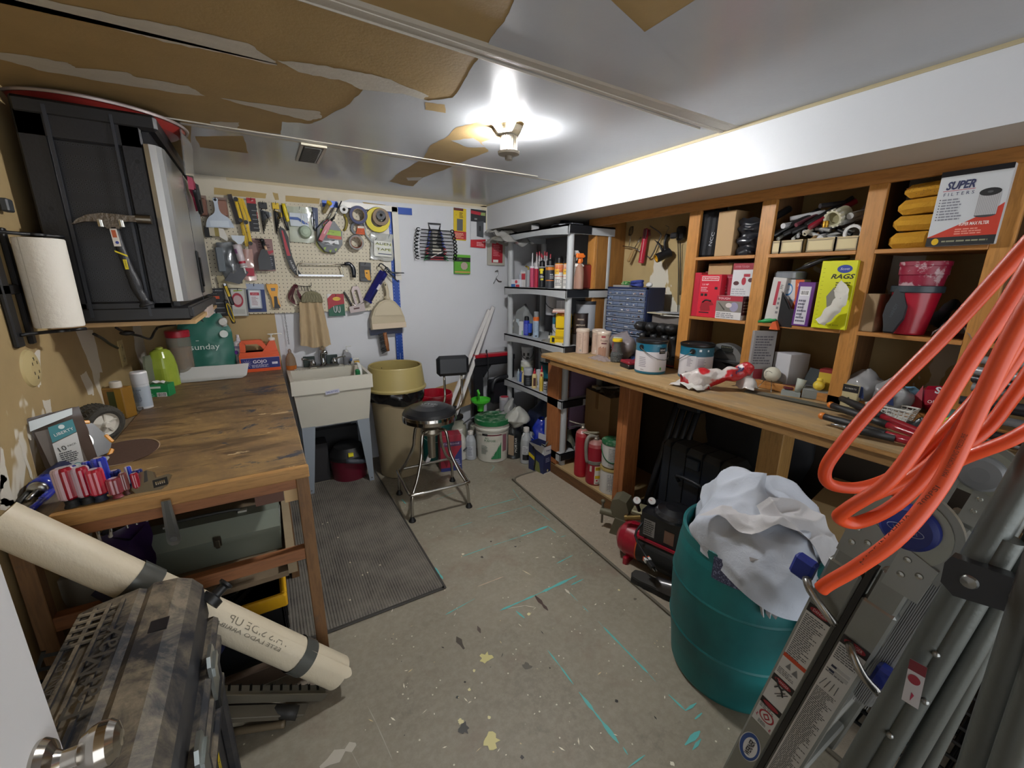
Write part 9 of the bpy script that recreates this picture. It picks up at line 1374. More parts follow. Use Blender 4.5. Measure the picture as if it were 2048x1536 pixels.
m=MB(T(2.10,1.05,SC+.0005));m.box(-.0,.05,-.03,.03,0,.037,'#8a7a5a');So(m,'small_block','small wooden block under the baseball','block')
hbox('ring_binder','tall grey printed box standing at the left of the bay above the baseball','box',(1502,662,1548,762),.02,'#8f8c8c',X=2.10,z0=SC,yaw=58,draw=lambda m,w,h:(m.ln(-.4*w,.4*w,-.1*h,.42*h,11,'#55525a',0,seed=20),m.rc(-.3*w,.1*w,-.36*h,-.18*h,'#8a2030',0)))
hbox('white_cube_box','plain white cube carton behind the baseball','box',(1540,706,1583,757),.11,'#b9b9bd',X=2.15,z0=SC,yaw=-20)
m=MB(T(2.15,.96,SC));m.box(-.05,.08,-.04,.05,.001,.022,Mt('#55544e',.5),RZ(-20),bev=.004);m.box(-.04,.09,-.10,-.01,.03,.045,'#24262a',RY(25)@RZ(10),bev=.004);m.box(-.07,.0,-.02,.06,.023,.035,Mt('#5c1c26',.4),RZ(35),bev=.004);m.pm([(0,0),(.10,0),(.11,.075),(.02,.085)],0,.012,Mt('#2e3436',.4),fr((.06,.0,.03),(-.3,-1,.1),(.3,0,1)));So(m,'plane_and_clamps','dark tools and a framed grey pad heaped in the bay behind the counter','tools')
m=MB(T(2.08,.90,SC+.0005)@RZ(20));m.box(-.02,.06,-.10,-.0,0,.045,Mt('#7c7f7c',.5),bev=.004);m.tb([(-.0,-.02,.012),(-.0,-.05,.035),(-.0,-.08,.012)],.006,'#5a5d5a');m.box(-.02,.04,.005,.08,0,.02,Mt('#8b9290',.5));m.tb([(.0,.02,.02),(.01,.01,.08)],[.012,.02],Mt('#a3a79c',.5));So(m,'grey_brackets','pale grey plastic brackets at the front of the bay right of the white carton','brackets')
m=MB(T(2.09,.845,SC+.046));m.ball((0,0,.02),.022,Mt('#d4b83c',.4));m.ball((.0,0,.045),.012,'#d4b83c');So(m,'yellow_bulb','yellow rubber bulb on the grey bracket beside the hutch post','bulb');m=MB(T(2.12,.835,SC+.001));m.box(0,.05,-.025,.03,0,.12,'#c4a838');m.box(0,.05,-.025,.03,.12,.135,'#8a2a2a');So(m,'yellow_box','small yellow box with a red top half hidden by the hutch post','box')
m=MB(T(1.95,.92,SC+.001));m.box(-.006,.05,-.28,.16,0,.006,Mt('#4a4a44',.4,.5),RZ(6));m.box(-.01,.03,-.25,.10,.006,.010,Mt('#6f7068',.4,.5),RZ(5));So(m,'steel_rulers','long dark steel strips lying flat along the counter','steel strips')
def wallH(px,py,X=RXW): return P(px,py,'x',X)
t=Th('tool_frame_saw','wire egg whisk like brush hanging on the drywall above the drawer cabinet','whisk',wallH(1262,462,2.34));m=MB();a=wallH(1262,462,2.33);
for i in rg(7): m.tb([a+V((0,.020*cos(i*.45+k*.9),.03*sin(k*.9)-.0)) for k in rg(7)],.0016,Mt('#2a241e',.5,.5),n=5)
m.bd('wire_loops',t);m=MB();m.tb([wallH(1262,470,2.33),wallH(1258,492,2.33)],.0025,steel);m.bd('stem',t)
t=Th('caulking_bar','thin crossed steel tool with a wooden handle leaning on the drywall','hand tool',wallH(1265,505,2.33));m=MB();m.tb([wallH(1282,474,2.34),wallH(1270,495,2.33)],.003,steel);m.tb([wallH(1246,492,2.33),wallH(1268,496,2.32),wallH(1280,503,2.32)],.004,steel);m.bd('steel_bar',t);m=MB();m.tb([wallH(1268,498,2.32),wallH(1262,512,2.32),wallH(1257,523,2.32)],[.008,.011,.012],Mt('#9a7c50',.5),n=12);m.bd('wooden_handle',t)
t=Th('bow_saw','folding bow saw in a red sheath hanging on the drywall','bow saw',wallH(1290,485,2.33));F=fr(wallH(1288,496,2.335),YU,ZU)@RZ(-6);m=MB(F);m.pm([(-.020,-.10),(.022,-.10),(.020,.07),(.022,.12),(.0,.13),(-.016,.12),(-.018,.07)],0,.012,Mt('#a81c34',.4));m.rc(-.002,.002,-.085,.11,'#d8c0c4',.0125);m.tx('SAW',0,-.092,.006,'#e0d0d0',.0125);m.bd('red_sheath',t);m=MB();m.tb([wallH(1300,452,2.34),wallH(1321,467,2.34),wallH(1318,480,2.34),wallH(1302,514,2.34),wallH(1294,512,2.34)],.0045,Mt('#8a8a88',.3,.9));m.bd('bow_frame',t);m=MB(F);m.box(-.014,.018,.06,.125,.012,.02,Mt('#5a1424',.4),bev=.004);m.tb([(.03,.12,.01),(.04,.08,.01)],.008,Mt('#5a1424',.4));m.bd('grip',t)
t=Th('gun_holster','black and yellow nozzle tool hanging by its strap on the drywall','nozzle tool',wallH(1330,500,2.30));m=MB();A=wallH(1312,517,2.25);B=wallH(1340,505,2.33);G,L_=ztube(A,B);m.lt([(.020,0),(.028,0),(.029,.01),(.027,.06),(.030,L_)],Mt('#17171a',.45),G,n=26,cp=0);m.bd('nozzle_body',t);m=MB(G);m.lt([(.022,-.001),(.0255,-.001),(.0255,.004),(.020,.01),(.012,.014)],Mt('#d49c14',.4),n=26,cp=0);m.bd('yellow_ring',t);m=MB();m.tb([wallH(1333,506,2.33),wallH(1330,485,2.34),wallH(1336,468,2.345)],[.018,.012,.016],Mt('#1a1a1d',.4),flat=.6);m.tb([wallH(1326,503,2.32),wallH(1318,488,2.31),wallH(1310,481,2.31)],[.012,.010,.004],Mt('#1a1a1d',.4),flat=.6);m.tb([wallH(1332,466,2.345),wallH(1338,455,2.35),wallH(1331,451,2.34)],.002,steel);m.bd('strap',t)
t=Th('wall_charger','black battery charger mounted on the drywall beside the hutch post','charger',wallH(1363,470,2.32));F=fr(wallH(1366,468,2.36),YU,ZU);m=MB(F);m.box(-.022,.03,-.04,.045,0,.05,Mt('#17181a',.4),bev=.012);m.bd('charger_body',t);m=MB(F);m.box(-.035,.012,-.03,.005,.05,.085,Mt('#2a2b2e',.35),bev=.008);m.bd('dock',t);m=MB();m.tb([wallH(1356,482,2.34),wallH(1357,540,2.355),wallH(1356,600,2.355),wallH(1355,640,2.355)],.003,'#17181a');m.tb([wallH(1360,484,2.34),wallH(1361,540,2.355),wallH(1360,590,2.355)],.003,'#17181a');m.bd('cord',t)
m=MB(T(0,0,0));m.box(2.0,2.32,2.37,2.395,.40,.86,Mt('#8a7488',.7,bump=.1,bs=80));m=MB(fr((1.955,2.43,.36),(1,-.0,0),ZU));m.box(0,.38,0,.46,0,.022,Mt('#77607a',.8));So(m,'foam_board','lilac foam board standing upright behind the first cabinet post','foam board')
t=Th('open_carton','tall open cardboard carton of rags and scrap behind the fire extinguishers','carton',(2.14,2.20,.098));cb=Mt('#957650',.75,var=.08);G=T(2.13,2.18,.0985)@RZ(-8);m=MB(G);
for q_ in ((-.10,.14,-.16,-.156),(-.10,.14,.146,.15),(-.10,-.096,-.156,.146),(.136,.14,-.156,.146)): m.box(*q_,0,.60,cb)
m.box(-.1,.14,-.16,.15,.45,.455,cb);m.bd('carton_body',t);m=MB(G);m.box(-.1015,-.1,-.02,.02,.48,.60,'#7c5c36');m.box(-.1015,-.1,-.04,.0,.02,.16,'#7c5c36');m.bd('packing_tape',t);m=MB(G);m.cl(lambda u,v:(-.09+.22*u,-.15+.29*v,.60+.03*sP(u)*sP(v)),14,14,.04,16,Mt('#4f463a',.8),5);m.tb([(-.08,.05,.62),(.05,-.02,.63),(.12,-.10,.615)],.012,'#7c766c');m.box(-.07,-.03,.06,.12,.60,.625,'#c4b088');m.bd('scrap_contents',t)
def ext(x,y,r,h,col,lab,hose=False):
 c=V((x,y,.098));t=Th('fire_extinguisher',lab,'fire extinguisher',c,'fire extinguishers on the cabinet bottom shelf');dd=NT('dusty_red_'+str(int(x*1000)),.35);gz=dd.N('ShaderNodeNewGeometry');nz=dd.math('MAXIMUM',dd.xyz(gz.outputs['Normal'])[2],0.);dd.col(dd.mix(dd.math('MULTIPLY',nz,.7),col,'#a88a80'));
 m=MC(c);m.lt([(r*.92,.001),(r,.012),(r,h*.72),(r*.9,h*.78),(r*.6,h*.82),(r*.3,h*.84)],dd.M,n=36);m.bd('cylinder',t);m=MC(c);m.lt([(r*.32,h*.83),(r*.32,h*.87),(r*.25,h*.88),(r*.25,h*.92)],Mt('#a39c90',.35,.7),n=18);m.bd('valve',t)
 e=V((-.75,.66,0));m=MC(c);m.tb([(0,0,h*.91),(e.x*.05,e.y*.05,h*.93),(e.x*.10,e.y*.10,h*.96)],.007,Mt('#8a8478' if not hose else '#a39c8c',.4,.3),flat=.6);m.tb([(0,0,h*.89),(e.x*.05,e.y*.05,h*.88),(e.x*.11,e.y*.11,h*.83)],.008,'#1a1a1b',flat=.6) if not hose else m.box(-.012,.012,-.1,.02,h*.93,h*.95,Mt('#8f8873',.5),RZ(10)@RX(-14));m.bd('lever_handle',t)
 return t,c,r,h
ext(1.885,2.165,.050,.43,'#a01828','plain red fire extinguisher, left of the two on the cabinet shelf')
t,c,r,h=ext(1.895,2.03,.062,.385,'#8a1426','fire extinguisher with a grey hose and yellow label, right of the two',True)
m=MC(c);m.tb([(0,0,h*.9),(-.05,.02,h*.9),(-.072,.02,h*.78),(-.068,.02,h*.55),(-.066,.01,h*.42)],[.010,.012,.013,.012,.011],Mt('#77736a',.5),n=12);m.bd('hose',t);m=MC(c);m.lt([(r+.001,h*.40),(r+.003,h*.41),(r+.003,h*.46),(r+.001,h*.47)],Mt('#6a665f',.5),n=30,cp=0);m.bd('strap_band',t)
m=MB();cR(m,c,r+.001,-.012,.045,.03*h,.38*h,'#c9c4bc',off=12);cR(m,c,r+.0015,-.008,.045,.30*h,.37*h,'#c9a414',off=12);cR(m,c,r+.0015,-.008,.045,.14*h,.20*h,'#c9a414',off=12);cR(m,c,r+.0015,.0,.012,.09*h,.12*h,'#b02838',off=12);cL(m,c,r+.0018,-.005,.04,.31*h,.36*h,2,'#4a3c14',off=12);cL(m,c,r+.0018,-.005,.04,.04*h,.07*h,1,'#3a3a3c',off=12);cR(m,c,r+.0015,-.035,-.02,.27*h,.38*h,'#b9b4ac');m.bd('label',t)
for k,(z0,lab,top) in enumerate(((.098,'white round tub with a gold rim, bottom of the pair by the cabinet post','#a8925a'),(.098+.185,'white pail with green lid and bail, top of the pair by the post','#1d6a3c'))):
 c=V((1.915,1.885,z0));r=.075;h=.18;t=Th('round_pail',lab,'pail',c);m=MC(c);m.lt([(r*.9,.001),(r*.95,.008),(r,h*.9)] if k else [(r,.001),(r,h*.92)],Mt('#bcbab6',.4),n=40);m.bd('pail_body',t);m=MC(c);m.lt([(r+.003,h*.9),(r+.004,h*.93),(r+.003,h),(r-.006,h*.99),(0,h*.96)],Mt(top,.4) if k==0 else gr.M,n=40);m.bd('lid',t)
 m=MB();cR(m,c,r*.985+.001,-.03,.07,.1*h,.82*h,'#a9a8a4');cL(m,c,r*.985+.0015,-.025,.06,.12*h,.8*h,11,'#77777a',seed=k);m.bd('label',t)
 if k: bail(t,c,r,h,.8,'#1d5a38',.55,.003)
m=MB(fr((2.02,1.86,.10),(.55,-1,0),(-.12,0,1)));m.box(0,.006,0,.78,-.02,.0,Mt('#6f6c66',.6));So(m,'leaning_panel','thin grey panel leaning inside the cabinet bay behind the post','panel')
m=MB();m.box(2.22,2.32,1.30,1.68,.0,.85,Mt('#6a5a40',.8));So(m,'tan_boards','tan boards standing at the back of the dark bay','boards')
bl2=Mt('#15181e',.45);t=Th('folded_tripod','folded black tripod standing in the dark bay beside the cabinet post','tripod',(1.98,1.6,0))
for i in rg(4): m=MB();a=V((1.90+.03*i,1.60-.02*i,.0));b=V((2.02+.02*i,1.50-.035*i,.83));m.tb([a,b],.014,bl2,n=8,flat=1.4);m.bd('leg',t)
m=MB();m.box(2.0,2.1,1.35,1.5,.78,.88,bl2,bev=.01);m.bd('head',t)
t=Th('hard_case','large dark navy hard plastic case standing under the counter','case',(2.0,1.29,0));nb_=NT('dusty_navy_case',.4);gz=nb_.N('ShaderNodeNewGeometry');nz=nb_.math('MAXIMUM',nb_.xyz(gz.outputs['Normal'])[2],0.);nb_.col(nb_.mix(nb_.math('MULTIPLY',nz,.6),'#141b26','#55534c'));
m=MB();m.box(1.92,2.10,1.06,1.52,.003,.60,nb_.M,bev=.03);
for y in (1.14,1.24,1.34,1.44): m.box(1.915,2.105,y-.002,y+.002,.02,.603,'#0a0c10')
m.bd('shell',t);m=MB();m.box(1.905,1.925,1.25,1.33,.50,.56,Mt('#1e2630',.4),bev=.005);m.tb([(1.91,1.22,.40),(1.89,1.22,.44),(1.89,1.36,.44),(1.91,1.36,.40)],.010,'#0f1218');m.bd('latch',t)
t=Th('tool_bag','large black soft tool bag with a red lettered strap high in the dark bay','bag',(2.22,1.2,.45));m=MB(T(2.22,1.15,.004));m.cl(lambda u,v:(.11*cos(2*PI*u),.27*sin(2*PI*u),.86*v if v<.9 else .774),30,16,.04,7,Mt('#15161a',.7),3);m.bd('bag_body',t);m=MB(fr((2.085,1.105,.80),(.1,-1,0),ZU));m.rc(-.055,.055,-.012,.012,'#5a1c22',0);m.tx('CRAFTSMAN',0,0,.011,'#a88a86',.0008,w=.10);m.bd('red_badge',t)
m=MB(T(2.0,.985,.002));m.lt([(.10,0),(.11,.03),(.11,.10),(.08,.16),(.03,.18),(0,.185)],Mt('#3a3934',.7,bump=.3,bs=60),RX(0),n=30);m.F=I4;So(m,'grey_canister','dusty grey ribbed canister behind the cloth bundle','canister')
m=MB();m.tb([(2.0,.97,.46),(2.02,.90,.50),(2.08,.86,.46)],.045,Mt('#3c3b38',.7,bump=.4,bs=90),n=14);So(m,'vacuum_hose','end of a grey corrugated hose beside the pale counter post','hose')
m=MB();G=T(2.02,.42,.36)@RZ(9);t=Th('cardboard_box','wide taped cardboard box under the right end of the counter','box',(2.02,.45,.36));m=MB(G);m.box(-.12,.20,-.26,.30,.001,.27,Mt('#8d744e',.75,var=.06),bev=.003);m.bd('carton',t);m=MB(G);m.box(-.1212,-.12,.05,.10,.02,.27,'#a08660');m.box(-.12,.2,.05,.10,.2705,.2712,'#a08660');m.bd('packing_tape',t)
t=Th('ribbed_crate','long black ribbed plastic crate under the cardboard box','crate',(2.0,.45,0));bk3=Mt('#17181a',.35);m=MB();m.box(1.86,2.28,-.15,.80,.003,.33,bk3,bev=.01);m.box(1.84,2.30,-.17,.82,.33,.355,Mt('#232426',.4),bev=.006)
for i in rg(40): y=-.14+i*.024;m.box(1.84,1.862,y,y+.012,.02,.325,bk3,bev=.002)
m.bd('crate_body',t)
t=Th('bench_vise','dusty grey bench vise resting on the floor against the cabinet base','vise',(1.74,1.52,0));vg=Mt('#6a6654',.6,.3,bump=.1,var=.12,bs=20)
G=T(1.745,1.56,0)@RZ(-62)
m=MB(G);m.pm([(-.09,.0),(.09,.0),(.10,.06),(.06,.11),(-.06,.12)],-.05,.06,vg,fr(O3,XU,ZU)@Matrix.Diagonal((1,1,1,1)));m.pm([(-.07,.11),(.0,.11),(.02,.17),(.0,.235),(-.05,.25),(-.09,.23),(-.10,.17)],-.05,.05,vg,fr(O3,XU,ZU),taper=.08);m.bd('fixed_jaw',t)
m=MB(G);m.box(.03,.14,-.05,.05,.12,.18,vg,bev=.01);m.box(.03,.15,-.055,.055,.17,.20,Mt('#8a8468',.5,.3),bev=.006);m.bd('moving_jaw',t)
m=MB(G);m.cyl((-.16,-.02,.12),(-.05,-.02,.12),.022,vg);m.cyl((-.15,-.02,.18),(-.15,-.02,.04),.007,Mt('#7c766a',.4,.8));m.ball((-.15,-.02,.185),.013,vg);m.bd('screw_and_bar',t)
t=Th('air_compressor','red pancake style air compressor with a black motor housing on the runner','air compressor',(1.72,1.22,0));cr=Mt('#96142a',.3,coat=.3)
d=V((.28,-1,0)).normalized();A=V((1.60,1.44,.115));B=A+d*.50;G,L_=ztube(A,B);r=.095
m=MB(G);m.lt([(0,-.03),(r*.5,-.025),(r*.85,0),(r,.035),(r,L_-.035),(r*.85,L_),(r*.5,L_+.025),(0,L_+.03)],cr,n=40,cp=0);m.bd('air_tank',t)
m=MB(G);m.lt([(r+.0015,.11),(r+.0015,L_-.13)],Mt('#191a1c',.5),n=40,cp=0);m.lt([(r+.002,.108),(r+.002,.114)],'#c85a1c',n=40,cp=0,a0=100,a1=260);m.lt([(r+.002,L_-.136),(r+.002,L_-.13)],'#c85a1c',n=40,cp=0,a0=100,a1=260)
for i in rg(14): m.box(r*cos(R(i*26))-.001,r*cos(R(i*26))+.003,r*sin(R(i*26))-.003,r*sin(R(i*26))+.003,.12,L_-.14,'#2b2c2e')
m.bd('black_wrap',t)
for q in (.06,L_-.05):
 c=A+d*q;m=MB();m.box(-.10,.10,-.012,.012,0,.05,cr,T(c.x,c.y,0.001)@RZ(math.degrees(math.atan2(d.y,d.x))+90),bev=.004);m.bd('foot',t)
c=A+d*.25;H_=T(c.x+.02,c.y,.20)@RZ(math.degrees(math.atan2(d.y,d.x)));hb=Mt('#15161a',.35,coat=.2)
m=MB(H_);m.pm([(-.14,-.09),(.14,-.09),(.15,-.07),(.15,.07),(.14,.09),(-.14,.09),(-.15,.07),(-.15,-.07)],0,.14,hb,taper=.03);m.box(-.16,.16,-.10,.10,-.012,.0,cr);
for i in rg(9): m.box(.151,.154,-.06,.06,.02+i*.012,.026+i*.012,'#2a2b2e')
m.bd('motor_housing',t);m=MB(H_@T(0,0,.14));m.lt([(.105,0),(.10,.012),(.085,.03),(.05,.045),(.015,.05),(0,.05)],hb,n=40,cp=0)
for i in rg(22): m.box(-.0015,.0015,.018,.095,.012,.014,'#303238',RZ(i*360/22)@T(0,0,.030)@RX(-14))
m.bd('fan_dome',t)
m=MB(H_@fr((-.02,-.0905,.07),XU,ZU));m.rc(-.10,-.04,-.05,.04,'#8f8c8a',0);m.ln(-.098,-.042,-.045,.035,7,'#2a2a2c',.0005,seed=4);m.rc(.01,.06,-.05,.02,'#7c5c4c',0);m.rc(.09,.115,-.06,-.045,'#9c9c9c',0);m.bd('label',t)
for k,dx in enumerate((-.20,-.14)):
 p=H_@V((dx,-.03+.05*k,.145));m=MB();m.cyl(p,p+V((-.012,-.014,.020)),.022,'#141517',n=24);e=p+V((-.0125,-.0145,.0205));G2,_=ztube(e,e+V((-.012,-.014,.020)));m.ell(0,0,.019,.019,'#c4c4c4',.001,G2);m.box(-.001,.001,0,.014,.0012,.002,'#a01c24',G2@RZ(60*k));m.cyl(p,p+V((.03,.0,-.06)),.010,'#1b1b1d');m.bd('pressure_gauge',t)
m=MB(H_);m.cyl((-.23,-.06,.05),(-.16,-.04,.075),.014,Mt('#8a7448',.35,.9));m.cyl((-.24,-.063,.047),(-.225,-.058,.052),.018,Mt('#8a7448',.35,.9),n=6);m.bd('brass_coupler',t)
p0=H_@V((-.12,-.10,.09));m=MB();m.tb([p0,p0+V((-.05,.0,-.06)),p0+V((-.06,-.08,-.12)),p0+V((-.075,-.13,-.135))],.006,'#17171a');q=p0+V((-.075,-.13,-.135));m.box(-.012,.012,-.03,.02,-.012,.012,'#1a1a1c',T(*q)@RZ(-20),bev=.004);m.box(-.016,.016,.02,.04,-.008,.01,'#c4c4c4',T(*q)@RZ(-20));m.box(-.016,.016,.04,.048,-.008,.01,'#c8502a',T(*q)@RZ(-20));m.box(-.008,-.005,-.05,-.03,-.002,.004,steel,T(*q)@RZ(-20));m.box(.004,.007,-.05,-.03,-.002,.004,steel,T(*q)@RZ(-20));m.bd('power_plug',t)
for k,(x,y,rz,lab) in enumerate(((1.525,1.13,-68,'black leather flip flop lying on the runner beside the teal drum'),)):
 t=Th('flip_flop',lab,'sandal',(x,y,.01));G=T(x,y,.0105)@RZ(rz);so=[(-.14,.0),(-.135,.03),(-.10,.042),(-.04,.036),(.02,.038),(.08,.05),(.125,.045),(.145,.015),(.14,-.02),(.11,-.045),(.05,-.048),(-.02,-.04),(-.09,-.04),(-.13,-.03)]
 m=MB(G);m.pm(so,0,.030,Mt('#1c1b1b',.7));m.pm([(a*.96,b*.94) for a,b in so],.030,.036,Mt('#34322f',.8));m.bd('sole',t)
 G=G@RZ(180)
 m=MB(G);m.grid(lambda u,v:V((-.105+.10*v+.02*sP(u),-.050+.10*u,.034+.045*sP(u)*(1-.3*v))),14,8,Mt('#201f20',.35,coat=.3));m.grid(lambda u,v:V((-.105+.10*v+.02*sP(u),-.047+.094*u,.031+.042*sP(u)*(1-.3*v))),14,8,Mt('#201f20',.35));m.bd('strap',t)
dc=V((1.455,.715,0));rD=.238;HD=.62;t=Th('teal_drum','large teal plastic laundry drum with side strap handles, heaped with white sheets','drum',dc)
tm=NT('faded_teal',.5);a1=tm.noise(2.2,5,tm.mapv((1,1,.6)),.6);zz=tm.xyz()[2];tm.col(tm.mix(tm.ramp(a1,[(.35,0.),(.65,1.)]),'#095052','#157474'));tm.bump(tm.noise(150,3),.06,.003)
m=MB(T(*dc));m.lt([(.0,.0),(.205,.0),(.213,.006),(.219,.02),(.229,.12),(.240,.20),(.243,.205),(.240,.212),(.241,.24),(.246,.34),(.247,.40),(.250,.405),(.247,.412),(.244,.44),(.236,.53),(.230,.56),(.230,.60),(.224,.605),(.218,.60),(.220,.50),(.19,.45),(0,.44)],tm.M,n=72,cp=0);m.bd('drum_body',t)
m=MB(T(*dc));a=R(-75)
for s in (0,):
 e=V((cos(a),sin(a),0));f=V((-e.y,e.x,0));pts=[e*.236+V((0,0,.57)),e*.262+f*.012+V((0,0,.50)),e*.274+f*.02+V((0,0,.42)),e*.262+f*.05+V((0,0,.36)),e*.252+f*.075+V((0,0,.34))]
 for i in rg(len(pts)-1):
  p,q=pts[i],pts[i+1];w=f*.022;m.add([p-w,p+w,q+w,q-w,p-w+e*.005,p+w+e*.005,q+w+e*.005,q-w+e*.005],[(3,2,1,0),(4,5,6,7),(0,1,5,4),(2,3,7,6),(1,2,6,5),(3,0,4,7)],tm.M)
a=R(-100);e=V((cos(a),sin(a),0));f=V((-e.y,e.x,0));pts=[e*.236+V((0,0,.57)),e*.275-f*.03+V((0,0,.50)),e*.285-f*.04+V((0,0,.42)),e*.262-f*.02+V((0,0,.35))]
for i in rg(len(pts)-1):
 p,q=pts[i],pts[i+1];w=f*.022;m.add([p-w,p+w,q+w,q-w,p-w+e*.005,p+w+e*.005,q+w+e*.005,q-w+e*.005],[(3,2,1,0),(4,5,6,7),(0,1,5,4),(2,3,7,6),(1,2,6,5),(3,0,4,7)],tm.M)
m.bd('strap_handle',t)
def ridge(p,s,o): return 1-abs(noise.noise(p*s+V(o))*2)
sheet=NT('pale_sheet_cloth',.8);sheet.b.inputs['Sheen Weight'].default_value=.15;sheet.col(sheet.mix(sheet.noise(2.2,3),'#aab4c4','#bfc3ca'));sheet.bump(sheet.noise(40,5,rough=.6,dist=.6),.25,.008)
grs=NT('grey_white_cloth',.8);grs.col(grs.mix(grs.noise(2.,3),'#b9b8bb','#c4c4c6'));grs.bump(grs.noise(34,5,rough=.6,dist=.8),.25,.008)
t=Th('crumpled_sheets','heap of crumpled pale blue and white fitted sheets on top of the teal drum','bed sheets',(dc.x,dc.y,.60))
def heap(u,v):
 a=2*PI*u;k=v;R_=.265+.03*sin(a*2+.6)+.02*sin(a*3+2)+.012*sin(a*5);cx,cy=dc.x+.005,dc.y-.02
 rr_=R_*k;z=.60+.20*(1-k**2.2)+(.05*cos(a-2.2))*(1-k)
 if k>.86: z-= (k-.86)*(.55+.35*sin(a*2-1.));rr_*=1-.10*(k-.86)/.14
 p=V((cx+rr_*cos(a),cy+rr_*sin(a),z));f=ridge(p,5.5,(3,1,0))*.036+ridge(p,12,(1,5,2))*.014+noise.noise(p*3.2)*.05;n_=V((cos(a)*k,sin(a)*k,1-.6*k)).normalized();return p+n_*(f-.02)*(1 if k<.97 else .6)
m=MB();m.grid(heap,150,70,sheet.M);m.bd('blue_sheet',t,label='pale blue sheet')
def fold(u,v):
 A=V((dc.x-.22,dc.y-.02,.60));x=-.20+.40*u;y=-.26+.02+.30*v;p=V((dc.x-.11+x*.60-y*.1,dc.y-.08+y*.55+x*-.55,.0));q=math.hypot((p.x-dc.x),(p.y-dc.y))/.25;z=.66+.155*(1-min(q,1.15)**2.2)+.03*sin(6*u+2*v);p.z=z;f=ridge(p,7,(7,2,4))*.035+ridge(p,16,(2,2,9))*.010;return p+V((0,0,f))+V((-.02,-.02,0))*f*10
m=MB();m.grid(fold,80,60,grs.M);m.bd('white_sheet',t,label='off-white sheet on top')
def tail(u,v):
 a=R(-152+34*u);k=1-.0*v;r_=.262-.012*v+.016*sin(u*14)*v;wv=(1-.75*v);am=R(-134);a=am+(a-am)*wv;z=.66-.20*v;return V((dc.x+r_*cos(a),dc.y+r_*sin(a),z))+V((0,0,0))
m=MB();m.grid(tail,30,24,grs.M);m.bd('hanging_corner',t,label='pointed corner hanging over the drum rim')
gl=NT('glitter_cloth',.4);gl.col(gl.mix(gl.ramp(gl.noise(160,3,rough=.8),[(.52,0.),(.6,1.)]),'#383c5a','#8a90b0'));
m=MB(T(*dc));m.grid(lambda u,v:(V(((.240)*cos(R(-176+26*u)),(.240)*sin(R(-176+26*u)),.60-.085*v))),10,6,gl.M);So(m,'glitter_cloth','corner of a sparkly slate blue cloth hanging out below the sheets','cloth')
t=Th('folding_ladder','grey aluminium multi position ladder with blue hinge locks leaning in the right foreground','ladder',(1.25,.35,0));al=Mt('#8d8f8b',.38,.75,bump=.05,bs=120,var=.06);rub=Mt('#232423',.6)
LXF=1.0;ax=V((0,-.168,.986)).normalized();wd=V((0,-ax.z,ax.y)).normalized()   # along, across (towards -Y, up a bit)
def LF(x,y,z): return Matrix(((0,0,-1,x),(wd.y,ax.y,0,y),(wd.z,ax.z,0,z),(0,0,0,1)))
O=V((LXF,.477,.012));F=LF(*O)
W1,W2,Lr=.062,.060,.98
def stile(x0,x1,y0,y1,zf,nm='side_rail'):
 m=MB(F);m.box(x0,x1,y0,y1,zf-.030,zf,al,bev=.005);return m.bd(nm,t)
g=.013
stile(0,W1,.0,Lr-.06,0);stile(W1+g,W1+g+W2,.0,Lr-.10,0)
stile(0.004,W1-.004,Lr-.10,Lr+.02,-.004,'inner_rail');stile(W1+g+.004,W1+g+W2-.004,Lr-.14,Lr-.02,-.004,'inner_rail')
stile(.0,W1,.0,Lr-.02,-.44);stile(W1+g,W1+g+W2,.0,Lr-.02,-.44)
m=MB(F);m.box(W1+.001,W1+g-.001,.02,Lr-.03,-.028,-.004,rub);m.bd('rubber_seal',t)
for x in (.010,W1+g+.010):
 for y in (.14,.40,.66,.92):
  m=MB(F);m.box(x,x+.042,y-.016,y+.016,-.43,-.028,al,bev=.006)
  for k in rg(6): m.box(x+.004+k*.006,x+.007+k*.006,y-.018,y-.016,-.42,-.04,'#77797a')
  m.bd('rung',t)
m=MB(F);m.box(W1+g+W2,W1+g+W2+.034,.62,1.0,-.20,-.03,Mt('#6f706f',.5,.6),bev=.008)
for k in rg(10): m.box(W1+g+W2+.002+k*.0032,W1+g+W2+.0036+k*.0032,.62,1.0,-.029,-.0285,'#8d8f8e')
m.bd('ribbed_rung_web',t)
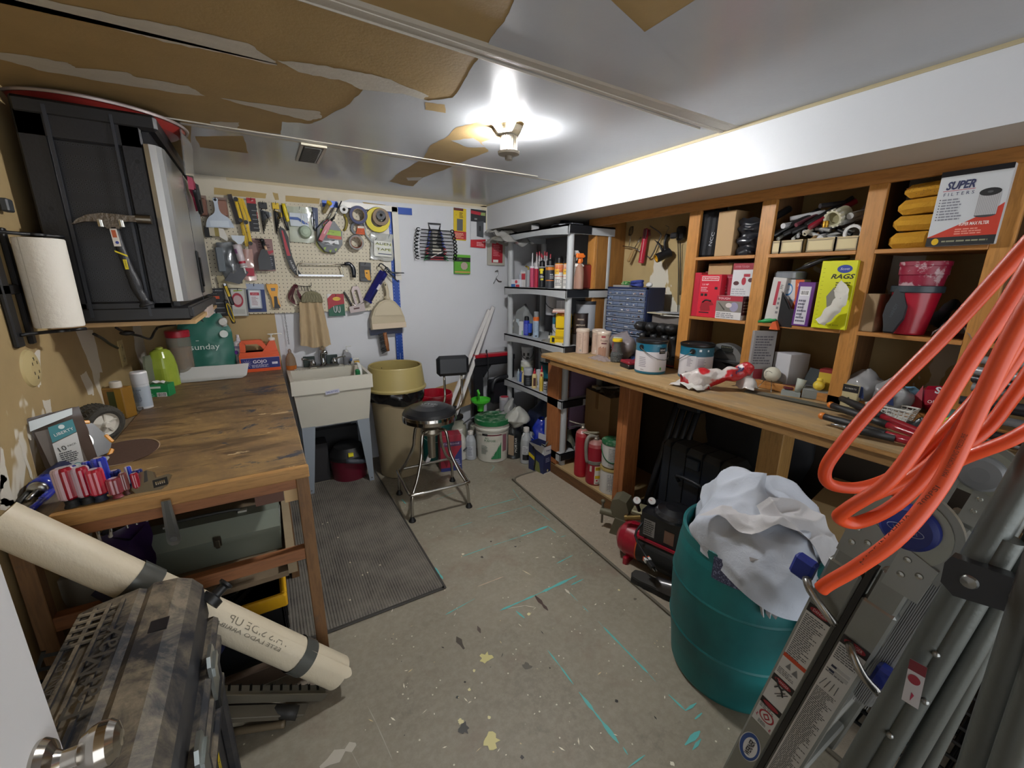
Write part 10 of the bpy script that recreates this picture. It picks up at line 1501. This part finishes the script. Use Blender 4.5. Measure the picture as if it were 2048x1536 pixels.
for zf,big in ((.004,1),(-.44,0)):
 hc=(W1+g/2+.008,Lr+.085);m=MB(F@T(hc[0],hc[1],zf));HR=.085
 arc=[(HR*cos(R(a)),HR*sin(R(a))) for a in rg(-8,189,7)]
 m.pm(arc+[(-.075,-.05),(-.022,-.055),(-.020,-.02),(.020,-.02),(.022,-.062),(.08,-.072)],-.006,.004,Mt('#8a8c88',.35,.75,bump=.04));m.pm([(.072*cos(R(a)),.072*sin(R(a))) for a in rg(-40,221,10)],.004,.007,Mt('#97998f',.35,.7))
 m.bd('hinge_plate',t)
 for s,yy in ((-1,-.055),(1,-.062)):
  m=MB(F@T(hc[0]+s*.042,hc[1]+yy,zf));m.pm([(-.028,-.055),(.028,-.055),(.028,.03),(.0,.045),(-.028,.02)] if s<0 else [(-.028,-.06),(.028,-.06),(.030,.02),(-.028,.035)],-.004,.009,Mt('#9a9c98',.35,.75));m.bd('hinge_bracket',t)
  for (a,b) in ((-.012,.012),(.012,-.006),(-.010,-.022)): m=MB(F@T(hc[0]+s*.042+a,hc[1]+yy+b,zf+.009));m.lt([(.0065,0),(.0055,.003),(0,.0042)],Mt('#b4b6b2',.25,.9),n=16);m.bd('rivet',t)
 m=MB(F@T(hc[0]+.010,hc[1]+.012,zf+.007));m.lt([(.044,0),(.043,.010),(.036,.018),(.018,.022),(0,.0225)],Mt('#1f2f80' if big else '#5a5c5e',.4),n=40);
 m.bd('lock_button',t,label='blue oval lock button' if big else 'grey lock knob')
 if big: m=MB(F@T(hc[0]+.010,hc[1]+.012,zf+.0300));m.tx('WERNER',0,0,.006,'#8a94b8',.0004,rot=9,w=.036);m.tb([(.026*cos(R(a)),.009*sin(R(a)),0) for a in rg(0,360,30)],.0006,'#8a94b8',closed=True,n=4,F=RZ(9));m.bd('logo',t)
for (x,y,s) in ((.012,Lr-.16,-1),(W1+g+.020,Lr-.235,1)):
 m=MB(F);m.tb([(x+s*.030 if s<0 else x+.0,y+.02,.004),(x+s*.01 if s<0 else x+.018,y+.012,.022),(x+.03 if s<0 else x+.045,y-.012,.022),(x+.05 if s<0 else x+.075,y-.03,.012)],.0085,Mt('#a09e9a',.22,.9),n=14);m.bd('lock_pin',t);m=MB(F@T(x-.045 if s<0 else x+.075,y+.02 if s<0 else y-.02,-.01));m.box(-.025,.02,-.02,.035,-.02,.008,Mt('#1f2f80',.4),bev=.006);m.bd('blue_lever',t,label='blue plastic lock lever')
lw_='#c4c6c6'
def llab(x0,x1,y0,y1,rows,top,seed,nm='safety_label'):
 m=MB(F@T(0,0,.0008));m.rc(x0,x1,y0,y1,lw_,0)
 w=x1-x0
 for (yy,hh) in top: m.rc(x0,x1,y1-yy-hh,y1-yy,'#161214',.0004);m.ell((x0+x1)/2,y1-yy-hh/2,w*.40,hh*.36,'#8a1c28',.0008);m.tx('DANGER',(x0+x1)/2,y1-yy-hh/2,hh*.34,'#d8b4b4',.0012,w=w*.55)
 for (a,b,n_,c) in rows: m.ln(x0+.003,x1-.003,y1-b,y1-a,n_,c,.0005,seed=seed+int(a*1000),fill=.5)
 return m
m=llab(.006,.056,.365,.79,[(.03,.17,24,'#55585c'),(.215,.235,4,'#6a6c70'),(.345,.37,5,'#55585c')],[(0,.024),(.245,.022),(.335,.02)][:2],3)
m.rc(.006,.056,.61,.622,'#b8421c',.0006);m.py([(.020,.585),(.026,.605),(.032,.585)],'#6a6c70',.0007);m.py([(.036,.580),(.042,.600),(.050,.580)],'#6a6c70',.0007)
m.tb([(.016,.535,.0014),(.026,.520,.0014),(.034,.515,.0014),(.042,.500,.0014)],.0022,'#1c1c1e',n=6);m.tb([(.026,.520,.0014),(.020,.508,.0014)],.0016,'#1c1c1e',n=6);m.tb([(.034,.515,.0014),(.040,.527,.0014)],.0016,'#1c1c1e',n=6);m.ball((.013,.54,.0014),.003,'#1c1c1e',n=8,sc=(1,1,.3));m.tb([(.032,.49,.0012),(.050,.515,.0012)],.0008,'#3a3c40',n=4);m.tb([(.026,.49,.0012),(.044,.515,.0012)],.0008,'#3a3c40',n=4)
m.rc(.006,.056,.435,.455,'#161214',.0005);m.ell(.031,.445,.019,.007,'#8a1c28',.0009);m.ell(.033,.405,.0185,.0185,'#9a2434',.0006);m.ell(.033,.405,.0145,.0145,lw_,.0009);m.py([(.033,.417),(.042,.405),(.033,.393),(.024,.405)],'#9a2434',.0012);m.py([(.033,.411),(.038,.405),(.033,.399),(.028,.405)],lw_,.0015)
for (x,y) in ((.012,.39),(.050,.375)): m.py([(x,y+.008),(x+.004,y+.002),(x+.001,y+.002),(x+.003,y-.007),(x-.003,y+.0),(x,y+.0)],'#a02c4a',.0009)
m.ln(.02,.046,.37,.383,3,'#55585c',.0009);m.bd('safety_label',t)
x0,x1=W1+g+.005,W1+g+W2-.005
m=llab(x0,x1,.19,.775,[(.028,.07,7,'#55585c'),(.10,.115,2,'#6a6c70'),(.165,.20,8,'#4a4c50'),(.20,.57,66,'#4a4c50')],[(0,.024)],9)
m.box(x0+.008,x0+.018,.682,.687,0,.0016,'#232a44');m.box(x0+.018,x1-.006,.680,.689,0,.001,'#a9abae');m.box(x0+.008,x0+.018,.668,.673,0,.0016,'#232a44');m.box(x0+.018,x1-.006,.666,.675,0,.001,'#a9abae');
for k in rg(4): m.tb([(x0+.012+.008*k,.645,.001),(x0+.006+.010*k,.618,.001)],.0007,'#55585c',n=4)
m.bd('instruction_label',t)
m=MB(F@T(0,0,.0009));m.rc(x0,x1,.135,.186,'#8a1c22',0);m.tx('300',(x0+x1)/2-.006,.165,.014,'#3a0c10',.0006,w=.028);m.rc(x0,x1,.181,.188,'#161214',.0004);m.rc(x0,x1,.0,.133,'#22367c',0);m.ln(x0+.003,x1-.02,.05,.12,8,'#7c8ac0',.0005);m.tx("13'",x0+.034,.112,.014,'#d4d8e8',.0006);m.tx("14'",x0+.036,.090,.011,'#d4d8e8',.0006);m.bd('size_label',t,label='red and blue size label')
m=MB(F@T(.031,.27,.0009));m.ell(0,0,.026,.052,'#c9ccd0',0,n=40);m.ell(0,0,.024,.050,'#24488c',.0004,n=40);m.ell(.002,0,.017,.037,'#cfd2d6',.0008,n=40);m.tx('WERNER',.002,0,.013,'#17181c',.0012,rot=90,w=.062,bold=.03,shear=-.1);m.bd('oval_logo',t,label='blue oval maker badge')
m=MB(F@T(0,-.0,0));m.box(-.003,W1+.003,-.012,.04,-.034,.004,rub,bev=.004);m.bd('foot_cap',t);m=MB(F);m.box(W1+g-.003,W1+g+W2+.003,-.012,.04,-.034,.004,rub,bev=.004);m.bd('foot_cap',t)
tg=Mt('#5f6360',.4,.6,bump=.06,bs=150);t=Th('tubular_step_frame','dark grey steel tube legs joined by a black riveted bracket at the right edge','step ladder frame',(.9,.12,0))
def tb(a,b,X,r,name='tube_leg',ext=True):
 A=P(*a,'x',X);B=P(*b,'x',X);d=(B-A).normalized();
 if d.z<0: d=-d;A,B=B,A
 if ext: A=A-d*((A.z-.01)/d.z) if A.z>.0 else A;
 m=MB();m.cyl(A,B+d*(.12 if ext else 0),r,tg,n=26);m.bd(name,t);return A,B,d
A1,B1,d1=tb((1755,1536),(1950,1200),.92,.0155);A2,B2,d2=tb((1815,1536),(2005,1200),.94,.0135);tb((1855,1530),(1990,1260),1.0,.012,'tube_leg')
A3,B3,d3=tb((1900,1210),(2048,960),.92,.019)
tb((1960,1536),(2062,1230),.80,.021);tb((2018,1536),(2100,1300),.76,.017);tb((1940,1180),(2048,990),.96,.016)
brc=P(1990,1175,'x',.90);Fb=fr(brc,(0,-1,0),(0,-.25,1));m=MB(Fb@RZ(8));m.pm([(-.052,.02),(-.045,.034),(.05,.028),(.056,.018),(.05,-.022),(-.04,-.03),(-.055,-.014)],-.006,.014,Mt('#141517',.35));m.bd('black_bracket',t)
for x in (-.024,.026): m=MB(Fb@RZ(8)@T(x,.002,.014));m.lt([(.011,0),(.009,.004),(0,.006)],Mt('#8f918f',.3,.9),n=20);m.bd('rivet',t)
for (x,y) in ((1872,1308),(1850,1403),(1780,1470),(1990,1370)):
 q=P(x,y,'x',.905);m=MB();m.ball(q,.006,Mt('#8a8c8a',.3,.9),n=8);m.bd('rivet',t)
q=P(1835,1355,'x',.9);m=MB(fr(q,(0,-1,.3),(0,.5,1))@RZ(-14));m.rc(-.010,.012,-.045,.04,'#b4b2b6',.0175);m.rc(-.010,.012,.02,.04,'#6a1c28',.018);m.ell(0,.005,.008,.009,'#8a2434',.018);m.py([(0,-.02),(.004,-.024),(0,-.038)],'#a02c4a',.018);m.bd('warning_sticker',t,label='white and red warning sticker')
m=MB();A=P(1704,1530,'x',1.15);B=P(1870,1260,'x',1.15);m.tb([A,A.lerp(B,.4)+V((0,.004,0)),B],.004,Mt('#4a4030',.8),n=6);So(m,'frayed_cord','thin frayed brown cord running down between the ladder and the steel tubes','cord')
m=MB();m.box(1.18,1.20,.10,.40,.0,.45,Mt('#17181a',.6));
m.b.free()
m=MB(T(1.32,.33,0)@RZ(8));m.lt([(.03,.2),(.10,.0)],Mt('#7f8180',.4,.6),n=20) if False else None
m.b.free()
t=Th('wire_shelf_stack','stack of black coated wire racks behind the folding ladder','wire racks',(1.62,.2,0));kk=Mt('#101113',.25,coat=.4)
for i in rg(9):
 z=.06+i*.055;m=MB()
 for y in [(.44-.035*j) for j in rg(24)]: m.cyl((1.56,y,z),(1.80,y,z+.004),.004,kk,n=6)
 m.cyl((1.56,.45,z),(1.56,-.40,z),.006,kk,n=8);m.cyl((1.80,.45,z),(1.80,-.40,z),.006,kk,n=8);m.bd('wire_rack',t)
for (x,y) in ((1.565,.44),(1.565,-.2),(1.795,.44),(1.795,-.2)): m=MB();m.cyl((x,y,0),(x,y,.53),.006,kk,n=8);m.bd('corner_wire',t)
oh=Mt('#cf4410',.45,coat=.15);t=Th('orange_air_hose','thick orange air hose hanging in long loops across the right side','hose',(.75,.2,1.3))
HR=.0088
def PDm(x,y,d): r=ray(x,y).normalized();return EYE+r*d
L=[[(2085,455,.78),(1990,560,.79),(1880,680,.80),(1760,800,.80),(1690,880,.80),(1652,935,.81),(1660,968,.83),(1720,975,.86),(1790,950,.90),(1850,900,.93),(1950,800,.95),(2070,640,.95)],
[(2075,510,.72),(2020,600,.72),(1940,720,.73),(1860,850,.74),(1780,960,.75),(1700,1015,.77),(1678,1035,.79),(1715,1045,.81),(1790,1010,.80),(1870,930,.79),(1960,800,.78),(2080,600,.78)],
[(2090,560,.68),(2020,680,.68),(1940,850,.69),(1880,970,.70),(1800,1070,.71),(1720,1130,.73),(1660,1165,.75),(1642,1178,.76)],
[(2080,640,.85),(2000,760,.86),(1900,890,.87),(1830,950,.88),(1760,985,.88),(1720,1000,.88)],
[(2090,700,.92),(2020,800,.92),(1960,870,.92),(1860,930,.92),(1780,985,.9)],
[(2090,840,.88),(2020,880,.88),(1930,915,.89),(1880,940,.90)]]
for i,l in enumerate(L):
 m=MB();m.tb([PDm(*p) for p in l],HR,oh,n=16,sm=6);m.bd('hose_loop',t)
def strand_text(l,i0,i1,s,n_):
 a=PDm(*l[i0]);b=PDm(*l[i1]);d=(b-a);mid=(a+b)/2;out=(EYE-mid).normalized();up=d.cross(out)*-1;G=fr(mid+out*(HR+.0006),d,out.cross(d));return G,d.length
G,ln=strand_text(L[2],5,3,'',0);m=MB(G);m.tx('MADE IN CHINA ... 300PSI',0,0,.0045,'#5a2010',0,w=ln*.95);m.bd('printed_marking',t)
G,ln=strand_text(L[2],3,2,'',0);m=MB(G);m.tx('MAX WORKING PRESSURE',0,0,.0045,'#5a2010',0,w=ln*.7);m.bd('printed_marking',t)
